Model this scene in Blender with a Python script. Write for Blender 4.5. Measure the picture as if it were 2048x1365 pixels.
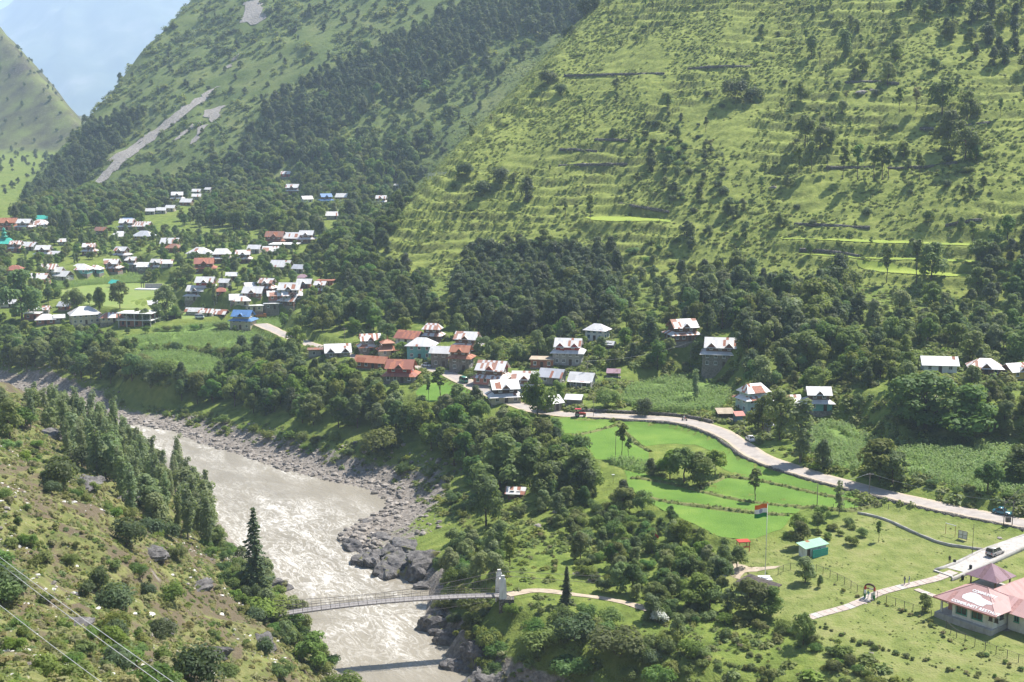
import bpy, bmesh, math, random
import numpy as np
from mathutils import Vector, Matrix
from mathutils.geometry import delaunay_2d_cdt

for o in list(bpy.data.objects):
    bpy.data.objects.remove(o, do_unlink=True)
scene = bpy.context.scene
COL = scene.collection
R = math.radians

# ------------------------------------------------------------------ camera
CAM_Z = 100.0
PITCH = 9.3
FPX = 2472.0                       # focal length in photograph pixels (2048 wide)
cam_d = bpy.data.cameras.new('camera')
cam = bpy.data.objects.new('camera', cam_d)
COL.objects.link(cam)
cam.location = (0, 0, CAM_Z)
cam.rotation_euler = (R(90 - PITCH), 0, 0)
cam_d.sensor_width = 36.0
cam_d.lens = 36.0 * FPX / 2048.0
cam_d.clip_start = 0.5
cam_d.clip_end = 60000
scene.camera = cam

# ------------------------------------------------------------------ sky, sun, exposure
SUN_EL = 57.0
SUN_DIR = Vector((0.80 * math.cos(R(SUN_EL)), 0.60 * math.cos(R(SUN_EL)), math.sin(R(SUN_EL))))
world = bpy.data.worlds.new('World')
scene.world = world
world.use_nodes = True
wn = world.node_tree
wn.nodes.clear()
sky = wn.nodes.new('ShaderNodeTexSky')
sky.sky_type = 'NISHITA'
sky.sun_disc = False
sky.sun_elevation = R(SUN_EL)
sky.sun_rotation = math.atan2(SUN_DIR.x, SUN_DIR.y)
sky.altitude = 2000
sky.air_density = 1.0
sky.dust_density = 2.0
bg = wn.nodes.new('ShaderNodeBackground')
bg.inputs[1].default_value = 0.10
wo = wn.nodes.new('ShaderNodeOutputWorld')
wn.links.new(sky.outputs[0], bg.inputs[0])
wn.links.new(bg.outputs[0], wo.inputs[0])
sun_d = bpy.data.lights.new('sun', 'SUN')
sun_d.energy = 5.0
sun_d.angle = R(0.53)
sun_d.color = (1.0, 0.95, 0.87)
sun = bpy.data.objects.new('sun', sun_d)
COL.objects.link(sun)
sun.rotation_euler = SUN_DIR.to_track_quat('Z', 'Y').to_euler()
scene.view_settings.view_transform = 'Standard'
scene.view_settings.look = 'None'
scene.view_settings.gamma = 1.0
scene.view_settings.use_curve_mapping = False
scene.view_settings.exposure = 1.1
scene.cycles.max_bounces = 6
scene.cycles.diffuse_bounces = 3
scene.cycles.transmission_bounces = 4
scene.cycles.volume_bounces = 2
scene.cycles.transparent_max_bounces = 6

# ------------------------------------------------------------------ pixel <-> world (photograph pixels, for measuring)
cp, sp = math.cos(R(PITCH)), math.sin(R(PITCH))
def ray(px, py):
    u = (px - 1024.0) / FPX
    v = (682.5 - py) / FPX
    return np.array((u, cp + v * sp, -sp + v * cp))
def P(px, py, z):
    d = ray(px, py)
    t = (z - CAM_Z) / d[2]
    return (d[0] * t, d[1] * t, z)
def project(x, y, z):
    x = np.asarray(x, float); y = np.asarray(y, float); zz = np.asarray(z, float) - CAM_Z
    dep = y * cp - zz * sp
    up = y * sp + zz * cp
    dep = np.where(dep < 1e-3, 1e-3, dep)
    return 1024.0 + FPX * x / dep, 682.5 - FPX * up / dep, dep

# ------------------------------------------------------------------ noise
def _hash(ix, iy, seed):
    n = (ix.astype(np.int64) * 374761393 + iy.astype(np.int64) * 668265263 + seed * 1442695041) & 0xffffffff
    n = ((n ^ (n >> 13)) * 1274126177) & 0xffffffff
    n = (n ^ (n >> 16)) & 0xffffffff
    return n.astype(np.float64) / 4294967295.0
def vnoise(x, y, seed=0):
    x = np.asarray(x, float); y = np.asarray(y, float)
    ix = np.floor(x); iy = np.floor(y)
    fx = x - ix; fy = y - iy
    fx = fx * fx * fx * (fx * (fx * 6 - 15) + 10); fy = fy * fy * fy * (fy * (fy * 6 - 15) + 10)
    a = _hash(ix, iy, seed); b = _hash(ix + 1, iy, seed); c = _hash(ix, iy + 1, seed); d = _hash(ix + 1, iy + 1, seed)
    return (a + (b - a) * fx) * (1 - fy) + (c + (d - c) * fx) * fy
def fbm(x, y, seed=0, octv=4, gain=0.5):
    s = 0; a = 1; t = 0
    for i in range(octv):
        s = s + a * (vnoise(x * 2 ** i + 17.3 * i, y * 2 ** i - 9.1 * i, seed + i) * 2 - 1)
        t += a; a *= gain
    return s / t
def sstep(a, b, x):
    t = np.clip((x - a) / (b - a), 0, 1)
    return t * t * (3 - 2 * t)
def smax(a, b, k):
    h = np.clip(0.5 + 0.5 * (a - b) / k, 0, 1)
    return b + (a - b) * h + k * h * (1 - h)
def smin(a, b, k):
    return -smax(-a, -b, k)
def seg_dist(X, Y, pts):
    """distance to a polyline, the parameter (point index) of the foot and the signed side"""
    best = np.full(np.shape(X), 1e9); par = np.zeros(np.shape(X)); side = np.zeros(np.shape(X))
    for i in range(len(pts) - 1):
        ax, ay = pts[i][0], pts[i][1]; bx, by = pts[i + 1][0], pts[i + 1][1]
        dx, dy = bx - ax, by - ay
        L2 = dx * dx + dy * dy + 1e-9
        t = np.clip(((X - ax) * dx + (Y - ay) * dy) / L2, 0, 1)
        ex = X - (ax + t * dx); ey = Y - (ay + t * dy)
        d = np.hypot(ex, ey)
        m = d < best
        best = np.where(m, d, best); par = np.where(m, i + t, par)
        side = np.where(m, dx * (Y - ay) - dy * (X - ax), side)
    return best, par, side
def inside(X, Y, poly):
    r = np.zeros(np.shape(X), bool)
    n = len(poly); j = n - 1
    for i in range(n):
        xi, yi = poly[i][0], poly[i][1]; xj, yj = poly[j][0], poly[j][1]
        if yi != yj:
            r ^= ((yi > Y) != (yj > Y)) & (X < (xj - xi) * (Y - yi) / (yj - yi) + xi)
        j = i
    return r

# ------------------------------------------------------------------ terrain data (measured from the photograph)
RIVER_R = [(-520, 728), (-300, 742), (-100, 762), (60, 785), (140, 812), (180, 838), (260, 850), (340, 862), (400, 888), (480, 912), (560, 940),
           (650, 962), (720, 975), (765, 1000), (772, 1016), (738, 1034), (706, 1050), (676, 1076), (684, 1094), (722, 1098), (728, 1118),
           (770, 1136), (830, 1162), (862, 1182), (856, 1215), (848, 1236), (872, 1264), (908, 1292), (890, 1310), (922, 1330), (958, 1342),
           (975, 1365), (1010, 1420), (1100, 1600), (1180, 1800)]
RIVER_L = [(-900, 770), (-500, 775), (-250, 792), (0, 818), (150, 850), (262, 900), (360, 965), (430, 1035), (474, 1095), (520, 1160), (556, 1172),
           (552, 1204), (600, 1262), (648, 1310), (690, 1365), (740, 1450), (850, 1650), (930, 1850)]
RR = [P(a, b, 0) for a, b in RIVER_R]
RL = [P(a, b, 0) for a, b in RIVER_L]
RIVER_POLY = RR + RL[::-1]

CTRL = [  # px, py, height
    (1010, 1190, 11.2), (1150, 1190, 11), (1230, 1200, 11), (1100, 1130, 11.5), (1000, 1060, 9.5), (1050, 1000, 12.5), (950, 1080, 7.5), (900, 1150, 8),
    (955, 1250, 8.5), (1000, 1300, 8), (1100, 1260, 9.5), (1300, 1310, 9.5), (1500, 1320, 10.5), (1700, 1330, 12), (2000, 1345, 13.5), (1500, 1240, 12.5),
    (1640, 1232, 13), (1740, 1190, 14), (1815, 1165, 14.5), (1960, 1225, 14.5), (1990, 1108, 15.6), (2048, 1070, 16.8), (2048, 1046, 17.5),
    (1530, 1155, 13.5), (1630, 1110, 15), (1540, 1100, 14), (1400, 1130, 12.5), (1300, 1090, 12.5), (1200, 1060, 12.5),
    (1330, 1040, 15), (1500, 1060, 15.2), (1700, 1030, 16.2), (1280, 930, 16.6), (1200, 880, 17.2), (1400, 890, 17), (1160, 845, 17.8),
    (1160, 830, 18.5), (1380, 842, 19), (1500, 900, 18.8), (1620, 948, 18.2), (1800, 994, 18), (1960, 1028, 17.6),
    (1350, 790, 20.2), (1650, 890, 19.8), (1900, 930, 20.5), (1520, 825, 20.5), (1640, 835, 22), (1430, 735, 27), (1360, 700, 30), (1985, 752, 31), (1870, 745, 32),
    (1750, 800, 29), (1130, 735, 23), (1200, 685, 28), (1260, 740, 23), (900, 740, 20.5), (940, 770, 19.8), (800, 705, 22), (650, 712, 21.5), (880, 790, 18.5),
    (1000, 790, 19), (1100, 800, 19.5), (760, 752, 19.5), (400, 690, 14.5), (350, 730, 12.8), (480, 660, 16.5), (200, 650, 15.5), (80, 655, 15),
    (600, 880, 4.5), (600, 830, 10), (700, 860, 9.5), (720, 800, 15), (850, 900, 8), (900, 850, 14), (1000, 840, 17), (1000, 940, 10.5), (1080, 900, 14), (860, 1000, 3.5),
    (920, 980, 6), (450, 830, 4), (450, 775, 8), (300, 810, 2.5), (230, 770, 5), (250, 740, 8), (100, 720, 9), (40, 745, 3.5), (560, 900, 2), (740, 930, 3),
    (480, 885, 1.6), (380, 850, 1.5), (620, 930, 1.6), (790, 990, 2), (830, 1060, 3.0), (900, 1080, 4.5),
    (200, 580, 24.5), (200, 490, 36), (400, 600, 24), (400, 520, 33), (560, 600, 26), (600, 540, 32), (60, 600, 22.5), (60, 500, 35), (20, 440, 44), (640, 620, 26),
    (300, 425, 48), (600, 440, 47), (700, 400, 55), (600, 480, 41), (690, 560, 32), (720, 640, 26)]
WCTRL = [(-700, 1250, 60), (-500, 1150, 56), (-100, 1000, 56), (300, 470, 42), (330, 380, 36), (260, 330, 26), (250, 250, 18), (200, 170, 13), (120, 130, 10), (40, 120, 7),
         (-480, 700, 22), (-700, 850, 30), (-520, 560, 8), (400, 600, 60), (100, 700, 55), (-900, 1600, 70)]
def tps(ctrl, X, Y, lam=0.02):
    c = np.array(ctrl, float); n = len(c); S = 100.0
    cx, cy, cz = c[:, 0] / S, c[:, 1] / S, c[:, 2]
    def phi(r2):
        return 0.5 * r2 * np.log(r2 + 1e-12)
    A = np.zeros((n + 3, n + 3))
    A[:n, :n] = phi((cx[:, None] - cx) ** 2 + (cy[:, None] - cy) ** 2) + lam * np.eye(n)
    A[:n, n] = 1; A[:n, n + 1] = cx; A[:n, n + 2] = cy
    A[n, :n] = 1; A[n + 1, :n] = cx; A[n + 2, :n] = cy
    w = np.linalg.solve(A, np.concatenate((cz, np.zeros(3))))
    out = np.full(X.shape, w[n]) + w[n + 1] * X / S + w[n + 2] * Y / S
    for i in range(n):
        out += w[i] * phi((X / S - cx[i]) ** 2 + (Y / S - cy[i]) ** 2)
    return out

# roads and paths: px, py, height
ROAD = [(520, 648, 17.5), (600, 682, 19.2), (700, 712, 20.3), (760, 722, 20.6), (840, 737, 20.4), (885, 744, 20.2), (935, 766, 19.8), (985, 790, 19.2), (1060, 818, 18.8), (1130, 829, 18.6), (1180, 830, 18.6),
        (1260, 834, 18.8), (1330, 838, 18.9), (1385, 846, 19.0), (1440, 864, 18.9), (1478, 886, 18.8), (1510, 909, 18.6), (1560, 930, 18.4),
        (1650, 957, 18.2), (1760, 985, 18.0), (1870, 1011, 17.8), (1960, 1030, 17.6), (2060, 1050, 17.4), (2200, 1085, 17.3), (2400, 1130, 17.2)]
DRIVE = [(2090, 1068, 17.0), (2040, 1084, 16.4), (1990, 1107, 15.7), (1940, 1128, 15.2), (1915, 1142, 15.0)]
WALK = [(1908, 1144, 15.0), (1870, 1159, 14.8), (1815, 1172, 14.5), (1760, 1186, 14.2), (1738, 1196, 14.0), (1700, 1213, 13.4), (1660, 1224, 13.1), (1618, 1236, 12.9)]
WALK2 = [(1815, 1172, 14.5), (1850, 1186, 14.5), (1884, 1198, 14.6), (1905, 1208, 14.6)]
BPATH = [(1016, 1191, 11.3), (1060, 1182, 11.2), (1100, 1183, 11.0), (1150, 1190, 11.0), (1200, 1196, 11.0), (1250, 1206, 11.1), (1300, 1220, 11.3)]
def W3(l):
    return [P(*p) for p in l]
def smooth_line(pts, step):
    """Catmull-Rom through the points, resampled"""
    p = np.array(pts, float)
    p = np.vstack((2 * p[0] - p[1], p, 2 * p[-1] - p[-2]))
    out = []
    for i in range(1, len(p) - 2):
        n = max(2, int(np.linalg.norm(p[i + 1] - p[i]) / step))
        for k in range(n):
            t = k / n
            out.append(0.5 * ((2 * p[i]) + (-p[i - 1] + p[i + 1]) * t + (2 * p[i - 1] - 5 * p[i] + 4 * p[i + 1] - p[i + 2]) * t * t
                              + (-p[i - 1] + 3 * p[i] - 3 * p[i + 1] + p[i + 2]) * t ** 3))
    out.append(p[-2])
    return [tuple(q) for q in out]
ROADW = smooth_line(W3(ROAD), 4.0)
DRIVEW = smooth_line(W3(DRIVE), 3.0)
WALKW = smooth_line(W3(WALK), 2.0)
WALK2W = smooth_line(W3(WALK2), 2.0)
BPATHW = smooth_line(W3(BPATH), 2.0)

FIELDS = [  # name, kind, height, outline in photograph pixels
    ('paddy_field', 'paddy', 17.7, [(1116, 842), (1140, 838), (1165, 836), (1200, 840), (1230, 848), (1190, 860), (1150, 869), (1128, 873)]),
    ('paddy_field', 'paddy', 17.3, [(1136, 877), (1165, 871), (1200, 862), (1233, 853), (1248, 868), (1272, 892), (1300, 906), (1296, 922), (1240, 918), (1190, 917), (1150, 905)]),
    ('paddy_field', 'paddy', 17.4, [(1242, 850), (1290, 846), (1340, 849), (1390, 857), (1430, 872), (1462, 893), (1490, 915), (1530, 938), (1600, 962), (1690, 988), (1740, 1004), (1700, 1004), (1620, 984), (1540, 966), (1470, 950), (1440, 935), (1430, 905), (1390, 890), (1330, 888), (1290, 894), (1262, 872)]),
    ('paddy_field', 'paddy', 16.8, [(1404, 976), (1450, 956), (1500, 962), (1560, 974), (1640, 992), (1700, 1009), (1740, 1011), (1700, 1018), (1620, 1012), (1540, 1000), (1470, 988)]),
    ('paddy_field', 'paddy', 16.2, [(1246, 946), (1290, 954), (1350, 964), (1400, 980), (1470, 993), (1540, 1005), (1600, 1014), (1596, 1026), (1540, 1026), (1470, 1020), (1380, 1010), (1300, 994), (1262, 985)]),
    ('paddy_field', 'paddy', 15.8, [(1275, 992), (1300, 999), (1380, 1015), (1470, 1026), (1540, 1032), (1585, 1032), (1560, 1060), (1500, 1080), (1440, 1075), (1390, 1050), (1330, 1022)]),
    ('paddy_field', 'paddy', 18.7, [(828, 785), (868, 754), (900, 764), (930, 780), (948, 793), (910, 802), (850, 806)]),
    ('bean_field', 'maize', 16.9, [(1216, 925), (1240, 921), (1290, 926), (1300, 940), (1290, 949), (1240, 936)]),
    ('maize_field', 'maize', 14.5, [(246, 676), (330, 668), (420, 662), (470, 668), (548, 660), (566, 688), (520, 698), (470, 706), (380, 698), (270, 697)]),
    ('maize_field', 'maize', 13.2, [(258, 712), (330, 703), (390, 708), (444, 724), (430, 746), (350, 752), (282, 738)]),
    ('maize_field', 'maize', 15.6, [(300, 660), (400, 650), (540, 640), (600, 640), (590, 652), (540, 655), (420, 658), (320, 665)]),
    ('meadow', 'meadow', 22.6, [(105, 584), (180, 572), (260, 566), (335, 568), (345, 590), (370, 596), (340, 616), (250, 618), (150, 606)]),
    ('maize_field', 'maize', 23.0, [(100, 580), (110, 566), (180, 562), (270, 548), (300, 556), (290, 566), (180, 571)]),
    ('meadow', 'meadow', 15.6, [(300, 632), (350, 620), (440, 632), (440, 640), (330, 647)]),
    ('maize_field', 'maize', 19.8, [(1236, 806), (1256, 776), (1300, 764), (1380, 752), (1440, 768), (1466, 792), (1440, 820), (1380, 828), (1300, 824)]),
    ('maize_field', 'maize', 19.2, [(1606, 880), (1640, 846), (1690, 850), (1730, 870), (1750, 905), (1716, 946), (1650, 934)]),
    ('maize_field', 'maize', 20.0, [(1790, 905), (1860, 884), (1950, 886), (2060, 906), (2100, 1000), (1990, 990), (1900, 972), (1820, 950)]),
    ('millet_terrace', 'millet', None, [(1168, 438), (1200, 428), (1260, 424), (1340, 432), (1342, 448), (1260, 452), (1180, 454)]),
    ('millet_terrace', 'millet', None, [(1560, 478), (1640, 478), (1760, 480), (1880, 482), (1990, 480), (1990, 490), (1880, 494), (1700, 490), (1562, 486)]),
    ('millet_terrace', 'millet', None, [(1712, 524), (1760, 530), (1840, 540), (1960, 552), (1960, 562), (1860, 562), (1760, 552), (1716, 536)]),
    ('millet_terrace', 'millet', None, [(1600, 508), (1700, 512), (1900, 514), (2040, 520), (2040, 532), (1900, 526), (1720, 520), (1610, 516)]),
]
RL = RL[:-3] + [(-22, 188, 0), (12, 160, 0), (85, 122, 0), (210, 84, 0), (420, 40, 0), (900, -60, 0)]
RR = RR[:-3] + [(28, 192, 0), (100, 162, 0), (225, 128, 0), (430, 88, 0), (920, -20, 0)]
RIVER_POLY = RR + RL[::-1]
def axis(segs):
    """[(start, end, step0, step1)...] -> coordinates"""
    out = [segs[0][0]]
    for a, b, s0, s1 in segs:
        v = a
        while v < b - 1e-6:
            f = (v - a) / (b - a)
            v += s0 + (s1 - s0) * f
            out.append(min(v, b))
    return np.unique(np.array(out))
GX = axis([(-2600, -1100, 90, 30), (-1100, -560, 12, 5), (-560, -190, 4, 2.0), (-190, 320, 1.45, 1.45), (320, 460, 2, 6), (460, 1600, 8, 80)])
GY = axis([(-40, 50, 6, 2), (50, 520, 1.35, 1.35), (520, 850, 1.5, 1.7), (850, 1500, 3.0, 4.0), (1500, 2200, 6, 14), (2200, 3600, 20, 80)])
X, Y = np.meshgrid(GX, GY)
ctrl = [P(*c) for c in CTRL] + WCTRL
Zv = tps(ctrl, X, Y)
Zv = np.clip(Zv, 0.6, 95)
Zv += 0.5 * fbm(X / 14, Y / 14, 3) * sstep(0, 12, Zv)
inriv = inside(X, Y, RIVER_POLY)
dR, pR, _ = seg_dist(X, Y, RR)
dL, pL, _ = seg_dist(X, Y, RL)
left = (dL < dR) & ~inriv
# right bank: shingle upstream, rock cliff near the bridge
cliff = np.clip((pR - 16.0) / 2.0, 0, 1)
wb = 15.0 * (1 - cliff) + 10.0 * cliff
wb = wb * (1 + 0.35 * fbm(X / 9, Y / 9, 5))
f = np.clip(dR / wb, 0, 1)
f = np.where(cliff > 0.5, f ** 0.8, f ** 1.3)
jag = np.abs(fbm(X / 5, Y / 5, 8, 4)) * 3.0 * cliff * sstep(0, 2, dR) * sstep(9, 3, dR)
Zr = 0.15 + (Zv - 0.15) * f + jag
# left bank: the steep slope the camera stands on
Dprof = [0, 2, 5, 12, 25, 40, 60, 80, 100, 115, 130, 137, 141, 145, 150, 180, 320, 900]
Zprof = [0.2, 2.5, 5.5, 11, 21, 32, 43, 53, 61, 67, 73, 77, 84, 96, 98.2, 101, 180, 420]
Zl = np.interp(dL, Dprof, Zprof)
fold = fbm(X / 26, Y / 26, 21, 3) * 3.2 + fbm(X / 9, Y / 9, 22, 3) * 1.6 + np.abs(fbm(X / 4.2, Y / 4.2, 23, 3)) * 1.5
Zl = Zl * (1 - 0.22 * sstep(190, 330, Y))
Zl = Zl + fold * sstep(2, 14, dL) * sstep(135, 115, dL)
Z = np.where(left, Zl, Zr)
dE = np.minimum(dR, dL)
Z = np.where(inriv, -0.3 - 2.5 * sstep(0, 6, dE), Z)

# --- the terraced hillside (right)
s1 = (X + 77) * 0.537 + (Y - 577) * 0.845
al = (X + 72) * 0.548 + (Y - 624) * 0.837
eA = (X + 72) * -0.837 + (Y - 624) * 0.548
plane1 = 25 + 0.58 * s1 + 10 * fbm(eA / 95, al / 260, 31, 3) * sstep(-20, 120, s1) + 2.5 * fbm(X / 22, Y / 22, 35, 3) * sstep(0, 60, s1)
plane2 = 49 + 0.58 * al - 0.85 * eA + 5 * fbm(X / 40, Y / 40, 36, 3)
hA = smin(plane1, plane2, 14.0)
st = 4.6
tn = 1.15 * fbm(X / 52, Y / 52, 41, 3)
q = hA / st + tn
fr = q - np.floor(q)
tz = (np.floor(q) + sstep(0.62, 0.95, fr) * 0.86 + fr * 0.14) * st - tn * st
tw = (0.18 + 0.68 * sstep(0.38, 0.66, 0.6 * vnoise(X / 48, Y / 48, 43) + 0.4 * vnoise(X / 15, Y / 15, 44))) * sstep(8, 40, s1) * sstep(30, -10, eA)
hA = hA + (tz - hA) * tw
hA += 1.05 * np.abs(fbm(X / 4.5, Y / 3.2, 47, 3)) * sstep(10, 60, s1)
# --- the hillside beyond the village
sB = (X + 366) * 0.43 + (Y - 1087) * 0.90
alB = (X + 442) * 0.24 + (Y - 1099) * 0.97
eB = (X + 442) * -0.97 + (Y - 1099) * 0.24
gB = eB * 0.9 + 0.2 * alB
planeB = 58 + 0.62 * sB + 16 * fbm(gB / 130, alB / 420, 51, 3) * sstep(0, 160, sB) + 5 * fbm(X / 40, Y / 40, 52, 3)
planeB2 = 46 + 0.607 * alB - 1.0 * eB + 12 * fbm(gB / 70, alB / 70, 54, 3)
hB = smin(planeB, planeB2, 18.0)
# --- the sunny hill across the upper valley
alC = (X + 594) * -0.616 + (Y - 1700) * 0.788
eC = (X + 594) * -0.788 + (Y - 1700) * -0.616
hC = smin(124 + 0.40 * alC - 0.62 * eC + 14 * fbm(eC / 120, alC / 160, 61, 4), 124 + 0.44 * alC + 1.15 * eC + 16 * fbm(eC / 60, alC / 60, 62, 4), 10.0)
hC = np.where(Y > 1250, hC, -50)
right = ~left & ~inriv & (dR > 6)
hill = np.maximum(hB, hC)
Z = np.where(right, smax(Z, hA, 9.0), Z)
Z = np.where(right & (Y > 700), smax(Z, hill, 14.0), Z)
Z = np.where(Y > 2300, np.minimum(Z, 100 + (Y - 2300) * 0.05), Z)
HILLA = (hA > Z - 3) & right
HILLB = (hB > Z - 3) & right & (Y > 700) & (hB > hA)

# sampling of the height grid
def _cell(a, v):
    i = np.clip(np.searchsorted(a, v) - 1, 0, len(a) - 2)
    return i, (v - a[i]) / (a[i + 1] - a[i])
def H(x, y):
    x = np.asarray(x, float); y = np.asarray(y, float)
    i, fx = _cell(GX, x); j, fy = _cell(GY, y)
    return (Z[j, i] * (1 - fx) + Z[j, i + 1] * fx) * (1 - fy) + (Z[j + 1, i] * (1 - fx) + Z[j + 1, i + 1] * fx) * fy
def grid_value(A, x, y):
    i, fx = _cell(GX, np.asarray(x, float)); j, fy = _cell(GY, np.asarray(y, float))
    return A[j + (fy > 0.5), i + (fx > 0.5)]
def at(px, py, t0=40.0, t1=2600.0):
    """the point of the ground that the photograph shows at this pixel"""
    d = ray(px, py)
    t = np.concatenate((np.arange(t0, 300, 0.8), np.arange(300, 1000, 1.2), np.arange(1000, t1, 3.0)))
    hz = H(d[0] * t, d[1] * t)
    below = (CAM_Z + d[2] * t) < hz
    if not below.any():
        k = len(t) - 1
    else:
        k = int(np.argmax(below))
    tt = t[k]
    if k > 0:
        lo, hi = t[k - 1], t[k]
        for _ in range(12):
            m = (lo + hi) / 2
            if CAM_Z + d[2] * m < float(H(d[0] * m, d[1] * m)): hi = m
            else: lo = m
        tt = hi
    x, y = d[0] * tt, d[1] * tt
    return float(x), float(y), float(H(x, y))

# flatten fields, roads and paths into the ground
FIELDW = []
for (nm, kind, hz, poly) in FIELDS:
    w = [at(a, b)[:2] if hz is None else P(a, b, hz)[:2] for a, b in poly]
    zz = float(np.mean([H(a, b) for a, b in w])) if hz is None else hz
    FIELDW.append((nm, kind, w, zz))
FMASK = np.zeros(X.shape)
for nm, kind, w, zz in FIELDW:
    x0 = min(a for a, b in w) - 12; x1 = max(a for a, b in w) + 12; y0 = min(b for a, b in w) - 12; y1 = max(b for a, b in w) + 12
    ja, jb = np.searchsorted(GY, (y0, y1)); ia, ib = np.searchsorted(GX, (x0, x1))
    sl = (slice(ja, jb), slice(ia, ib))
    ins = inside(X[sl], Y[sl], w)
    dd, _, _ = seg_dist(X[sl], Y[sl], w + [w[0]])
    rim = 5.0 if kind == 'millet' else (9.0 if kind in ('maize', 'meadow') else 2.6)
    k = np.where(ins, 1.0, sstep(rim, 0.4, dd))
    if kind == 'millet':
        pl = np.polynomial  # a gently tilted terrace bed
        tgt = 0.8 * zz + 0.2 * Z[sl]
    else:
        tgt = zz
    Z[sl] = Z[sl] * (1 - k) + tgt * k
    FMASK[sl] = np.maximum(FMASK[sl], k)
def flatten_line(pts, half, blend):
    p = np.array(pts)
    x0, x1 = p[:, 0].min() - 12, p[:, 0].max() + 12; y0, y1 = p[:, 1].min() - 12, p[:, 1].max() + 12
    ja, jb = np.searchsorted(GY, (y0, y1)); ia, ib = np.searchsorted(GX, (x0, x1))
    sl = (slice(ja, jb), slice(ia, ib))
    dd, par, side = seg_dist(X[sl], Y[sl], pts)
    zr = np.interp(par, np.arange(len(pts)), p[:, 2])
    k = sstep(half + blend, half, dd)
    Z[sl] = Z[sl] * (1 - k) + (zr - 0.02) * k
flatten_line(ROADW, 3.9, 1.6)
flatten_line(DRIVEW, 2.8, 1.5)
flatten_line(WALKW, 1.4, 1.2)
flatten_line(WALK2W, 1.2, 1.0)
flatten_line(BPATHW, 1.3, 1.2)
# a level plot under the bungalow and the lawns round it
def level(px, py, z, r, blend):
    x, y, _ = P(px, py, z)
    d = np.hypot(X - x, Y - y)
    k = sstep(r + blend, r, d)
    Z[:] = Z * (1 - k) + z * k
PXg, PYg, DEPg = project(X, Y, Z)

# ------------------------------------------------------------------ materials
MATS = {}
def nodes_of(name, rough=0.8, spec=0.3):
    m = bpy.data.materials.new(name); m.use_nodes = True
    nt = m.node_tree
    b = nt.nodes['Principled BSDF']
    b.inputs['Roughness'].default_value = rough
    b.inputs['Specular IOR Level'].default_value = spec
    MATS[name] = m
    return m, nt, b
def N(nt, typ, **kw):
    n = nt.nodes.new('ShaderNode' + typ)
    for k, v in kw.items():
        if isinstance(v, tuple) and k.startswith('i_'): n.inputs[k[2:]].default_value = v
        elif k.startswith('i_'): n.inputs[k[2:].replace('_', ' ')].default_value = v
        else: setattr(n, k, v)
    return n
def L(nt, a, b): nt.links.new(a, b)
def noise(nt, vec, scale, detail=4, rough=0.55, dist=0.0):
    n = N(nt, 'TexNoise'); n.inputs['Scale'].default_value = scale; n.inputs['Detail'].default_value = detail
    n.inputs['Roughness'].default_value = rough; n.inputs['Distortion'].default_value = dist
    if vec is not None: L(nt, vec, n.inputs['Vector'])
    return n.outputs['Fac']
def ramp(nt, fac, stops):
    r = N(nt, 'ValToRGB'); e = r.color_ramp.elements
    while len(e) < len(stops): e.new(0.5)
    for i, (p, c) in enumerate(stops):
        e[i].position = p; e[i].color = (*c, 1) if len(c) == 3 else c
    L(nt, fac, r.inputs[0])
    return r.outputs['Color']
def step(nt, fac, a, b):
    r = N(nt, 'MapRange'); r.inputs['From Min'].default_value = a; r.inputs['From Max'].default_value = b
    L(nt, fac, r.inputs['Value'])
    return r.outputs['Result']
def mix(nt, fac, a, b, blend='MIX'):
    m = N(nt, 'Mix', data_type='RGBA', blend_type=blend)
    if hasattr(fac, 'type'): L(nt, fac, m.inputs[0])
    else: m.inputs[0].default_value = fac
    for s, v in ((6, a), (7, b)):
        if hasattr(v, 'type'): L(nt, v, m.inputs[s])
        else: m.inputs[s].default_value = (*v, 1)
    return m.outputs[2]
def math_(nt, op, a, b=None):
    m = N(nt, 'Math', operation=op)
    for i, v in enumerate((a, b)):
        if v is None: continue
        if hasattr(v, 'type'): L(nt, v, m.inputs[i])
        else: m.inputs[i].default_value = v
    return m.outputs[0]
def attr(nt, name):
    a = N(nt, 'Attribute', attribute_name=name)
    return a.outputs['Fac']
def bump(nt, b, h, dist, strength=1.0):
    n = N(nt, 'Bump'); n.inputs['Distance'].default_value = dist; n.inputs['Strength'].default_value = strength
    L(nt, h, n.inputs['Height']); L(nt, n.outputs[0], b.inputs['Normal'])
def geo_pos(nt):
    return N(nt, 'NewGeometry').outputs['Position']
def obj_co(nt):
    return N(nt, 'TexCoord').outputs['Object']
def scaled(nt, vec, sx, sy, sz):
    m = N(nt, 'Mapping'); m.inputs['Scale'].default_value = (sx, sy, sz)
    L(nt, vec, m.inputs['Vector'])
    return m.outputs[0]

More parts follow.
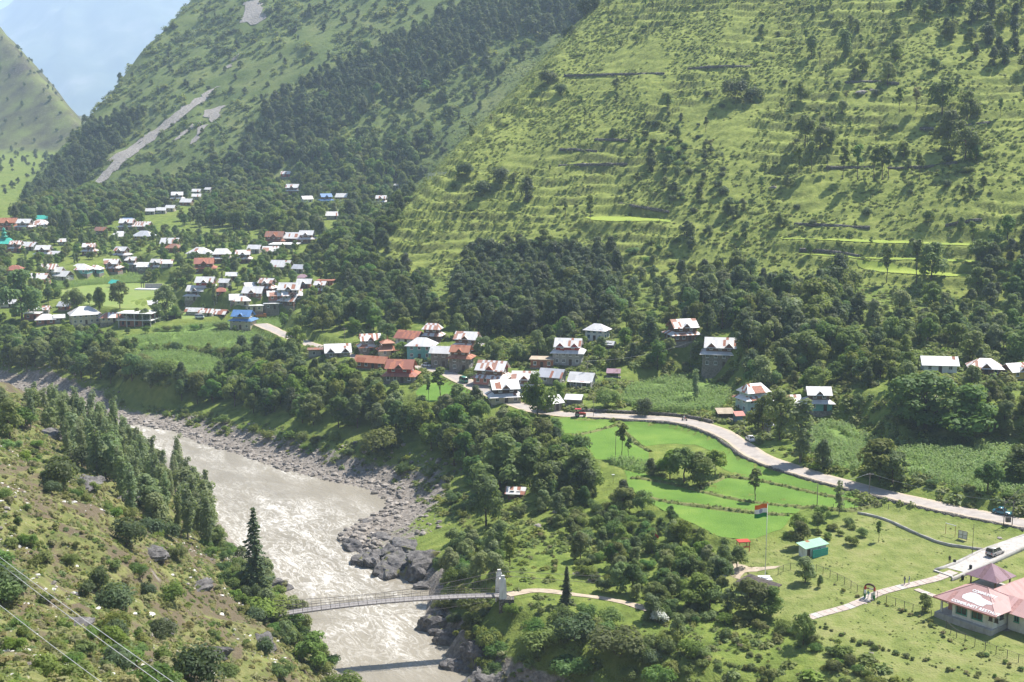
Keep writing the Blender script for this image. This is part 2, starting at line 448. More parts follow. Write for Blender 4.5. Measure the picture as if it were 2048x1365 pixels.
def ground_material():
    m, nt, b = nodes_of('ground', 0.95, 0.1)
    p = geo_pos(nt)
    n1 = noise(nt, p, 0.035, 5); n2 = noise(nt, p, 0.35, 5); n3 = noise(nt, p, 2.2, 3)
    grass = ramp(nt, n2, [(0.30, (0.075, 0.105, 0.022)), (0.5, (0.125, 0.175, 0.035)), (0.70, (0.20, 0.235, 0.055))])
    grass = mix(nt, math_(nt, 'MULTIPLY', step(nt, n1, 0.4, 0.7), 0.55), grass, (0.175, 0.20, 0.05))
    hillc = ramp(nt, n2, [(0.28, (0.125, 0.155, 0.034)), (0.5, (0.20, 0.238, 0.054)), (0.72, (0.27, 0.295, 0.075))])
    col = mix(nt, attr(nt, 'm_hill'), grass, hillc)
    lawn = ramp(nt, n2, [(0.25, (0.115, 0.15, 0.038)), (0.5, (0.175, 0.205, 0.06)), (0.75, (0.24, 0.245, 0.095))])
    lawn = mix(nt, math_(nt, 'MULTIPLY', step(nt, noise(nt, p, 0.12, 5), 0.54, 0.72), 0.42), lawn, (0.28, 0.255, 0.12))
    col = mix(nt, attr(nt, 'm_lawn'), col, lawn)
    dry = ramp(nt, n2, [(0.30, (0.085, 0.10, 0.034)), (0.46, (0.135, 0.15, 0.05)), (0.60, (0.19, 0.188, 0.075)), (0.78, (0.145, 0.195, 0.046))])
    dry = mix(nt, math_(nt, 'MULTIPLY', step(nt, noise(nt, p, 0.085, 8, 0.68, 0.8), 0.47, 0.55), 0.88), dry, mix(nt, n3, (0.075, 0.055, 0.04), (0.16, 0.125, 0.09)))
    dry = mix(nt, step(nt, noise(nt, p, 0.8, 6, 0.7), 0.66, 0.70), dry, (0.42, 0.39, 0.33))
    col = mix(nt, attr(nt, 'm_dry'), col, dry)
    far = ramp(nt, n1, [(0.3, (0.075, 0.11, 0.034)), (0.5, (0.12, 0.155, 0.05)), (0.7, (0.17, 0.19, 0.07))])
    far = mix(nt, step(nt, noise(nt, p, 0.12, 6, 0.65), 0.53, 0.62), far, (0.07, 0.095, 0.036))
    col = mix(nt, attr(nt, 'm_far'), col, far)
    col = mix(nt, math_(nt, 'MULTIPLY', attr(nt, 'm_riser'), 0.75), col, mix(nt, n3, (0.055, 0.065, 0.022), (0.12, 0.125, 0.045)))
    brn = ramp(nt, noise(nt, p, 0.02, 7, 0.65), [(0.38, (0.06, 0.055, 0.04)), (0.5, (0.11, 0.115, 0.05)), (0.62, (0.15, 0.18, 0.055))])
    col = mix(nt, attr(nt, 'm_brown'), col, brn)
    col = mix(nt, attr(nt, 'm_forest'), col, mix(nt, n2, (0.03, 0.045, 0.016), (0.07, 0.09, 0.03)))
    rock = ramp(nt, noise(nt, p, 0.9, 8, 0.7), [(0.3, (0.09, 0.078, 0.066)), (0.5, (0.21, 0.185, 0.16)), (0.7, (0.36, 0.33, 0.29))])
    col = mix(nt, step(nt, math_(nt, 'ADD', attr(nt, 'm_rock'), math_(nt, 'MULTIPLY', math_(nt, 'SUBTRACT', n2, 0.5), 0.9)), 0.42, 0.58), col, rock)
    L(nt, col, b.inputs['Base Color'])
    h = math_(nt, 'ADD', math_(nt, 'MULTIPLY', n2, 0.8), math_(nt, 'MULTIPLY', n3, 0.35))
    bump(nt, b, h, 0.9, 0.8)
    return m
ground_material()

def leafy(name, c0, c1, rough=0.6, trans=0.35, var=0.25, hue=0.03):
    """foliage: two tones through the plant, a shift of its own for each plant, some light through the leaves"""
    m, nt, b = nodes_of(name, rough, 0.25)
    oi = N(nt, 'ObjectInfo')
    p = geo_pos(nt)
    n = noise(nt, p, 0.9, 2)
    col = mix(nt, step(nt, n, 0.3, 0.7), c0, c1)
    hs = N(nt, 'HueSaturation')
    r = oi.outputs['Random']
    L(nt, math_(nt, 'ADD', math_(nt, 'MULTIPLY', r, hue * 2), 0.5 - hue), hs.inputs['Hue'])
    r2 = math_(nt, 'FRACT', math_(nt, 'MULTIPLY', r, 7.31))
    L(nt, math_(nt, 'ADD', math_(nt, 'MULTIPLY', r2, var * 2), 1.0 - var), hs.inputs['Value'])
    L(nt, math_(nt, 'ADD', math_(nt, 'MULTIPLY', math_(nt, 'FRACT', math_(nt, 'MULTIPLY', r, 13.7)), 0.3), 0.8), hs.inputs['Saturation'])
    L(nt, col, hs.inputs['Color'])
    L(nt, hs.outputs[0], b.inputs['Base Color'])
    t = N(nt, 'BsdfTranslucent')
    L(nt, mix(nt, 0.5, hs.outputs[0], (0.36, 0.45, 0.08)), t.inputs['Color'])
    ms = N(nt, 'MixShader'); ms.inputs[0].default_value = trans
    L(nt, b.outputs[0], ms.inputs[1]); L(nt, t.outputs[0], ms.inputs[2])
    L(nt, ms.outputs[0], nt.nodes['Material Output'].inputs['Surface'])
    return m
leafy('leaf_broad', (0.085, 0.140, 0.028), (0.175, 0.240, 0.055), trans=0.5, var=0.36, hue=0.05)
leafy('leaf_pale', (0.15, 0.20, 0.07), (0.25, 0.30, 0.12), trans=0.5)
leafy('leaf_dark', (0.045, 0.076, 0.028), (0.09, 0.125, 0.046), trans=0.36)
leafy('leaf_poplar', (0.17, 0.225, 0.11), (0.28, 0.335, 0.18), trans=0.55)
leafy('needle', (0.075, 0.115, 0.05), (0.12, 0.165, 0.075), trans=0.35, hue=0.015)
leafy('leaf_shrub', (0.12, 0.16, 0.036), (0.20, 0.24, 0.06), hue=0.04, trans=0.45)
leafy('leaf_tuft', (0.165, 0.21, 0.042), (0.25, 0.29, 0.065), hue=0.03, trans=0.45)
leafy('leaf_dry', (0.22, 0.21, 0.075), (0.34, 0.315, 0.13), hue=0.03, trans=0.45)
leafy('leaf_bright', (0.11, 0.19, 0.03), (0.19, 0.29, 0.05), trans=0.5)
leafy('leaf_maize', (0.15, 0.25, 0.06), (0.24, 0.34, 0.10), hue=0.012, var=0.2, trans=0.5)
leafy('blossom', (0.55, 0.56, 0.50), (0.75, 0.76, 0.72), hue=0.0, var=0.1)

def plain(name, col, rough=0.7, spec=0.3, metal=0.0, amp=0.18, scale=1.5, bumpd=0.0, dirt=None):
    m, nt, b = nodes_of(name, rough, spec)
    b.inputs['Metallic'].default_value = metal
    p = obj_co(nt)
    n = noise(nt, p, scale, 5, 0.6)
    lo = tuple(c * (1 - amp) for c in col); hi = tuple(min(1, c * (1 + amp)) for c in col)
    c = ramp(nt, n, [(0.3, lo), (0.7, hi)])
    if dirt:
        c = mix(nt, math_(nt, 'MULTIPLY', step(nt, noise(nt, scaled(nt, p, 1, 1, 0.35), 0.9, 6, 0.65), 0.5, 0.72), 0.75), c, dirt)
    L(nt, c, b.inputs['Base Color'])
    if bumpd: bump(nt, b, n, bumpd)
    return m
plain('bark', (0.12, 0.095, 0.07), 0.9, 0.1, scale=4, bumpd=0.03)
plain('bark_pale', (0.22, 0.20, 0.17), 0.9, 0.1, scale=4, bumpd=0.03)

def field_material(name, c0, c1, c2, sc, rowdir=None):
    m, nt, b = nodes_of(name, 0.8, 0.2)
    p = geo_pos(nt)
    n2 = noise(nt, p, sc, 5, 0.6); n3 = noise(nt, p, 4.0, 3)
    c = ramp(nt, n2, [(0.3, c0), (0.5, c1), (0.72, c2)])
    c = mix(nt, math_(nt, 'MULTIPLY', step(nt, n3, 0.35, 0.7), 0.3), c, c0)
    L(nt, c, b.inputs['Base Color'])
    bump(nt, b, n3, 0.35, 0.7)
    return m
field_material('paddy', (0.080, 0.165, 0.018), (0.115, 0.215, 0.026), (0.175, 0.265, 0.04), 0.085)
field_material('maize', (0.11, 0.18, 0.035), (0.15, 0.23, 0.05), (0.20, 0.26, 0.06), 0.4)
field_material('meadow', (0.16, 0.22, 0.05), (0.19, 0.25, 0.06), (0.24, 0.27, 0.09), 0.08)
field_material('millet', (0.19, 0.27, 0.035), (0.26, 0.33, 0.045), (0.31, 0.37, 0.06), 0.15)

# ------------------------------------------------------------------ object helpers
def tag(o, label=None, cat=None, group=None, kind=None):
    if label: o['label'] = label
    if cat: o['category'] = cat
    if group: o['group'] = group
    if kind: o['kind'] = kind
    return o
def empty(name, loc=(0, 0, 0), rz=0.0, label=None, cat=None, group=None):
    o = bpy.data.objects.new(name, None)
    o.location = loc; o.rotation_euler = (0, 0, rz); o.empty_display_size = 0.5
    COL.objects.link(o)
    return tag(o, label, cat, group)
def np_mesh(name, V, F, mat=None, smooth=False):
    """V (n,3), F (m,3) or (m,4)"""
    me = bpy.data.meshes.new(name)
    V = np.asarray(V, np.float32); F = np.asarray(F, np.int32)
    k = F.shape[1]
    me.vertices.add(len(V)); me.vertices.foreach_set('co', V.ravel())
    me.loops.add(F.size); me.loops.foreach_set('vertex_index', F.ravel())
    me.polygons.add(len(F)); me.polygons.foreach_set('loop_start', np.arange(0, F.size, k, dtype=np.int32))
    me.polygons.foreach_set('loop_total', np.full(len(F), k, np.int32))
    if smooth: me.polygons.foreach_set('use_smooth', np.ones(len(F), bool))
    me.update(calc_edges=True)
    if mat: me.materials.append(MATS[mat])
    return me
def link(name, me, parent=None, loc=None, rot=None, scale=None):
    o = bpy.data.objects.new(name, me)
    COL.objects.link(o)
    if parent is not None: o.parent = parent
    if loc is not None: o.location = loc
    if rot is not None: o.rotation_euler = rot
    if scale is not None: o.scale = scale
    return o
class MB:
    """collects simple shapes for one mesh"""
    def __init__(s): s.v = []; s.f = []
    def poly(s, pts):
        i = len(s.v); s.v += [tuple(p) for p in pts]; s.f.append(tuple(range(i, i + len(pts)))); return s
    def box(s, x0, x1, y0, y1, z0, z1):
        i = len(s.v)
        s.v += [(x0, y0, z0), (x1, y0, z0), (x1, y1, z0), (x0, y1, z0), (x0, y0, z1), (x1, y0, z1), (x1, y1, z1), (x0, y1, z1)]
        for q in ((0, 3, 2, 1), (4, 5, 6, 7), (0, 1, 5, 4), (1, 2, 6, 5), (2, 3, 7, 6), (3, 0, 4, 7)): s.f.append(tuple(i + k for k in q))
        return s
    def slab(s, pts, th):
        """a sheet through 3 or 4 points, given thickness downwards"""
        n = len(pts); i = len(s.v)
        s.v += [tuple(p) for p in pts] + [(p[0], p[1], p[2] - th) for p in pts]
        s.f.append(tuple(range(i, i + n))); s.f.append(tuple(range(i + 2 * n - 1, i + n - 1, -1)))
        for k in range(n):
            j = (k + 1) % n
            s.f.append((i + k, i + n + k, i + n + j, i + j))
        return s
    def tube(s, a, b, r0, r1=None, n=6):
        r1 = r0 if r1 is None else r1
        a = Vector(a); b = Vector(b); d = (b - a)
        if d.length < 1e-6: return s
        d.normalize(); u = d.orthogonal().normalized(); w = d.cross(u)
        i = len(s.v)
        for c, r in ((a, r0), (b, r1)):
            for k in range(n):
                t = 2 * math.pi * k / n
                s.v.append(tuple(c + u * (r * math.cos(t)) + w * (r * math.sin(t))))
        for k in range(n):
            j = (k + 1) % n
            s.f.append((i + k, i + j, i + n + j, i + n + k))
        s.f.append(tuple(i + n - 1 - k for k in range(n))); s.f.append(tuple(i + n + k for k in range(n)))
        return s
    def path(s, pts, r, n=5):
        for p, q in zip(pts[:-1], pts[1:]): s.tube(p, q, r, r, n)
        return s
    def lathe(s, prof, n=12, c=(0, 0)):
        i = len(s.v)
        for r, z in prof:
            for k in range(n):
                t = 2 * math.pi * k / n
                s.v.append((c[0] + r * math.cos(t), c[1] + r * math.sin(t), z))
        for a in range(len(prof) - 1):
            for k in range(n):
                j = (k + 1) % n
                s.f.append((i + a * n + k, i + a * n + j, i + (a + 1) * n + j, i + (a + 1) * n + k))
        return s
    def mesh(s, name, mat, smooth=False):
        me = bpy.data.meshes.new(name)
        me.from_pydata(s.v, [], s.f)
        if smooth: me.polygons.foreach_set('use_smooth', [True] * len(me.polygons))
        me.update()
        if mat: me.materials.append(MATS[mat])
        return me
    def build(s, name, mat, parent=None, smooth=False, **kw):
        return link(name, s.mesh(name, mat, smooth), parent, **kw)

# ------------------------------------------------------------------ ground mesh
ny, nx = X.shape
idx = np.arange(ny * nx).reshape(ny, nx)
quads = np.stack((idx[:-1, :-1], idx[:-1, 1:], idx[1:, 1:], idx[1:, :-1]), -1).reshape(-1, 4)
gm = np_mesh('ground', np.stack((X, Y, Z), -1).reshape(-1, 3), quads, 'ground', True)
ground = tag(link('ground', gm), kind='structure')
def put_attr(name, A):
    a = gm.attributes.new(name, 'FLOAT', 'POINT')
    a.data.foreach_set('value', np.asarray(A, np.float32).ravel())
LAWN_PX = [(1430, 1140), (1480, 1090), (1600, 1080), (1660, 1060), (1700, 1030), (1780, 1018), (1900, 1040), (2048, 1070), (2300, 1100), (2300, 1420), (1800, 1400), (1640, 1330), (1600, 1260), (1480, 1215)]
lawn = inside(PXg, PYg, LAWN_PX) & (Y < 330)
k3 = np.ones((3, 3)) / 9.0
def blur(A, n=2):
    A = A.astype(float)
    for _ in range(n):
        B = np.pad(A, 1, mode='edge')
        A = sum(B[i:i + ny, j:j + nx] for i in range(3) for j in range(3)) / 9.0
    return A
gzx, gzy = np.gradient(Z, axis=1) / np.gradient(X, axis=1), np.gradient(Z, axis=0) / np.gradient(Y, axis=0)
SLOPE = np.hypot(gzx, gzy)
rockm = np.zeros(X.shape)
beach = sstep(19, 10, dR) * (1 - cliff) * (~left)
rockm = np.maximum(rockm, beach * 0.75)
rockm = np.maximum(rockm, sstep(5.5, 1.5, dR) * cliff * (~left) * 0.85)
pt_ = sstep(11, 13.5, pR) * sstep(21, 18, pR)
rockm = np.maximum(rockm, sstep(24, 12, dR) * pt_ * (~left) * 0.8)
rockm = np.maximum(rockm, left * sstep(9, 3, dL) * 0.8)
rockm = np.maximum(rockm, left * sstep(0.95, 1.5, SLOPE) * 0.55)
rockm = np.where(inriv, 0.8, rockm)
rockm = np.maximum(rockm, (hC > Z - 3) * (Y > 1250) * sstep(110, 10, eC) * 0.36)
put_attr('m_rock', rockm)
put_attr('m_lawn', blur(lawn, 2))
put_attr('m_dry', blur(left & (dL > 5), 2))
put_attr('m_hill', blur(HILLA & (~left), 3))
risr = sstep(0.62, 0.95, SLOPE) * HILLA * tw * sstep(0, 20, s1) * sstep(0.3, 0.6, vnoise(X / 9, Y / 9, 46))
put_attr('m_riser', risr)
put_attr('m_brown', blur((hC > Z - 3) & (Y > 1250), 2))
put_attr('m_far', np.maximum(blur(HILLB, 3) * 0.8, 0.45 * ((hC > Z - 3) & (Y > 1250))))
FOREST_ATTR = np.zeros(X.shape)

water_m, nt, b = nodes_of('water', 0.45, 0.3)
p = geo_pos(nt)
wr_ = N(nt, 'Mapping'); wr_.inputs['Rotation'].default_value = (0, 0, R(58)); L(nt, p, wr_.inputs['Vector'])
warp = N(nt, 'Mapping'); warp.inputs['Scale'].default_value = (0.38, 1.0, 1.0); L(nt, wr_.outputs[0], warp.inputs['Vector'])
nA = noise(nt, warp.outputs[0], 0.075, 4, 0.5, 1.0)
nB = noise(nt, warp.outputs[0], 0.42, 8, 0.68, 1.1)
nC = noise(nt, p, 1.2, 5, 0.6)
silt = ramp(nt, nA, [(0.3, (0.225, 0.20, 0.155)), (0.7, (0.285, 0.257, 0.205))])
foamf = math_(nt, 'ADD', nB, math_(nt, 'MULTIPLY', math_(nt, 'SUBTRACT', nA, 0.5), 0.75))
foamf = math_(nt, 'ADD', foamf, math_(nt, 'MULTIPLY', attr(nt, 'rapid'), 0.09))
foamf = math_(nt, 'ADD', foamf, math_(nt, 'MULTIPLY', math_(nt, 'SUBTRACT', nC, 0.5), 0.18))
lines = step(nt, math_(nt, 'ABSOLUTE', math_(nt, 'SUBTRACT', noise(nt, warp.outputs[0], 0.30, 5, 0.62, 2.2), 0.5)), 0.042, 0.0)
lmask = step(nt, math_(nt, 'ADD', nA, math_(nt, 'MULTIPLY', attr(nt, 'rapid'), 0.22)), 0.46, 0.72)
foam = math_(nt, 'MINIMUM', math_(nt, 'ADD', math_(nt, 'MULTIPLY', step(nt, foamf, 0.64, 0.92), 0.8), math_(nt, 'MULTIPLY', math_(nt, 'MULTIPLY', lines, lmask), 0.6)), 0.9)
L(nt, mix(nt, foam, silt, (0.68, 0.66, 0.62)), b.inputs['Base Color'])
L(nt, math_(nt, 'ADD', math_(nt, 'MULTIPLY', foam, 0.4), 0.42), b.inputs['Roughness'])
bump(nt, b, math_(nt, 'ADD', nB, math_(nt, 'MULTIPLY', nC, 0.3)), 0.7, 0.5)
# the river surface, slightly uneven where it runs fast
wx = np.arange(-760, 480, 1.6); wy = np.arange(60, 760, 1.6)
WXg, WYg = np.meshgrid(wx, wy)
keep = inside(WXg, WYg, RIVER_POLY)
dw, _, _ = seg_dist(WXg, WYg, RR); dw2, _, _ = seg_dist(WXg, WYg, RL)
keep |= (np.minimum(dw, dw2) < 3.5)
mid = [P(a, b, 0)[:2] for a, b in [(-100, 790), (100, 815), (230, 870), (380, 930), (500, 1010), (600, 1060), (640, 1110), (720, 1170), (760, 1230)]]
dm, pm, _ = seg_dist(WXg, WYg, mid)
rapid = sstep(26, 3, dm) * (0.45 + 0.75 * sstep(3.6, 4.8, pm) * sstep(7.6, 6.6, pm))
WZ = 0.05 + 0.30 * fbm(WXg / 5, WYg / 5, 71, 4) * (0.4 + rapid) + 0.16 * fbm(WXg / 2, WYg / 2, 73, 2) * (0.3 + rapid)
wi = -np.ones(WXg.shape, int); wi[keep] = np.arange(keep.sum())
qa, qb, qc, qd = wi[:-1, :-1], wi[:-1, 1:], wi[1:, 1:], wi[1:, :-1]
ok = (qa >= 0) & (qb >= 0) & (qc >= 0) & (qd >= 0)
wm = np_mesh('river', np.stack((WXg, WYg, WZ), -1)[keep], np.stack((qa, qb, qc, qd), -1)[ok], None, True)
wm.materials.append(water_m)
ra = wm.attributes.new('rapid', 'FLOAT', 'POINT'); ra.data.foreach_set('value', rapid[keep].astype(np.float32))
river = tag(link('river', wm), kind='structure')

# ------------------------------------------------------------------ far mountains
plain_far = nodes_of('far_rock', 0.95, 0.1)
m, nt, b = plain_far
p = geo_pos(nt)
c = ramp(nt, noise(nt, p, 0.0022, 8, 0.62), [(0.35, (0.035, 0.055, 0.025)), (0.52, (0.10, 0.12, 0.06)), (0.68, (0.26, 0.24, 0.20))])
L(nt, c, b.inputs['Base Color'])
fx = np.linspace(-9300, 2200, 280); fy = np.linspace(3500, 14400, 260)
FXg, FYg = np.meshgrid(fx, fy)
u_ = (FXg + 0.55 * FYg); v_ = (FYg - 0.5 * FXg)
rid = 1 - np.abs(fbm(u_ / 1950, v_ / 5400, 81, 5, 0.52)) * 2
FZ = 60 + 1500 * np.clip((FYg + 0.10 * (FXg + 4500) - 9000) / 3600, 0, 2) + 345 * rid * sstep(8200, 11200, FYg) + 105 * fbm(FXg / 520, FYg / 520, 88, 4) * sstep(7800, 10500, FYg)
FZ = np.minimum(FZ, 1290 + 0.45 * (FXg + 4950) + 75 * fbm(FXg / 520, FYg / 520, 90, 4))
FZ = np.minimum(FZ, 1470 + 45 * fbm(FXg / 450, FYg / 450, 92, 3))
FZ = np.minimum(FZ, 3000)
FZ = np.maximum(FZ, 20)
fi = np.arange(FXg.size).reshape(FXg.shape)
fq = np.stack((fi[:-1, :-1], fi[:-1, 1:], fi[1:, 1:], fi[1:, :-1]), -1).reshape(-1, 4)
mountain = tag(link('mountain', np_mesh('mountain', np.stack((FXg, FYg, FZ), -1).reshape(-1, 3), fq, 'far_rock', True)), kind='structure')
# ------------------------------------------------------------------ fields, road, paths
def patch(name, poly, mat, stepm=2.0, dz=0.06, jitter=0.0, parent=None):
    """a sheet laid on the ground inside an outline"""
    pts = []
    n = len(poly)
    for i in range(n):
        a = poly[i]; b = poly[(i + 1) % n]
        k = max(1, int(math.hypot(b[0] - a[0], b[1] - a[1]) / stepm))
        for t in range(k):
            pts.append((a[0] + (b[0] - a[0]) * t / k, a[1] + (b[1] - a[1]) * t / k))
    if jitter:
        rj = random.Random(len(pts) + int(abs(poly[0][0])))
        pts = [(p[0] + rj.uniform(-jitter, jitter), p[1] + rj.uniform(-jitter, jitter)) for p in pts]
    nb = len(pts)
    gx = np.arange(min(p[0] for p in poly), max(p[0] for p in poly), stepm); gy = np.arange(min(p[1] for p in poly), max(p[1] for p in poly), stepm)
    ax, ay = np.meshgrid(gx, gy); ax = ax.ravel(); ay = ay.ravel()
    ins = inside(ax, ay, pts)
    dd, _, _ = seg_dist(ax, ay, pts + [pts[0]])
    sel = ins & (dd > stepm * 0.4)
    allp = pts + list(zip(ax[sel], ay[sel]))
    vs, _, fs, *_ = delaunay_2d_cdt([Vector(p) for p in allp], [(i, (i + 1) % nb) for i in range(nb)], [list(range(nb))], 1, 1e-4)
    xs = np.array([v[0] for v in vs]); ys = np.array([v[1] for v in vs])
    V = np.stack((xs, ys, H(xs, ys) + dz), -1)
    me = np_mesh(name, V, np.array([f for f in fs if len(f) == 3]), mat, True)
    o = link(name, me, parent)
    if parent is None: tag(o, kind='structure')
    return o
for nm, kind, w, zz in FIELDW:
    patch(nm, w, kind, 2.2, 0.07 if kind != 'millet' else 0.25, jitter=0.35)

m, nt, b = nodes_of('road', 0.9, 0.2)
p = geo_pos(nt)
e = attr(nt, 'edge')
n1 = noise(nt, p, 0.5, 6, 0.65); n2 = noise(nt, p, 3.0, 4)
asph = ramp(nt, n1, [(0.3, (0.27, 0.24, 0.22)), (0.7, (0.40, 0.36, 0.325))])
dust = ramp(nt, n2, [(0.3, (0.37, 0.30, 0.22)), (0.7, (0.50, 0.42, 0.32))])
L(nt, mix(nt, step(nt, math_(nt, 'ADD', e, math_(nt, 'MULTIPLY', math_(nt, 'SUBTRACT', n1, 0.5), 0.7)), 0.55, 0.85), asph, dust), b.inputs['Base Color'])
bump(nt, b, n2, 0.03)
plain('concrete', (0.42, 0.40, 0.37), 0.85, 0.2, amp=0.15, scale=1.2, bumpd=0.01, dirt=(0.27, 0.22, 0.17))
plain('concrete_white', (0.72, 0.71, 0.69), 0.8, 0.2, amp=0.1, scale=0.8, dirt=(0.36, 0.34, 0.31))
plain('slab_pink', (0.43, 0.36, 0.32), 0.85, 0.2, amp=0.15, scale=1.0, dirt=(0.30, 0.25, 0.2))
plain('dirt_path', (0.40, 0.33, 0.25), 0.95, 0.1, amp=0.25, scale=0.6, bumpd=0.03)
m, nt, b = nodes_of('stone_wall', 0.95, 0.15)
p = geo_pos(nt)
vo = N(nt, 'TexVoronoi'); vo.inputs['Scale'].default_value = 2.2; L(nt, p, vo.inputs['Vector'])
ve = N(nt, 'TexVoronoi', feature='DISTANCE_TO_EDGE'); ve.inputs['Scale'].default_value = 2.2; L(nt, p, ve.inputs['Vector'])
N_b = N(nt, 'RGBToBW'); L(nt, vo.outputs['Color'], N_b.inputs[0]); N_bw = N_b.outputs[0]
c = mix(nt, step(nt, ve.outputs['Distance'], 0.0, 0.09), (0.04, 0.035, 0.03), mix(nt, 0.55, ramp(nt, noise(nt, p, 1.5, 4), [(0.3, (0.11, 0.10, 0.085)), (0.7, (0.26, 0.24, 0.21))]), N_bw, 'SOFT_LIGHT'))
L(nt, c, b.inputs['Base Color'])
bump(nt, b, step(nt, ve.outputs['Distance'], 0.0, 0.2), 0.12)

def ribbon(name, pts, half, mat, dz=0.04, cols=5, wob=0.0, edge=False):
    p = np.array(pts); n = len(p)
    t = np.gradient(p[:, :2], axis=0); t /= np.linalg.norm(t, axis=1)[:, None]
    nrm = np.stack((-t[:, 1], t[:, 0]), -1)
    V = []; E = []
    for i in range(n):
        wl = half * (1 + wob * math.sin(i * 1.7) * 0.5 + wob * math.sin(i * 0.61))
        for k in range(cols):
            f = k / (cols - 1) * 2 - 1
            q = p[i, :2] + nrm[i] * f * wl
            V.append((q[0], q[1], max(p[i, 2], float(H(q[0], q[1])) if abs(f) < 0.5 else p[i, 2]) + dz)); E.append(abs(f))
    ii = np.arange(n * cols).reshape(n, cols)
    F = np.stack((ii[:-1, :-1], ii[1:, :-1], ii[1:, 1:], ii[:-1, 1:]), -1).reshape(-1, 4)[:, ::-1]
    me = np_mesh(name, V, F, mat, True)
    if edge:
        a = me.attributes.new('edge', 'FLOAT', 'POINT'); a.data.foreach_set('value', np.array(E, np.float32))
    return tag(link(name, me), kind='structure')
ribbon('road', ROADW, 3.3, 'road', 0.06, 9, 0.10, True)
ribbon('driveway', DRIVEW, 2.3, 'concrete', 0.06, 5, 0.03)
bp = ribbon('footpath', BPATHW, 0.95, 'dirt_path', 0.06, 3, 0.2)

def wall_along(name, pts, off, th, z_top, z_bot, mat, label, cat='wall', wob=0.12, parent=None, seed=1):
    """a rough wall beside a line; z_top and z_bot are relative to the line"""
    rj = random.Random(seed)
    p = np.array(pts); n = len(p)
    t = np.gradient(p[:, :2], axis=0); t /= np.linalg.norm(t, axis=1)[:, None]
    nrm = np.stack((-t[:, 1], t[:, 0]), -1)
    V = []
    for i in range(n):
        for (o, z) in ((off, z_top), (off + th * 0.55, z_top + 0.02), (off + th, z_top - 0.05), (off + th * 1.35, (z_top + z_bot) / 2), (off + th * 1.6, z_bot), (off, z_bot)):
            q = p[i, :2] + nrm[i] * (o + rj.uniform(-wob, wob))
            V.append((q[0], q[1], p[i, 2] + z + rj.uniform(-wob, wob)))
    k = 6; ii = np.arange(n * k).reshape(n, k)
    F = np.stack((ii[:-1, :], ii[1:, :], np.roll(ii, -1, 1)[1:, :], np.roll(ii, -1, 1)[:-1, :]), -1).reshape(-1, 4)
    if off < 0 or th < 0: F = F[:, ::-1]
    me = np_mesh(name, V, F, mat)
    bm = bmesh.new(); bm.from_mesh(me); bmesh.ops.holes_fill(bm, edges=bm.edges, sides=8); bmesh.ops.recalc_face_normals(bm, faces=bm.faces); bm.to_mesh(me); bm.free()
    o = link(name, me, parent)
    if parent is None: tag(o, label, cat)
    return o
def sub_line(pts, x0, x1, stepm=1.2):
    q = [p for p in pts if x0 <= project(*p)[0] <= x1]
    return smooth_line(q, stepm) if len(q) > 2 else q
# which side of the line is the river side: left of travel or right?  (travel is towards +x, river is on the right => negative offset)
wall_along('retaining_wall', sub_line(ROADW, 1165, 2100), -3.45, -0.7, 0.18, -1.7, 'stone_wall', 'long dark stone retaining wall holding up the road above the green paddies', seed=3)
wall_along('retaining_wall', sub_line(ROADW, 1150, 1420), 3.6, 0.8, 0.9, -0.4, 'stone_wall', 'rough stone bank wall between the road and the maize field beside the tractor', seed=4)
wall_along('kerb_wall', sub_line(smooth_line(W3([(2090, 1078, 17.2), (2000, 1120, 15.9), (1920, 1155, 15.2), (1905, 1160, 15.1)]), 2), 1800, 2100), -0.1, -0.45, 0.35, -0.8, 'concrete', 'pale low kerb wall on the river side of the driveway', 'kerb wall', 0.02, seed=5)
wall_along('kerb_wall', smooth_line(W3([(2080, 1060, 17.2), (2010, 1084, 16.0), (1960, 1102, 15.6), (1905, 1128, 15.2), (1868, 1140, 15.0)]), 2), 0.1, 0.35, 0.35, -0.5, 'concrete', 'pale low kerb wall beyond the driveway where it meets the field wall', 'kerb wall', 0.02, seed=6)
wall_along('field_wall', smooth_line([at(a, b) for a, b in [(1715, 1028), (1745, 1034), (1780, 1045), (1830, 1068), (1880, 1088), (1930, 1097), (1965, 1101)]], 1.2), -0.1, 0.32, 0.5, -0.4, 'concrete', 'low field wall running from the columnar tree to the driveway', 'wall', 0.06, seed=7)

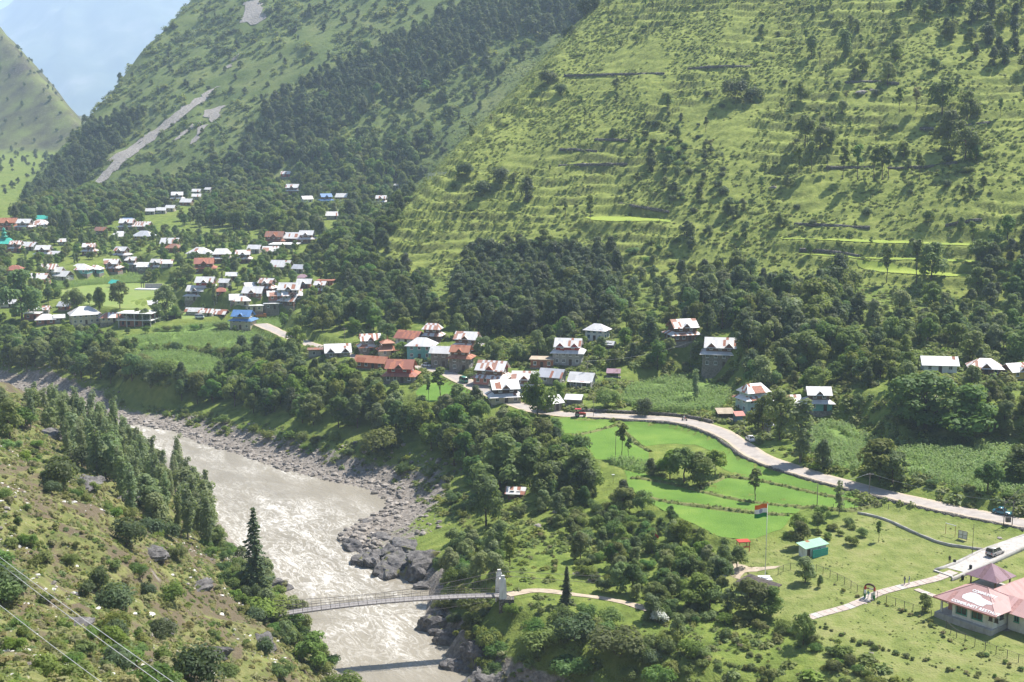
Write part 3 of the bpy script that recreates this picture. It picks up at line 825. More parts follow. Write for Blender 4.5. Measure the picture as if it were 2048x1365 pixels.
# paving slabs of the walk (each slab is a piece of its own) and its steps
def slab_path(name, pts, half, lab_seed, steps=()):
    base = ribbon(name, pts, half * 0.96, 'concrete', -0.02, 3)
    p = np.array(smooth_line(pts, 0.5)); d = np.concatenate(([0], np.cumsum(np.linalg.norm(np.diff(p[:, :2], axis=0), axis=1))))
    rj = random.Random(lab_seed)
    s0 = 0.0
    while s0 < d[-1] - 0.8:
        ln = 1.55
        s1 = min(s0 + ln - 0.10, d[-1])
        q = []
        for ss in (s0, s1):
            c = np.array([np.interp(ss, d, p[:, k]) for k in range(3)])
            c2 = np.array([np.interp(min(ss + 0.4, d[-1]), d, p[:, k]) for k in range(3)]); c1 = np.array([np.interp(max(ss - 0.4, 0), d, p[:, k]) for k in range(3)])
            t = (c2 - c1)[:2]; t = t / (np.linalg.norm(t) + 1e-9)
            nn = np.array((-t[1], t[0]))
            q.append((c, nn))
        dz = rj.uniform(0.07, 0.11)
        (c0, n0), (c1, n1) = q
        pts4 = [(c0[0] - n0[0] * half, c0[1] - n0[1] * half, c0[2] + dz), (c1[0] - n1[0] * half, c1[1] - n1[1] * half, c1[2] + dz),
                (c1[0] + n1[0] * half, c1[1] + n1[1] * half, c1[2] + dz), (c0[0] + n0[0] * half, c0[1] + n0[1] * half, c0[2] + dz)]
        MB().slab(pts4[::-1], 0.12).build('paving_slab', rj.choice(['slab_pink', 'concrete', 'slab_pink']), base)
        s0 += ln
    return base
slab_path('walkway', WALKW, 1.05, 11)
slab_path('side_walkway', WALK2W[1:], 0.7, 12)
# platform edge and steps between driveway and walk
def px_box(mb, a, b, z, w, h):
    """a low beam between two pixels at height z"""
    p0 = Vector(P(*a, z)); p1 = Vector(P(*b, z)); t = (p1 - p0).normalized(); n = Vector((-t.y, t.x, 0)) * w / 2
    mb.slab([p0 - n, p1 - n, p1 + n, p0 + n], h)
mb = MB(); px_box(mb, (1868, 1140), (1908, 1154), 15.15, 0.45, 0.75); px_box(mb, (1878, 1148), (1902, 1152), 14.95, 0.6, 0.5); px_box(mb, (1908, 1154), (1945, 1138), 15.15, 0.4, 0.7)
tag(mb.build('terrace_edge', 'concrete'), 'pale stepped concrete edge where the walk drops below the driveway', 'kerb')
mb = MB()
for k, (a, b2) in enumerate((((1722, 1204), (1734, 1208)), ((1728, 1200), (1741, 1204)), ((1734, 1196), (1747, 1200)))):
    px_box(mb, a, b2, 13.75 + 0.16 * k, 0.5, 0.5)
tag(mb.build('step_flight', 'slab_pink'), 'three worn steps climbing to the painted gate arch', 'steps')

# earth bunds between the paddies
def bund(pts, w=0.55, h=0.4):
    p = smooth_line([at(a, b) for a, b in pts], 1.2)
    rj = random.Random(int(pts[0][0]))
    V = []; n = len(p)
    q = np.array(p); t = np.gradient(q[:, :2], axis=0); t /= np.linalg.norm(t, axis=1)[:, None]
    for i in range(n):
        nn = np.array((-t[i, 1], t[i, 0]))
        for o, z in ((-w * 1.6, -0.15), (-w * 0.6, h), (w * 0.6, h), (w * 1.6, -0.15)):
            c = q[i, :2] + nn * (o + rj.uniform(-.12, .12)); V.append((c[0], c[1], float(H(c[0], c[1])) + z + rj.uniform(-.08, .1)))
    ii = np.arange(n * 4).reshape(n, 4)
    F = np.stack((ii[:-1, :-1], ii[1:, :-1], ii[1:, 1:], ii[:-1, 1:]), -1).reshape(-1, 4)[:, ::-1]
    o = tag(link('earth_bund', np_mesh('earth_bund', V, F, 'bund', True)), kind='structure')
    return p
field_material('bund', (0.10, 0.12, 0.03), (0.16, 0.18, 0.05), (0.22, 0.21, 0.09), 0.6)
BUNDS = []
for pl in ([(1130, 875), (1165, 869), (1200, 861), (1236, 850)], [(1236, 850), (1252, 866), (1276, 890), (1300, 904)], [(1262, 957), (1300, 961), (1350, 971), (1400, 984), (1470, 1000), (1540, 1010), (1600, 1015)],
           [(1440, 950), (1500, 960), (1560, 972), (1640, 990), (1720, 1008)], [(1275, 992), (1340, 1006), (1400, 1013), (1480, 1023), (1570, 1032)], [(1400, 978), (1430, 965), (1452, 953)],
           [(1590, 1016), (1640, 1016), (1700, 1022), (1750, 1012)]):
    BUNDS.append(bund(pl))
# scree runs on the far hillside
m, nt, b = nodes_of('scree', 0.95, 0.1)
p = geo_pos(nt)
c = ramp(nt, noise(nt, p, 0.6, 8, 0.75), [(0.3, (0.13, 0.115, 0.10)), (0.5, (0.30, 0.275, 0.25)), (0.7, (0.46, 0.43, 0.39))])
L(nt, c, b.inputs['Base Color']); bump(nt, b, noise(nt, p, 0.5, 6, 0.7), 1.2)
SCREE = [[(478, 108), (486, 104), (460, 134), (448, 140)],
         [(432, 172), (438, 172), (398, 212), (368, 233), (324, 266), (264, 314), (208, 364), (188, 371), (200, 350), (250, 304), (300, 266), (350, 228), (392, 200)],
         [(436, 214), (448, 212), (440, 232), (428, 246), (420, 238), (400, 236), (412, 220)],
         [(395, 244), (402, 246), (370, 272), (345, 284), (360, 268)],
         [(488, 6), (520, 0), (530, 40), (505, 52), (482, 44)],
         [(404, 250), (414, 252), (394, 284), (380, 292)],
         [(290, 270), (296, 272), (262, 300), (222, 326), (214, 326)]]
SCREE_W = []
for s in SCREE:
    w = [at(a, b)[:2] for a, b in s]
    patch('scree', w, 'scree', 5.0, 0.7, jitter=2.6)
    SCREE_W.append(w)
# label, px, py (foot of the front wall in the photograph), apparent width ; then the look
def _h(*a, **k): return (a, k)
HOUSES = [
 # the hamlet along the road
 _h('three-storey stone house with rust-streaked hip roof and pale balcony band at the hamlet edge', 738, 709, 54, 'tier', 'tin_stripe', 'w_stone', 1, 14, upper='w_grey', dorm=1, short='the balcony-banded stone house'),
 _h('small cream building with a tiered orange roof topped by a spire', 773, 718, 44, 'hip', 'tin_rust', 'w_cream', 1, 18, dorm=0, name='shrine', cat='shrine', short='the spired orange shrine'),
 _h('white-walled house with a big plain rust-orange gable roof behind the spired shrine', 818, 694, 62, 'gable', 'tin_red', 'w_white', 1, -24, dorm=0, gable='wood_dark', pitch=33, short='the big orange gable roof'),
 _h('brown house with rust and white roof pieces uphill of the teal shop', 864, 687, 46, 'tier', 'tin_streak', 'w_brown', 1, -12, dorm=0, short='the rust and white roof uphill of the teal shop'),
 _h('teal-painted two-storey shop with white windows and a wide silver hip roof', 842, 722, 62, 'hip', 'tin', 'w_teal', 2, -10, dorm=0, short='the teal shop'),
 _h('two-storey timber shop house with a plain bright silver roof beside the teal shop', 882, 738, 44, 'gable', 'tin', 'w_stone', 2, -12, dorm=0, short='the timber shop house'),
 _h('rusty house with a round-topped dormer in its streaked tin roof below the walnut trees', 934, 708, 64, 'tier', 'tin_streak', 'w_brown', 1, -16, dorm=1, short='the rusty dormer house'),
 _h('tall stone-fronted house with a brown rusted roof at the bend of the village road', 922, 746, 52, 'tier', 'tin_rust', 'w_stone', 2, -14, dorm=1, hscale=0.9, short='the tall house at the road bend'),
 _h('red timber house with rust-red tiered roof standing above the small rice plot', 800, 768, 72, 'tier', 'tin_red', 'w_stone', 1, -8, dorm=1, upper='w_red', short='the red timber house'),
 _h('long low rust-striped shop row behind the red timber house', 742, 742, 74, 'gable', 'tin_rust', 'w_brick', 1, -20, dr=0.4, dorm=0, name='shop_row', cat='shops', short='the rust-striped shop row'),
 _h('pink-walled roadside house with a large streaked silver roof and steep dormer', 985, 776, 84, 'tier', 'tin_streak', 'w_pink', 1, -18, dorm=1, gable='w_red', short='the pink-walled house'),
 _h('pale teal house with a half rusted half white gable roof', 1050, 790, 62, 'tier', 'tin_streak', 'w_paleteal', 1, -6, dorm=1, short='the pale teal house'),
 _h('house with a two-tier silver roof and dark upper storey among trees below the road', 1008, 808, 74, 'tier', 'tin', 'w_cream', 1, 12, dorm=1, upper='wood_dark', short='the two-tier silver house'),
 _h('plain grey gable-roofed barn beside the verandah house', 1106, 772, 58, 'gable', 'tin_grey', 'w_grey', 1, -22, dorm=0, gable='w_grey', name='barn', cat='barn', short='the grey barn'),
 _h('white-roofed bungalow with a railed verandah beside the grey barn', 1166, 780, 58, 'gable', 'tin', 'w_grey', 1, -20, dorm=0, gable='w_grey', verandah=True, short='the verandah house'),
 _h('open-fronted shed with a bright silver roof at the tractor end of the road', 1148, 816, 44, 'shed', 'tin', 'w_grey', 1, -12, name='open_shed', cat='shed', short='the open silver shed'),
 _h('low hut with a silver roof and red fascia beside the tractor', 1100, 826, 52, 'gable', 'tin', 'w_stone', 1, 35, dorm=0, gable='w_red', name='hut', cat='hut', short='the red-edged hut'),
 _h('three-storey house with bright white roof, red dormers and rows of white windows', 1138, 734, 70, 'tier', 'tin', 'w_grey', 2, -10, dorm=2, upper='w_red', gable='w_red', hscale=0.85, short='the red-dormered three-storey house'),
 _h('single-storey brown house with a flat mud roof beside the red-dormered house', 1086, 738, 50, 'flat', 'dirt_path', 'w_brick', 1, -8, short='the flat mud-roofed house'),
 _h('white and blue house with a plain silver hip roof under the dark wood', 1196, 686, 54, 'hip', 'tin', 'w_white', 2, -26, dorm=0, trim='w_blue', hscale=0.8, short='the white and blue house'),
 _h('tiny brown outhouse with a tin roof below the white and blue house', 1220, 700, 20, 'gable', 'tin', 'w_brown', 1, -20, dorm=0, name='outhouse', cat='outhouse', hscale=0.7, short='the brown outhouse'),
 _h('open lean-to with a purple-grey tin roof at the edge of the maize', 1228, 756, 34, 'shed', 'tin_purple', 'wood_grey', 1, -8, name='open_shed', cat='shed', hscale=0.7, short='the lean-to by the maize'),
 _h('timber house with crossing white and rust roofs on the slope above the maize', 1368, 708, 74, 'tier', 'tin_streak', 'w_brown', 1, 16, dorm=1, short='the crossing-roofed house'),
 _h('large timber house with stacked silver roofs, two dormers and an orange ridge', 1446, 742, 86, 'tier', 'tin', 'w_stone', 2, -12, dorm=2, gable='w_brick', hscale=0.9, short='the stacked silver roofs'),
 _h('pale teal roadside house with a rust-and-white striped hip roof', 1512, 832, 74, 'tier', 'tin_stripe', 'w_paleteal', 2, 22, dorm=0, upper='w_paleteal', gable='w_brick', hscale=0.85, short='the striped roadside house'),
 _h('open roadside stall with a tan flat roof left of the striped house', 1452, 842, 40, 'shed', 'dirt_path', 'w_brown', 1, 4, name='stall', cat='stall', hscale=0.9, short='the tan-roofed stall'),
 _h('small shop front with a pink sloping awning beside the tan-roofed stall', 1480, 848, 26, 'shed', 'w_pink', 'w_blue', 1, 10, name='shop', cat='shop', short='the pink-awned shop'),
 _h('low house with white and rusty roof sheets half hidden behind the roadside trees', 1575, 828, 60, 'gable', 'tin_streak', 'w_brown', 1, 6, dorm=0, short='the half hidden roadside house'),
 _h('tin kiosk with a blue-grey roof under the roadside trees', 1540, 868, 24, 'shed', 'tin_grey', 'w_grey', 1, 24, name='kiosk', cat='kiosk', short='the tin kiosk'),
 _h('white-roofed house with a dormer, red verandah and teal wall beside the maize', 1640, 836, 56, 'tier', 'tin', 'w_teal', 1, -4, dorm=1, gable='w_brown', short='the red-verandah house'),
 _h('long plain white roof showing over treetops on the right-hand slope', 1884, 748, 74, 'gable', 'tin', 'w_white', 1, -8, dr=0.55, dorm=0, short='the long white roof'),
 _h('house with a broad white hip roof and dark windows above the right-hand maize', 1980, 756, 74, 'hip', 'tin_streak', 'w_brown', 1, -14, dorm=1, short='the broad white-roofed house'),
 _h('white-gabled house with a yellow wall cut by the right edge of view', 2040, 762, 56, 'gable', 'tin', 'w_yellow', 1, 18, dorm=1, gable='w_brown', short='the yellow-walled house'),
 _h('grey windowless block with a flat roof left of the twin-gabled roof', 634, 714, 40, 'flat', 'tin_brown', 'w_grey', 1, 10, dr=0.6, name='store_block', cat='building', short='the grey block'),
 _h('low house with twin triangular dormers on a white roof, left end of the hamlet', 672, 717, 58, 'gable', 'tin', 'w_stone', 1, 12, dorm=2, gable='wood_dark', short='the twin-gabled roof'),
 _h('little hut with a half red half white tin roof in the riverside wood', 1032, 998, 36, 'gable', 'tin_stripe', 'w_brown', 1, -8, dorm=0, dr=0.7, name='hut', cat='hut', hscale=0.7, short='the riverside hut'),
 # the plain upstream
 _h('cream house with a two-tier bright blue roof alone beside the fields', 483, 664, 52, 'tier', 'tin_blue', 'w_cream', 2, -10, dorm=1, upper='w_cream', gable='wood_dark', hscale=0.8, short='the blue-roofed house'),
 _h('big two-storey block with a pale pinkish hip roof on the left plain', 160, 657, 74, 'hip', 'tin', 'w_cream', 2, 26, dorm=0, name='school_block', cat='building', hscale=0.9, short='the pale hip-roofed block'),
 _h('long block with a red-striped tin roof beside the pale hip-roofed block', 224, 652, 62, 'hip', 'tin_stripe', 'w_cream', 1, 14, dr=0.45, dorm=0, name='school_block', cat='building', short='the red-striped block'),
 _h('small house with a pale four-sided roof left of the pale hip-roofed block', 86, 652, 44, 'hip', 'tin', 'w_brick', 1, 16, dorm=0, short='the small four-sided roof'),
 _h('narrow annexe with a white roof between the two hip-roofed buildings', 116, 648, 22, 'gable', 'tin', 'w_grey', 1, 20, dorm=0, name='annexe', cat='building', short='the narrow annexe'),
 _h('low rusty shed behind the small four-sided roof', 76, 628, 42, 'gable', 'tin_streak', 'w_grey', 1, 4, dr=0.4, dorm=0, name='shed', cat='shed', hscale=0.7, short='the low rusty shed'),
 _h('shed with a blue-grey sheet roof behind the pale hip-roofed block', 128, 624, 28, 'gable', 'tin_grey', 'w_brick', 1, -12, dorm=0, name='shed', cat='shed', hscale=0.8, short='the blue-grey shed'),
 _h('long white shed at the far left under tall trees', 12, 616, 36, 'gable', 'tin', 'w_white', 1, 0, dr=0.5, dorm=0, name='shed', cat='shed', hscale=0.8, short='the long white shed'),
 _h('tiny pavilion with a sea-green roof on the sports meadow', 228, 576, 24, 'gable', 'tin_teal', 'w_white', 1, -30, dorm=0, name='pavilion', cat='pavilion', hscale=0.9, short='the sea-green pavilion'),
 _h('two-tier white-roofed house standing alone on the meadow', 390, 604, 46, 'tier', 'tin', 'w_grey', 1, -6, dorm=1, upper='wood_dark', short='the lone white house on the meadow'),
 _h('green-walled house with a two-tier white roof', 408, 578, 46, 'tier', 'tin', 'w_green', 1, -4, dorm=1, upper='w_red', short='the green-walled house'),
 _h('brown pagoda-like house with rust-red tiered roofs', 405, 548, 50, 'tier', 'tin_red', 'w_brown', 1, 8, dorm=1, upper='w_brown', short='the rust-red pagoda house'),
 _h('wide house with a pale peaked roof uphill of the rust-red pagoda house', 440, 528, 48, 'tier', 'tin', 'w_brown', 1, 10, dorm=0, short='the pale peaked house'),
 _h('large white hip-roofed house under the green knoll', 396, 517, 50, 'hip', 'tin', 'w_white', 1, -8, dorm=1, short='the large white house under the knoll'),
 _h('roadside shed row with a white roof below the lone white house', 388, 632, 38, 'gable', 'tin', 'w_grey', 1, -10, dr=0.45, dorm=0, name='shed', cat='shed', hscale=0.8, short='the white shed row'),
 _h('roadside shed with a rust-striped roof next to the white shed row', 412, 634, 30, 'gable', 'tin_stripe', 'w_grey', 1, -10, dr=0.6, dorm=0, name='shed', cat='shed', hscale=0.8, short='the rust-striped shed'),
 _h('barn with a half rusted roof left of the blue-roofed house', 440, 634, 30, 'gable', 'tin_stripe', 'wood_dark', 1, -16, dr=0.8, dorm=0, name='barn', cat='barn', short='the half rusted barn'),
 _h('small hut with a brown fascia above the unfinished building', 300, 614, 26, 'gable', 'tin', 'w_cream', 1, 12, dorm=0, name='hut', cat='hut', hscale=0.8, short='the brown-edged hut'),
]
# the crowded quarter behind the blue roof, then the village up the slope: px, py, width, style, roof, wall, label
_T, _G, _Hp = 'tier', 'gable', 'hip'
for (px, py, w, sty, rf, wl, rot, lab) in [
 (474, 602, 40, _G, 'tin', 'w_grey', 12, 'plain white gable roof at the left of the crowded quarter'),
 (505, 596, 44, _G, 'tin', 'w_brown', -8, 'white roof with a dark dormer in the middle of the crowded quarter'),
 (532, 588, 40, _T, 'tin_streak', 'w_brick', -16, 'rust-gabled house at the top of the crowded quarter'),
 (482, 614, 34, _Hp, 'tin', 'w_cream', 8, 'small white-roofed house in front of the plain white gable roof'),
 (548, 612, 34, _G, 'tin_streak', 'w_brick', 14, 'small rust-topped house squeezed between taller white roofs'),
 (578, 596, 46, _G, 'tin', 'w_cream', -4, 'cream house with a wide white roof and one dormer'),
 (582, 612, 44, _G, 'tin_streak', 'w_grey', 10, 'grey house with a worn white roof below the wide dormered one'),
 (576, 628, 44, _G, 'tin', 'w_brown', -20, 'brown barn-like house with a plain white roof beside the big riverside trees'),
 (508, 628, 34, 'flat', 'concrete_white', 'w_cream', 2, 'flat-roofed concrete house behind the blue-roofed one'),
 (542, 634, 30, 'flat', 'concrete_white', 'w_stone', 6, 'unplastered flat-roofed house next to a red lorry'),
 (498, 584, 26, _G, 'tin', 'w_grey', 26, 'narrow white roof turned sideways at the top of the crowded quarter'),
 (560, 545, 48, _G, 'tin', 'w_stone', -14, 'grey stone house with a white roof at the edge of the maize strip'),
 (598, 548, 30, _G, 'tin_grey', 'w_grey', -20, 'grey-roofed shed right of the grey stone house'),
 (604, 566, 22, _Hp, 'tin_purple', 'w_pink', 8, 'small purple-roofed tower-like house above the brick shell'),
 (608, 578, 30, _G, 'tin', 'w_brick', -6, 'white roof with a dark dormer under the purple-roofed house'),
 (640, 588, 28, _T, 'tin_streak', 'w_brick', -10, 'tiered rust-edged house at the right end of the village'),
 (650, 574, 34, 'flat', 'w_brick', 'w_brick', -6, 'roofless brick shell of a house under construction'),
 (548, 492, 46, _T, 'tin_brown', 'w_stone', -4, 'brown-roofed left wing of the long hillside row'),
 (582, 486, 40, _G, 'tin', 'w_brown', -4, 'white middle roof of the long hillside row'),
 (612, 488, 36, _T, 'tin', 'w_brown', -6, 'white right end of the long hillside row'),
 (566, 500, 56, 'flat', 'concrete_white', 'w_stone', -2, 'flat-fronted building below the long hillside row'),
 (484, 528, 36, _T, 'tin_streak', 'w_brown', 6, 'tiered house with pinkish white roof left of the grey stone house'),
 (508, 508, 28, _G, 'tin', 'w_grey', -10, 'small white roof among bushes below the flat-fronted building'),
 (540, 512, 32, _G, 'tin_streak', 'w_stone', 4, 'low rust-spotted roof below the hillside row'),
 (240, 514, 36, _T, 'tin', 'w_grey', -18, 'tall grey house with a lopsided white roof'),
 (236, 482, 42, _Hp, 'tin', 'w_cream', 8, 'broad pale hip roof, left one of a pair'),
 (284, 482, 44, _Hp, 'tin_grey', 'w_yellow', -8, 'broad pale hip roof, right one of a pair'),
 (252, 462, 34, _T, 'tin', 'w_brown', 0, 'white two-tier roof under the blue sheet roof'),
 (284, 462, 34, _G, 'tin_streak', 'w_brown', -8, 'white and rust roof right of the blue sheet roof'),
 (254, 450, 18, _G, 'tin_blue', 'w_blue', -2, 'small bright blue sheet roof far up the village'),
 (338, 496, 36, _G, 'tin', 'w_brown', -2, 'plain white roof left of the green knoll'),
 (344, 506, 32, _Hp, 'tin_brown', 'w_brown', -6, 'maroon roof just below a plain white one'),
 (300, 430, 18, _G, 'tin', 'w_grey', 0, 'left of three small white roofs in a row up the slope'),
 (322, 428, 18, _G, 'tin', 'w_grey', 0, 'middle of three small white roofs in a row up the slope'),
 (340, 424, 20, _G, 'tin', 'w_cream', -8, 'right of three small white roofs in a row up the slope'),
 (352, 404, 30, _T, 'tin', 'w_brown', 10, 'white two-tier roof high above the three small roofs'),
 (372, 412, 26, _G, 'tin', 'w_brick', -10, 'white roof over a red wall just below the highest left cluster'),
 (392, 390, 16, _G, 'tin', 'w_grey', 0, 'tiny white roof at the upper left edge of the trees'),
 (416, 386, 14, _G, 'tin', 'w_grey', -16, 'tiny slanted white roof beside the highest left trees'),
 (392, 400, 18, _G, 'tin', 'w_grey', 5, 'small white roof right of the highest left cluster'),
 (571, 356, 18, _G, 'tin', 'w_red', -2, 'lone red-walled hut, highest roof on the wooded slope'),
 (584, 390, 32, _T, 'tin', 'w_brown', -4, 'white two-tier roof high on the wooded slope'),
 (612, 406, 26, _G, 'tin', 'w_white', 28, 'white gable roof left of the blue roof on the slope'),
 (650, 408, 32, _T, 'tin_blue', 'w_blue', 22, 'bright blue gabled roof on the wooded slope'),
 (684, 402, 28, _G, 'tin', 'w_brown', -10, 'brown house with a white roof under the bright green clearing'),
 (762, 412, 26, _T, 'tin', 'w_brown', -6, 'white-roofed house by the edge of the terraced spur'),
 (794, 380, 14, _G, 'tin', 'w_grey', -30, 'slanted white roof peeking over the terraced spur'),
 (664, 440, 28, _G, 'tin', 'w_grey', 6, 'white roof half buried in trees in mid slope'),
 (14, 462, 40, _T, 'tin_rust', 'w_pink', 0, 'rust-roofed pink house at the far upper left'),
 (46, 462, 34, _T, 'tin', 'w_brown', -4, 'white-roofed house right of the rust-roofed pink one'),
 (76, 458, 42, _Hp, 'tin_streak', 'w_white', -10, 'long white and rust roof below the sea-green sheet roof'),
 (84, 446, 24, _G, 'tin_teal', 'w_white', -4, 'bright sea-green sheet roof in the upper left village'),
 (30, 506, 26, _T, 'tin_streak', 'w_brick', 2, 'house with dark timber upper floor beside the green-domed mosque'),
 (56, 502, 30, _G, 'tin', 'w_grey', -8, 'white roof right of the mosque'),
 (84, 518, 34, _T, 'tin', 'w_cream', 2, 'two-tier white roof with cream walls in the left village'),
 (110, 518, 20, _G, 'tin', 'w_green', -8, 'small white roof with a green wall right of the two-tier one'),
 (176, 512, 30, _T, 'tin_streak', 'w_brown', 6, 'rust and white tiered house by the left village lane'),
 (122, 492, 20, _G, 'tin', 'w_grey', 20, 'lone white roof in front of the tall dark tree'),
 (200, 470, 26, _G, 'tin_brown', 'w_stone', -14, 'brown-and-white roof left of the paired hip roofs'),
 (26, 550, 34, _Hp, 'tin_red', 'w_cream', 4, 'red hip roof at the far left of the lower village'),
 (94, 544, 32, _G, 'tin_stripe', 'w_white', 0, 'orange-striped roof in the lower left village'),
 (108, 555, 32, _G, 'tin', 'w_white', -6, 'white roof in front of the orange-striped one'),
 (74, 560, 38, _G, 'tin_streak', 'w_brick', -4, 'long pinkish roof in the lower left village'),
 (122, 566, 40, _G, 'tin', 'w_grey', -22, 'white slanting roof with a red door facing the meadow'),
 (156, 546, 46, _Hp, 'tin', 'w_teal', -6, 'turquoise-walled house with a wide white hip roof'),
 (186, 544, 32, _Hp, 'tin_streak', 'w_teal', -8, 'turquoise house with a pinkish roof, right of the wide white one'),
 (220, 546, 38, _T, 'tin_streak', 'w_brick', -4, 'two-tier house with pink lower roof facing the meadow'),
 (260, 542, 26, _T, 'tin', 'w_grey', 4, 'white peaked roof above the maize strip'),
 (288, 546, 28, _G, 'concrete_white', 'w_grey', -2, 'low pale roof beside the utility pole'),
 (312, 542, 28, _T, 'tin', 'w_grey', -10, 'white roof left of the big roadside tree'),
 (332, 536, 24, _G, 'tin_streak', 'w_grey', 6, 'small white and rust roof behind the big roadside tree'),
 (448, 576, 26, _G, 'tin', 'w_grey', -18, 'white sheet roof right of the green-walled house'),
 (462, 562, 22, _G, 'tin', 'w_brick', 6, 'small white roof at the back of the crowded quarter'),
 (440, 590, 24, _Hp, 'tin_red', 'w_brick', 2, 'rust-red roof left of the crowded quarter'),
 (62, 642, 30, 'flat', 'concrete_white', 'w_brick', 4, 'flat-roofed brick building behind the left riverside trees'),
]:
    dm = 1 if ('dormer' in lab or sty == _T) else 0
    HOUSES.append(_h(lab, px, py, w, sty, rf, wl, 1, rot, dorm=dm, short=None, group='houses of the upstream village' if py > 470 or px < 460 else 'houses on the wooded slope'))
# ------------------------------------------------------------------ houses
def tin(name, base, rust=(0.30, 0.105, 0.05), frac=0.0, wear=0.25, rough=0.42, sheet=0.9):
    """corrugated sheet roofing: each sheet with its own tone, rust on some of them"""
    m, nt, b = nodes_of(name, rough, 0.3)
    tc = N(nt, 'TexCoord'); p = tc.outputs['Object']
    sx = N(nt, 'SeparateXYZ'); L(nt, p, sx.inputs[0])
    sn = N(nt, 'SeparateXYZ'); L(nt, tc.outputs['Normal'], sn.inputs[0])
    side = math_(nt, 'GREATER_THAN', math_(nt, 'ABSOLUTE', sn.outputs[0]), math_(nt, 'ABSOLUTE', sn.outputs[1]))
    u = math_(nt, 'ADD', math_(nt, 'MULTIPLY', sx.outputs[1], side), math_(nt, 'MULTIPLY', sx.outputs[0], math_(nt, 'SUBTRACT', 1.0, side)))
    oi = N(nt, 'ObjectInfo')
    sh = math_(nt, 'FLOOR', math_(nt, 'DIVIDE', math_(nt, 'ADD', u, math_(nt, 'MULTIPLY', oi.outputs['Random'], 40.0)), sheet))
    wn_ = N(nt, 'TexWhiteNoise', noise_dimensions='2D')
    vv = math_(nt, 'ADD', math_(nt, 'MULTIPLY', sx.outputs[0], side), math_(nt, 'MULTIPLY', sx.outputs[1], math_(nt, 'SUBTRACT', 1.0, side)))
    row = math_(nt, 'FLOOR', math_(nt, 'DIVIDE', math_(nt, 'ADD', vv, math_(nt, 'MULTIPLY', noise(nt, p, 0.2, 2), 2.0)), 2.6))
    cmb = N(nt, 'CombineXYZ'); L(nt, sh, cmb.inputs[0]); L(nt, math_(nt, 'ADD', math_(nt, 'MULTIPLY', side, 37.0), row), cmb.inputs[1]); L(nt, cmb.outputs[0], wn_.inputs['Vector'])
    w = wn_.outputs['Value']
    n = noise(nt, p, 0.55, 6, 0.65)
    rk = math_(nt, 'MAXIMUM', math_(nt, 'LESS_THAN', w, frac), math_(nt, 'MULTIPLY', step(nt, n, 0.62, 0.75), wear))
    tone = ramp(nt, w, [(0.0, tuple(c * 0.86 for c in base)), (1.0, tuple(min(1, c * 1.08) for c in base))])
    tone = mix(nt, math_(nt, 'MULTIPLY', step(nt, noise(nt, p, 1.8, 5), 0.5, 0.75), 0.35), tone, tuple(c * 0.68 for c in base))
    rc = ramp(nt, noise(nt, p, 2.2, 5), [(0.3, tuple(c * 0.7 for c in rust)), (0.7, tuple(c * 1.35 for c in rust))])
    L(nt, mix(nt, math_(nt, 'MULTIPLY', rk, 0.9), tone, rc), b.inputs['Base Color'])
    L(nt, math_(nt, 'ADD', math_(nt, 'MULTIPLY', rk, 0.4), rough), b.inputs['Roughness'])
    wv = math_(nt, 'SINE', math_(nt, 'MULTIPLY', u, 21.0))
    bump(nt, b, wv, 0.02, 0.6)
    return m
tin('tin', (0.58, 0.57, 0.56), frac=0.06, wear=0.35)
tin('tin_grey', (0.44, 0.45, 0.48), frac=0.04)
tin('tin_streak', (0.64, 0.62, 0.61), rust=(0.36, 0.17, 0.11), frac=0.35, wear=0.6)
tin('tin_stripe', (0.66, 0.64, 0.62), rust=(0.33, 0.12, 0.065), frac=0.55, wear=0.6)
tin('tin_rust', (0.38, 0.17, 0.10), rust=(0.28, 0.10, 0.055), frac=0.4, wear=0.7)
tin('tin_red', (0.30, 0.12, 0.085), rust=(0.42, 0.17, 0.10), frac=0.35, wear=0.5)
tin('tin_brown', (0.24, 0.13, 0.095), frac=0.3, wear=0.5)
tin('tin_blue', (0.10, 0.21, 0.42), frac=0.0, wear=0.1)
tin('tin_teal', (0.06, 0.42, 0.33), frac=0.0, wear=0.05)
tin('tin_palegreen', (0.30, 0.50, 0.36), frac=0.05)
tin('tin_pink', (0.44, 0.265, 0.25), rust=(0.38, 0.21, 0.19), frac=0.15, wear=0.2, rough=0.55)
tin('tin_purple', (0.27, 0.17, 0.20), rust=(0.2, 0.12, 0.13), frac=0.1)
plain('w_stone', (0.24, 0.215, 0.185), 0.95, 0.1, amp=0.4, scale=2.2, bumpd=0.05, dirt=(0.14, 0.12, 0.10))
plain('w_grey', (0.34, 0.33, 0.31), 0.9, 0.1, amp=0.2, scale=1.5, dirt=(0.20, 0.18, 0.16))
plain('w_cream', (0.52, 0.46, 0.34), 0.85, 0.2, amp=0.12, dirt=(0.32, 0.26, 0.18))
plain('w_white', (0.68, 0.68, 0.66), 0.8, 0.2, amp=0.08, dirt=(0.42, 0.40, 0.37))
plain('w_teal', (0.16, 0.40, 0.38), 0.8, 0.2, amp=0.15, dirt=(0.12, 0.25, 0.24))
plain('w_paleteal', (0.42, 0.55, 0.53), 0.8, 0.2, amp=0.12, dirt=(0.30, 0.36, 0.34))
plain('w_green', (0.07, 0.30, 0.22), 0.8, 0.2, amp=0.2)
plain('w_brown', (0.19, 0.11, 0.07), 0.85, 0.2, amp=0.3, scale=3)
plain('w_red', (0.36, 0.07, 0.055), 0.75, 0.25, amp=0.2, dirt=(0.22, 0.06, 0.05))
plain('w_pink', (0.52, 0.23, 0.19), 0.8, 0.2, amp=0.12, dirt=(0.38, 0.2, 0.17))
plain('w_blue', (0.15, 0.30, 0.42), 0.8, 0.2, amp=0.15)
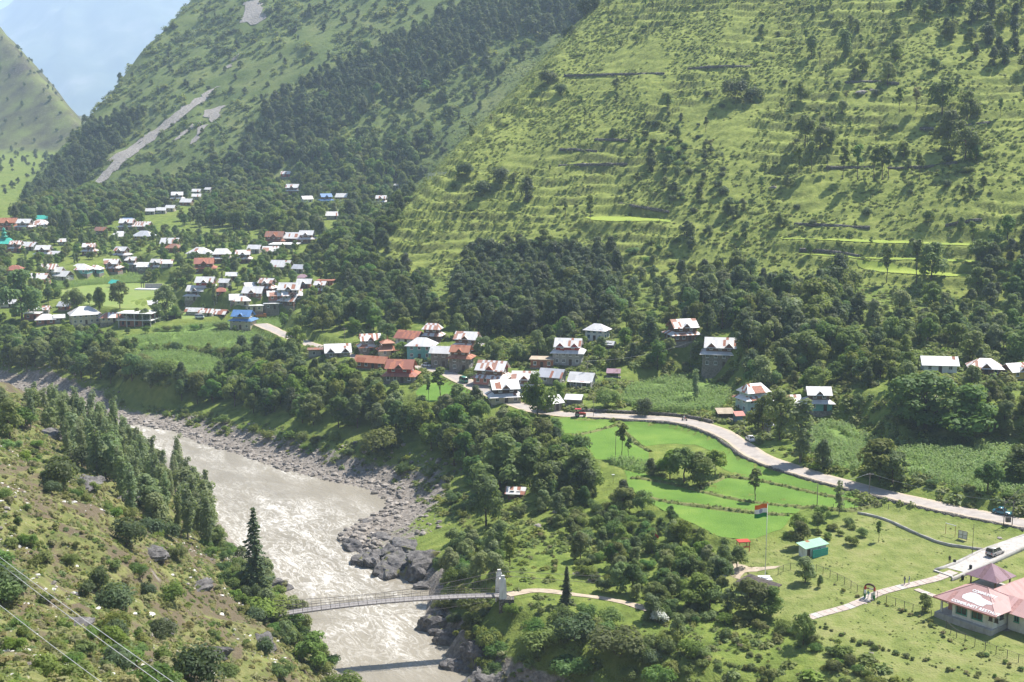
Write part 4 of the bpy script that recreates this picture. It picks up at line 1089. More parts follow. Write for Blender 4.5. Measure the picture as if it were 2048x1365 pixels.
plain('w_brick', (0.33, 0.15, 0.10), 0.9, 0.1, amp=0.25, scale=3)
plain('w_yellow', (0.55, 0.40, 0.12), 0.8, 0.2, amp=0.15)
plain('wood_dark', (0.085, 0.06, 0.045), 0.85, 0.2, amp=0.3, scale=3)
plain('wood_grey', (0.22, 0.19, 0.16), 0.9, 0.15, amp=0.3, scale=3)
plain('trim_white', (0.66, 0.66, 0.63), 0.6, 0.3, amp=0.06)
m, nt, b = nodes_of('pane', 0.12, 0.6)
b.inputs['Base Color'].default_value = (0.025, 0.03, 0.035, 1)
plain('metal_dark', (0.10, 0.085, 0.075), 0.6, 0.4, amp=0.3, scale=4)
plain('metal_pale', (0.50, 0.50, 0.50), 0.5, 0.5, amp=0.15, scale=2)

_wcache = {}
def window_mesh(w, h, trim, simple):
    k = (round(w, 1), round(h, 1), trim, simple)
    if k not in _wcache:
        w, h = k[0], k[1]; f = 0.12; mb = MB()
        for x0, x1, z0, z1 in ((-w / 2, w / 2, 0, f), (-w / 2, w / 2, h - f, h), (-w / 2, -w / 2 + f, f, h - f), (w / 2 - f, w / 2, f, h - f), (-0.04, 0.04, f, h - f)):
            mb.box(x0, x1, -0.07, 0.02, z0, z1)
        mb.box(-w / 2 - 0.08, w / 2 + 0.08, -0.16, 0.02, -0.09, -0.003)
        pm = MB().box(-w / 2 + f, w / 2 - f, -0.025, 0.015, f, h - f)
        _wcache[k] = (mb.mesh('window', trim), pm.mesh('pane', 'pane'))
    return _wcache[k]
def add_windows(root, side, x0, x1, y, z, n, w=1.1, h=1.3, trim='trim_white', panes=True, skip=()):
    """n windows along a wall: side 0 front (-y), 1 right (+x), 2 left (-x)"""
    wm_, pm_ = window_mesh(w, h, trim, not panes)
    for i in range(n):
        if i in skip: continue
        u = x0 + (x1 - x0) * (i + 0.5) / n
        loc = {0: (u, y, z), 1: (y, u, z), 2: (y, u, z)}[side]
        rz = {0: 0, 1: math.pi / 2, 2: -math.pi / 2}[side]
        o = link('window', wm_, root, loc=loc, rot=(0, 0, rz))
        link('pane', pm_, o)
def gable_roof(root, w, d, z, ov, pitch, mat, gmat, name='roof', dormers=0, ends=True, hipf=0.0, th=0.10, cx=0.0, cy=0.0):
    """ridge along x; hipf > 0 clips the gable ends into half hips"""
    run = d / 2 + ov; rise = run * math.tan(R(pitch)); ze = z - ov * math.tan(R(pitch)) + 0.02
    zr = ze + rise; ex = w / 2 + ov; rx = ex - hipf * run
    mb = MB()
    S = lambda q: [(a + cx, b2 + cy, c) for a, b2, c in q]
    mb.slab(S([(-ex, -run, ze), (ex, -run, ze), (rx, 0, zr), (-rx, 0, zr)]), th)
    mb.slab(S([(ex, run, ze), (-ex, run, ze), (-rx, 0, zr), (rx, 0, zr)]), th)
    if hipf > 0.01:
        mb.slab(S([(ex, -run, ze), (ex, run, ze), (rx, 0, zr)]), th)
        mb.slab(S([(-ex, run, ze), (-ex, -run, ze), (-rx, 0, zr)]), th)
    ro = mb.build(name, mat, root)
    if hipf < 0.01 and ends:
        rg = (d / 2) * math.tan(R(pitch))
        for sx in (-w / 2 - 0.05, w / 2 + 0.05):
            tri = [(sx + cx, -d / 2 + cy, z - 0.1), (sx + cx, d / 2 + cy, z - 0.1), (sx + cx, cy, z + rg - 0.08)]
            MB().poly(tri if sx > 0 else tri[::-1]).build('gable_wall', gmat, root)
    for k in range(dormers):
        u = cx + (0 if dormers == 1 else (k / (dormers - 1) - 0.5) * (w * 0.62))
        dw = min(w * 0.28, 2.6); dh = dw * 0.52
        y0 = -run + cy + 0.25; zb = ze + 0.30
        back = y0 + (dh + zb - ze - 0.1) / math.tan(R(pitch)) + 0.2
        dm = MB()
        dm.slab([(u - dw / 2 - 0.2, y0 - 0.25, zb - 0.05), (u, y0 - 0.25, zb + dh + 0.08), (u, back, zb + dh + 0.08), (u - dw / 2 - 0.2, y0 + 0.55, zb - 0.05)], 0.08)
        dm.slab([(u, y0 - 0.25, zb + dh + 0.08), (u + dw / 2 + 0.2, y0 - 0.25, zb - 0.05), (u + dw / 2 + 0.2, y0 + 0.55, zb - 0.05), (u, back, zb + dh + 0.08)], 0.08)
        do = dm.build('dormer', mat, root)
        MB().poly([(u - dw / 2, y0, zb - 0.1), (u + dw / 2, y0, zb - 0.1), (u, y0, zb + dh - 0.05)]).build('gable_board', gmat, do)
    return zr
def hip_skirt(root, w, d, z, out, inn, drop, mat, name='skirt_roof', th=0.09):
    """a lean-to roof running all round a storey"""
    mb = MB()
    o = [(-w / 2 - out, -d / 2 - out), (w / 2 + out, -d / 2 - out), (w / 2 + out, d / 2 + out), (-w / 2 - out, d / 2 + out)]
    i = [(-w / 2 + inn, -d / 2 + inn), (w / 2 - inn, -d / 2 + inn), (w / 2 - inn, d / 2 - inn), (-w / 2 + inn, d / 2 - inn)]
    for k in range(4):
        j = (k + 1) % 4
        mb.slab([(*o[k], z - drop), (*o[j], z - drop), (*i[j], z), (*i[k], z)], th)
    return mb.build(name, mat, root)
HOUSE_KEEP = []     # (x, y, radius, px0, px1, py0, py1, depth, centre px, short name)
SH = 2.65
def house(label, px, py, wpx, style='tier', roof='tin', wall='w_stone', st=1, rot=0.0, dr=0.78, dorm=1, upper='w_brown', gable='w_brown', trim='trim_white', name='house', cat='house', short=None, verandah=False, pitch=35, group=None, hscale=1.0):
    bx, by, bz = at(px, py)
    dep = by * cp - (bz - CAM_Z) * sp
    ppm = FPX / dep
    c, s = abs(math.cos(R(rot))), abs(math.sin(R(rot)))
    w = wpx / ppm / (c + dr * s) / (1.08 if style != 'flat' else 1.0)
    d = w * dr
    x, y = bx, by + (d * c + w * s) / 2
    cs = [(x + (a * w / 2) * math.cos(R(rot)) - (b2 * d / 2) * math.sin(R(rot)), y + (a * w / 2) * math.sin(R(rot)) + (b2 * d / 2) * math.cos(R(rot))) for a in (-1, 1) for b2 in (-1, 1)]
    hz = [float(H(*q)) for q in cs] + [float(H(x, y))]
    z = 0.5 * (min(hz) + sum(hz) / 5)
    root = empty(name, (x, y, z), R(rot), label, cat, group)
    far = ppm < 4.2
    low = min(hz) - z - 0.6
    sh = SH * hscale
    MB().box(-w / 2 - 0.12, w / 2 + 0.12, -d / 2 - 0.12, d / 2 + 0.12, low, 0.25).build('plinth', 'w_stone', root)
    top = 0.25
    nwx = max(2, int(w / (2.4 if not far else 3.2))); nwy = max(1, int(d / 2.8))
    wh = 1.3 if not far else 1.4
    if style in ('tier', 'gable', 'hip', 'flat'):
        h1 = st * sh
        MB().box(-w / 2, w / 2, -d / 2, d / 2, 0.25, 0.25 + h1).build('wall', wall, root)
        for k in range(st):
            zz = 0.25 + k * sh + 0.85
            add_windows(root, 0, -w / 2 + 0.3, w / 2 - 0.3, -d / 2, zz, nwx, 1.1, wh, trim, skip=(nwx // 2,) if k == 0 else ())
            add_windows(root, 1, -d / 2 + 0.3, d / 2 - 0.3, w / 2, zz, nwy, 1.1, wh, trim)
            add_windows(root, 2, -d / 2 + 0.3, d / 2 - 0.3, -w / 2, zz, nwy, 1.1, wh, trim)
        u = -w / 2 + 0.3 + (w - 0.6) * (nwx // 2 + 0.5) / nwx
        MB().box(u - 0.5, u + 0.5, -d / 2 - 0.06, -d / 2 + 0.02, 0.27, 2.25).build('door', 'wood_dark', root)
        top = 0.25 + h1
    if style == 'tier':
        hip_skirt(root, w, d, top + 0.75, 0.9, min(w, d) * 0.16, 1.15, roof)
        w2, d2 = w * 0.80, d * 0.78
        MB().box(-w2 / 2, w2 / 2, -d2 / 2, d2 / 2, top, top + sh * 0.95).build('upper_wall', upper, root)
        n2 = max(2, int(w2 / 3.0))
        add_windows(root, 0, -w2 / 2 + 0.2, w2 / 2 - 0.2, -d2 / 2, top + 1.05, n2, 1.1, 1.1, trim)
        add_windows(root, 1, -d2 / 2 + 0.2, d2 / 2 - 0.2, w2 / 2, top + 1.05, 1, 1.1, 1.1, trim)
        top = gable_roof(root, w2, d2, top + sh * 0.95, 0.8, pitch, roof, gable, 'roof', dorm, hipf=0.0 if dorm else 0.5)
    elif style == 'gable':
        top = gable_roof(root, w, d, top, 0.7, pitch, roof, gable, 'roof', dorm)
    elif style == 'hip':
        top = gable_roof(root, w, d, top, 0.8, pitch - 4, roof, gable, 'roof', dorm, hipf=0.85 if dr > 0.6 else 0.95)
    elif style == 'flat':
        MB().box(-w / 2 - 0.5, w / 2 + 0.5, -d / 2 - 0.5, d / 2 + 0.5, top, top + 0.22).build('roof', roof, root); top += 0.3
    elif style == 'shed':
        h1 = st * sh
        p_ = MB()
        for a in (-1, 1):
            for b2 in (-1, 1): p_ = MB().tube((a * w * 0.45, b2 * d * 0.44, low), (a * w * 0.45, b2 * d * 0.44, h1 - 0.15 + (0.35 if b2 > 0 else -0.25)), 0.09, 0.09, 6); p_.build('post', 'wood_grey', root)
        MB().box(-w * 0.44, w * 0.44, d * 0.40, d * 0.44, low, h1 - 0.1).build('wall', wall, root)
        MB().slab([(-w / 2, -d / 2, h1 - 0.35), (w / 2, -d / 2, h1 - 0.35), (w / 2, d / 2, h1 + 0.55), (-w / 2, d / 2, h1 + 0.55)], 0.1).build('roof', roof, root); top = h1 + 0.6
    if verandah:
        for k in range(4):
            u = -w / 2 + w * (k + 0.5) / 4
            MB().box(u - 0.08, u + 0.08, -d / 2 - 1.5, -d / 2 - 1.34, low, 2.5).build('verandah_post', 'trim_white', root)
        MB().box(-w / 2, w / 2, -d / 2 - 1.6, -d / 2 - 0.13, low, 0.22).build('verandah_floor', 'concrete', root)
        MB().slab([(-w / 2 - 0.2, -d / 2 - 1.8, 2.35), (w / 2 + 0.2, -d / 2 - 1.8, 2.35), (w / 2 + 0.2, -d / 2 - 0.02, 2.62), (-w / 2 - 0.2, -d / 2 - 0.02, 2.62)], 0.07).build('verandah_roof', roof, root)
    a = project(x, y, z); tpy = project(x, y, z + top)[1]
    HOUSE_KEEP.append((x, y, max(w, d) * 0.62, px - wpx / 2, px + wpx / 2, float(tpy), py, float(dep), float(a[0]), short))
    return root
for a in HOUSES: house(*a[0], **a[1])
# ------------------------------------------------------------------ the footbridge
def ground_z(x, y): return float(H(x, y))
plain('cable', (0.16, 0.14, 0.13), 0.6, 0.4, amp=0.2)
plain('deck_board', (0.24, 0.225, 0.22), 0.85, 0.2, amp=0.2, scale=2)
def make_bridge():
    A = Vector(P(530, 1232, 11.0)); B = Vector(P(1002, 1190, 11.4))
    ax = (B - A); Lb = ax.length; ax.normalize(); n = Vector((-ax.y, ax.x, 0)).normalized()
    root = empty('suspension_footbridge', tuple(B), 0, 'narrow suspension footbridge with grey deck crossing the silty river', 'bridge')
    O = Vector(B)
    def at_s(s, off, dz):
        f = s / Lb
        cam_ = 0.9 * 4 * f * (1 - f)
        p = A + (B - A) * f + n * off + Vector((0, 0, cam_ + dz))
        return tuple(p - O)
    W = 1.05; NP = 26
    for i in range(NP):
        s0 = Lb * i / NP + 0.03; s1 = Lb * (i + 1) / NP - 0.03
        MB().slab([at_s(s0, -W, 0), at_s(s1, -W, 0), at_s(s1, W, 0), at_s(s0, W, 0)], 0.08).build('deck_panel', 'deck_board', root)
    for sgn in (-1, 1):
        MB().path([at_s(Lb * i / NP, sgn * W * 1.02, -0.16) for i in range(NP + 1)], 0.09).build('side_beam', 'cable', root)
        for hz in (0.45, 0.95):
            MB().path([at_s(Lb * i / NP, sgn * W * 1.08, hz) for i in range(NP + 1)], 0.03).build('rail', 'wood_grey', root)
    for i in range(NP + 1):
        s = Lb * i / NP
        MB().tube(at_s(s, -W * 1.35, -0.24), at_s(s, W * 1.35, -0.24), 0.07, 0.07, 4).build('cross_beam', 'metal_pale', root)
        for sgn in (-1, 1):
            MB().tube(at_s(s, sgn * W * 1.1, -0.2), at_s(s, sgn * W * 1.1, 1.0), 0.035, 0.035, 4).build('rail_post', 'wood_grey', root)
    TH = 4.4
    def cable_z(f):   # a parabola hanging close to the deck at two fifths
        return 1.15 + (TH - 1.15) * ((f - 0.42) / 0.58) ** 2 if f > 0.42 else 1.15 + 1.3 * ((f - 0.42) / 0.42) ** 2
    for sgn in (-1, 1):
        MB().path([at_s(Lb * i / 40, sgn * (W * 1.1 + 0.25 * (abs(i / 40 - 0.42) / 0.58)), cable_z(i / 40)) for i in range(41)], 0.05).build('main_cable', 'cable', root)
        h = MB()
        for i in range(1, NP * 2):
            f = i / (NP * 2)
            h.tube(at_s(Lb * f, sgn * W * 1.12, -0.1), at_s(Lb * f, sgn * (W * 1.1 + 0.25 * (abs(f - 0.42) / 0.58)), cable_z(f)), 0.018, 0.018, 3)
        ho = h.build('hangers', 'cable', root); ho['kind'] = 'stuff'
        a = Vector(at_s(Lb, sgn * 1.35, TH)); bb = Vector(P(1215 if sgn < 0 else 1300, 1168 if sgn < 0 else 1158, 11.3)) - O
        MB().tube(tuple(a), tuple(bb), 0.04, 0.04, 5).build('back_stay', 'cable', root)
        # guy lines under the deck
        MB().path([at_s(Lb * i / 20, sgn * (W + 2.2 * 4 * (i / 20) * (1 - i / 20)), -0.4 - 1.2 * 4 * (i / 20) * (1 - i / 20)) for i in range(21)], 0.018, 3).build('guy_line', 'cable', root)
    # far tower at the left bank
    for end, s, lo in ((0, 0.0, -9.0),):
        for sgn in (-1, 1):
            b0 = Vector(at_s(s, sgn * 1.5, 0)); MB().box(b0.x - 0.55, b0.x + 0.55, b0.y - 0.45, b0.y + 0.45, -9.5, 2.7).build('tower_leg', 'stone_wall', root)
        b0 = Vector(at_s(s, 0, 0)); MB().box(b0.x - 1.6, b0.x + 0.7, b0.y - 2.4, b0.y + 2.4, -9.5, -0.35).build('abutment', 'stone_wall', root)
    # white portal at the right bank
    t = root
    ang = math.atan2(ax.y, ax.x)
    for sgn in (-1, 1):
        q = Vector(at_s(Lb, sgn * 1.75, 0))
        leg = MB()
        i0 = 0
        for (z0, z1, a0, a1) in ((-2.2, 2.3, 0.62, 0.56), (2.3, 3.9, 0.56, 0.42), (3.9, 4.6, 0.34, 0.28)):
            i = len(leg.v)
            for zz, hw in ((z0, a0), (z1, a1)):
                for (sx, sy) in ((-1, -1), (1, -1), (1, 1), (-1, 1)):
                    lx, ly = sx * hw * 1.15, sy * hw * 0.75
                    leg.v.append((q.x + lx * math.cos(ang) - ly * math.sin(ang), q.y + lx * math.sin(ang) + ly * math.cos(ang), zz))
            for f4 in ((0, 3, 2, 1), (4, 5, 6, 7), (0, 1, 5, 4), (1, 2, 6, 5), (2, 3, 7, 6), (3, 0, 4, 7)): leg.f.append(tuple(i + k for k in f4))
        leg.build('tower_leg', 'concrete_white', root)
    c0 = Vector(at_s(Lb, -1.75, 2.9)); c1 = Vector(at_s(Lb, 1.75, 2.9))
    MB().tube(tuple(c0), tuple(c1), 0.26, 0.26, 4).build('tower_beam', 'concrete_white', root)
    MB().box(-0.4, 2.6, -2.3, 2.3, -4.0, -0.12).build('abutment', 'stone_wall', root)
    return root
make_bridge()

# ------------------------------------------------------------------ the bungalow with lettering on its roof
def make_bungalow():
    zb = 14.55
    A = Vector(P(1880, 1228, zb)); B = Vector(P(1985, 1264, zb))
    ax = (B - A); Lw = ax.length; ang = math.atan2(ax.y, ax.x)
    D = 8.2
    root = empty('bungalow', tuple(A), ang, 'white bungalow with a pink tin hip roof and white lettering painted on it', 'bungalow')
    hw = 3.1; zf = 0.45
    MB().box(-0.6, Lw + 0.25, -0.9, D + 0.2, -1.4, zf).build('plinth', 'concrete', root)
    MB().box(2.4, Lw, 0, D, zf, zf + hw).build('wall', 'w_white', root)
    MB().box(0.2, 2.38, 2.2, D, zf, zf + hw).build('porch_wall', 'w_pink', root)
    MB().box(0, 0.32, 0, 0.32, zf, zf + hw).build('porch_column', 'trim_white', root)
    # windows of the front and the side
    for (u, w_, h_, z_) in ((4.3, 2.1, 1.5, 1.25), (7.4, 2.1, 1.5, 1.25), (10.0, 0.7, 0.8, 1.9), (11.1, 0.7, 0.8, 1.9)):
        wm_, pm_ = window_mesh(w_, h_, 'w_green' if w_ > 1 else 'wood_dark', False)
        o = link('window', wm_, root, loc=(u, 0, z_)); link('pane', pm_, o)
        if w_ > 1:
            MB().box(-w_ / 2 - 0.55, -w_ / 2 - 0.02, -0.42, -0.38, 0.0, h_).build('shutter', 'trim_white', o, rot=(0, 0, 0))
    wm_, pm_ = window_mesh(1.2, 1.0, 'wood_dark', False)
    o = link('window', wm_, root, loc=(Lw, 2.6, 1.7), rot=(0, 0, math.pi / 2)); link('pane', pm_, o)
    # main roof (hip) with its own panels of sheet
    ov = 1.05; ze = zf + hw - 0.25; rise = 2.75; rx0 = D / 2; rx1 = Lw - D / 2 + 0.3
    e0, e1, f0, f1 = -ov + 0.1, Lw + ov, -ov, D + ov; ym = D / 2
    ro = empty('roof', (0, 0, 0)); ro.parent = root
    rm = MB()
    rm.slab([(e0, f0, ze), (e1, f0, ze), (rx1, ym, ze + rise), (rx0, ym, ze + rise)], 0.08)
    rm.slab([(e1, f1, ze), (e0, f1, ze), (rx0, ym, ze + rise), (rx1, ym, ze + rise)], 0.08)
    rm.slab([(e1, f0, ze), (e1, f1, ze), (rx1, ym, ze + rise)], 0.08)
    rm.slab([(e0, f1, ze), (e0, f0, ze), (rx0, ym, ze + rise)], 0.08)
    roof = rm.build('roof', 'tin_pink', root)
    bpy.data.objects.remove(ro)
    ridge = MB()
    for a, b2 in (((rx0, ym, ze + rise), (rx1, ym, ze + rise)), ((e1, f0, ze), (rx1, ym, ze + rise)), ((e0, f0, ze), (rx0, ym, ze + rise)), ((e1, f1, ze), (rx1, ym, ze + rise))): ridge.tube(a, b2, 0.09, 0.09, 5)
    ridge.build('ridge_cap', 'tin_pink', roof)
    MB().box(e0, e1, f0 - 0.03, f0 + 0.03, ze - 0.26, ze - 0.02).build('fascia', 'w_pink', roof)
    # rear wing
    MB().box(Lw * 0.42, Lw - 0.8, D + 0.01, D + 9, zf, zf + hw - 0.2).build('wing_wall', 'w_white', root)
    wv = MB(); wx0, wx1 = Lw * 0.42 - 0.9, Lw + 0.1; wm0 = (wx0 + wx1) / 2; y0, y1 = D / 2, D + 10
    wv.slab([(wx0, y1, ze - 0.1), (wx0, y0, ze - 0.1), (wm0, y0, ze + 2.2), (wm0, y1, ze + 2.2)], 0.08)
    wv.slab([(wx1, y0, ze - 0.1), (wx1, y1, ze - 0.1), (wm0, y1, ze + 2.2), (wm0, y0, ze + 2.2)], 0.08)
    wv.build('wing_roof', 'tin_pink', root)
    MB().box(Lw + 0.35, Lw + 8.0, 4.2, D + 1.5, zf - 0.9, zf + hw - 0.5).build('side_wing_wall', 'w_white', root)
    sw = MB(); sw.slab([(Lw - 0.5, 3.2, ze - 0.35), (Lw + 9, 3.2, ze - 0.35), (Lw + 9, 7.0, ze + 1.45), (Lw - 3.0, 7.0, ze + 1.45)], 0.08)
    sw.slab([(Lw + 9, 10.8, ze - 0.35), (Lw - 0.5, 10.8, ze - 0.35), (Lw - 3.0, 7.0, ze + 1.45), (Lw + 9, 7.0, ze + 1.45)], 0.08)
    sw.build('side_wing_roof', 'tin_pink', root)
    wm_, pm_ = window_mesh(1.0, 1.2, 'w_green', False)
    for u in (1.6, 4.0, 6.2):
        o = link('window', wm_, root, loc=(Lw + 0.35 + u, 4.2, zf + 0.9)); link('pane', pm_, o)
    # paint on the front slope
    sl = math.atan2(rise, ym + ov); cs, sn = math.cos(sl), math.sin(sl)
    def onroof(u, v, lift=0.03): return (u, f0 + v * cs - lift * sn, ze + v * sn + lift * cs)
    plain('roof_paint', (0.78, 0.78, 0.78), 0.6, 0.3, amp=0.04)
    rj = random.Random(4)
    cxp, cyp = 6.2, 2.65
    outl = [(4.0, 1.75), (5.2, 1.5), (6.4, 1.45), (7.4, 1.25), (8.4, 1.35), (8.5, 2.0), (9.4, 2.35), (9.5, 2.75), (8.4, 2.9), (7.2, 3.15), (6.6, 3.5), (5.4, 3.75), (4.6, 3.5), (4.1, 3.0), (3.7, 2.4)]
    MB().poly([onroof(u + rj.uniform(-.1, .1), v) for u, v in outl]).build('paint_patch', 'roof_paint', roof)
    def letters(text, u, v, size, track=1.0):
        cu = bpy.data.curves.new('lettering', 'FONT'); cu.body = text; cu.size = size; cu.extrude = 0.004; cu.offset = 0.035
        cu.space_character = track
        cu.materials.append(MATS['roof_paint'])
        t_ = bpy.data.objects.new('tmp_text', cu); COL.objects.link(t_)
        me_ = bpy.data.meshes.new_from_object(t_.evaluated_get(bpy.context.evaluated_depsgraph_get())); bpy.data.objects.remove(t_)
        o = bpy.data.objects.new('lettering', me_); COL.objects.link(o); o.parent = roof
        o.location = onroof(u, v, 0.04); o.rotation_euler = (sl, 0, 0)
    letters('COMMUNITY', 4.6, 3.95, 0.78, 1.0)
    letters('COMMUNITY', 2.5, 0.35, 0.85, 1.02); letters('RESTHUT', 8.0, 0.35, 0.85, 1.15)
    HOUSE_KEEP.append((A.x + 8, A.y, 11, 1860, 2048, 1150, 1265, 225.0, 1950, 'the pink-roofed bungalow'))
make_bungalow()
def make_pavilion():
    x, y, z = P(1980, 1172, 14.9)
    root = empty('pavilion', (x, y, z), R(38), 'open pavilion with a grey-purple pyramid roof behind the pink-roofed bungalow', 'pavilion')
    s = 3.4
    MB().box(-s * 0.85, s * 0.85, -s * 0.85, s * 0.85, -0.6, 0.15).build('plinth', 'concrete', root)
    for a in (-1, 1):
        for b2 in (-1, 1): MB().box(a * s * 0.75 - 0.12, a * s * 0.75 + 0.12, b2 * s * 0.75 - 0.12, b2 * s * 0.75 + 0.12, 0.16, 2.3).build('post', 'w_brown', root)
    ap = (0, 0, 4.6); c = [(-s, -s, 2.2), (s, -s, 2.2), (s, s, 2.2), (-s, s, 2.2)]
    m_ = MB()
    for k in range(4): m_.slab([c[k], c[(k + 1) % 4], ap], 0.08)
    m_.build('roof', 'tin_purple', root)
make_pavilion()

# ------------------------------------------------------------------ gate, fences, poles, boards
plain('paint_red', (0.45, 0.05, 0.03), 0.6, 0.3, amp=0.1)
plain('saffron', (0.72, 0.15, 0.02), 0.7, 0.2, amp=0.05)
plain('flag_white', (0.75, 0.75, 0.75), 0.7, 0.2, amp=0.04)
plain('flag_green', (0.02, 0.20, 0.05), 0.7, 0.2, amp=0.05)
plain('chakra_blue', (0.03, 0.04, 0.30), 0.7, 0.2, amp=0.05)
plain('sheet_teal', (0.03, 0.34, 0.27), 0.5, 0.4, amp=0.15, scale=2, bumpd=0.02)
def make_gate():
    a = Vector(P(1730, 1195, 14.0)); b = Vector(P(1748, 1199, 14.0)); mid = (a + b) / 2
    ang = math.atan2(b.y - a.y, b.x - a.x); w = (b - a).length * 1.02
    root = empty('gate_arch', tuple(mid), ang, 'small painted arch with red, white and green pillars over the slab walk', 'arch')
    for sx in (-1, 1):
        x = sx * w / 2
        for (z0, z1, mt) in ((0, 0.8, 'flag_green'), (0.802, 1.6, 'flag_white'), (1.602, 2.3, 'paint_red')):
            MB().box(x - 0.16, x + 0.16, -0.16, 0.16, z0 - (0.3 if z0 == 0 else 0), z1).build('pillar', mt, root)
    ar = MB(); nseg = 10
    for k in range(nseg):
        t0 = math.pi * k / nseg; t1 = math.pi * (k + 1) / nseg
        p0 = (-math.cos(t0) * (w / 2 + 0.1), 0, 2.3 + 0.62 * math.sin(t0)); p1 = (-math.cos(t1) * (w / 2 + 0.1), 0, 2.3 + 0.62 * math.sin(t1))
        ar.slab([(p0[0], -0.14, p0[2]), (p1[0], -0.14, p1[2]), (p1[0], 0.14, p1[2]), (p0[0], 0.14, p0[2])], 0.34)
    ar.build('arch_band', 'wood_dark', root)
    MB().box(-w / 2 + 0.17, w / 2 - 0.17, -0.02, 0.02, 1.75, 2.05).build('name_board', 'tin_streak', root)
    for sx, rz in ((-1, 0.9), (1, -0.9)):
        MB().box(0, sx * (w / 2 - 0.2), -0.02, 0.02, 0.15, 1.3).build('gate_leaf', 'trim_white', root, loc=(sx * (-w / 2 + 0.18) * -1 * -1, 0, 0), rot=(0, 0, rz * 1.4))
make_gate()
def fence(pxs, label, h=1.55, gap=1.9, mat='metal_dark', rails=1, wires=4):
    pts = smooth_line([at(a, b) for a, b in pxs], 0.6)
    p = np.array(pts); d = np.concatenate(([0], np.cumsum(np.linalg.norm(np.diff(p[:, :2], axis=0), axis=1))))
    n = max(2, int(d[-1] / gap) + 1)
    ss = np.linspace(0, d[-1], n)
    q = [(float(np.interp(s, d, p[:, 0])), float(np.interp(s, d, p[:, 1]))) for s in ss]
    q = [(x, y, ground_z(x, y)) for x, y in q]
    root = empty('wire_fence', q[0], 0, label, 'fence')
    o = Vector(q[0]); post = MB().box(-0.045, 0.045, -0.045, 0.045, -0.35, h).mesh('post', mat)
    for x, y, z in q: link('post', post, root, loc=(x - o.x, y - o.y, z - o.z))
    if rails: MB().path([(x - o.x, y - o.y, z - o.z + h - 0.04) for x, y, z in q], 0.03, 4).build('top_rail', mat, root)
    wm_ = MB()
    for k in range(wires): wm_.path([(x - o.x, y - o.y, z - o.z + h * (k + 0.6) / (wires + 0.4)) for x, y, z in q], 0.009, 3)
    for i in range(len(q) - 1):
        for k in range(1, 6):
            f = k / 6; x = q[i][0] * (1 - f) + q[i + 1][0] * f - o.x; y = q[i][1] * (1 - f) + q[i + 1][1] * f - o.y; z = q[i][2] * (1 - f) + q[i + 1][2] * f - o.z
            wm_.tube((x, y, z + 0.05), (x, y, z + h - 0.05), 0.007, 0.007, 3)
    w = wm_.build('wire_mesh', mat, root); w['kind'] = 'stuff'
fence([(1632, 1144), (1660, 1156), (1690, 1170), (1727, 1190)], 'rusty wire fence running from the pale tree down to the painted arch')
fence([(1754, 1199), (1790, 1212), (1830, 1226), (1862, 1237)], 'rusty wire fence from the painted arch to the bungalow tree')
fence([(1892, 1258), (1915, 1278), (1960, 1298), (2010, 1316), (2060, 1334)], 'wire fence below the white bungalow in the lower right corner')
fence([(1622, 1022), (1680, 1018), (1740, 1016), (1800, 1022)], 'thin wire fence along the lower edge of the paddies by the columnar tree', h=1.3, gap=2.4, rails=0)
fence([(1556, 1150), (1575, 1140), (1600, 1142)], 'short leaning wire fence beside the flagpole path', h=1.4)
def pole(px, py, hpx, label, r=0.10, arms=0, mat='wood_grey', name='utility_pole', lamp=False):
    x, y, z = at(px, py); dep = y * cp - (z - CAM_Z) * sp
    h = hpx * dep / FPX / cp
    root = empty(name, (x, y, z), 0, label, 'pole')
    MB().tube((0, 0, -0.4), (0, 0, h), r, r * 0.7, 7).build('shaft', mat, root, True)
    for k in range(arms): MB().box(-0.8, 0.8, -0.05, 0.05, h - 0.35 - 0.6 * k, h - 0.25 - 0.6 * k).build('cross_arm', mat, root)
    if arms:
        for sx in (-0.7, 0, 0.7): MB().lathe([(0.0, h - 0.24), (0.05, h - 0.24), (0.06, h - 0.12), (0.0, h - 0.08)], 6, (sx, 0)).build('insulator', 'trim_white', root)
    if lamp: MB().box(-0.35, 0.35, -0.18, 0.18, h - 0.05, h + 0.12).build('lamp_head', 'trim_white', root)
    return (x, y, z + h)
PL = {}
PL['a'] = pole(1634, 1012, 52, 'dark utility pole at the paddy edge below the road', arms=1)
PL['b'] = pole(1738, 992, 46, 'utility pole on the road wall right of the dark paddy pole', arms=1)
PL['c'] = pole(1231, 914, 50, 'bare thin pole in the upper left paddy', r=0.08)
PL['d'] = pole(1187, 834, 34, 'thin pole on the road edge next to the tractor', r=0.07)
PL['e'] = pole(1944, 1112, 66, 'tall thin steel pole by the driveway wall', r=0.06, mat='metal_dark')
PL['f'] = pole(1381, 742, 58, 'tall utility pole between the two hillside houses', arms=1)
PL['g'] = pole(1174, 772, 50, 'utility pole in front of the red-dormered house', arms=1)
PL['h'] = pole(1226, 968, 18, 'short post with a white lamp head below the bean plot', r=0.05, lamp=True, name='lamp_post')
PL['i'] = pole(266, 556, 26, 'utility pole at the meadow edge in the upstream village', arms=1)
PL['j'] = pole(690, 700, 44, 'utility pole at the left end of the hamlet', arms=1)
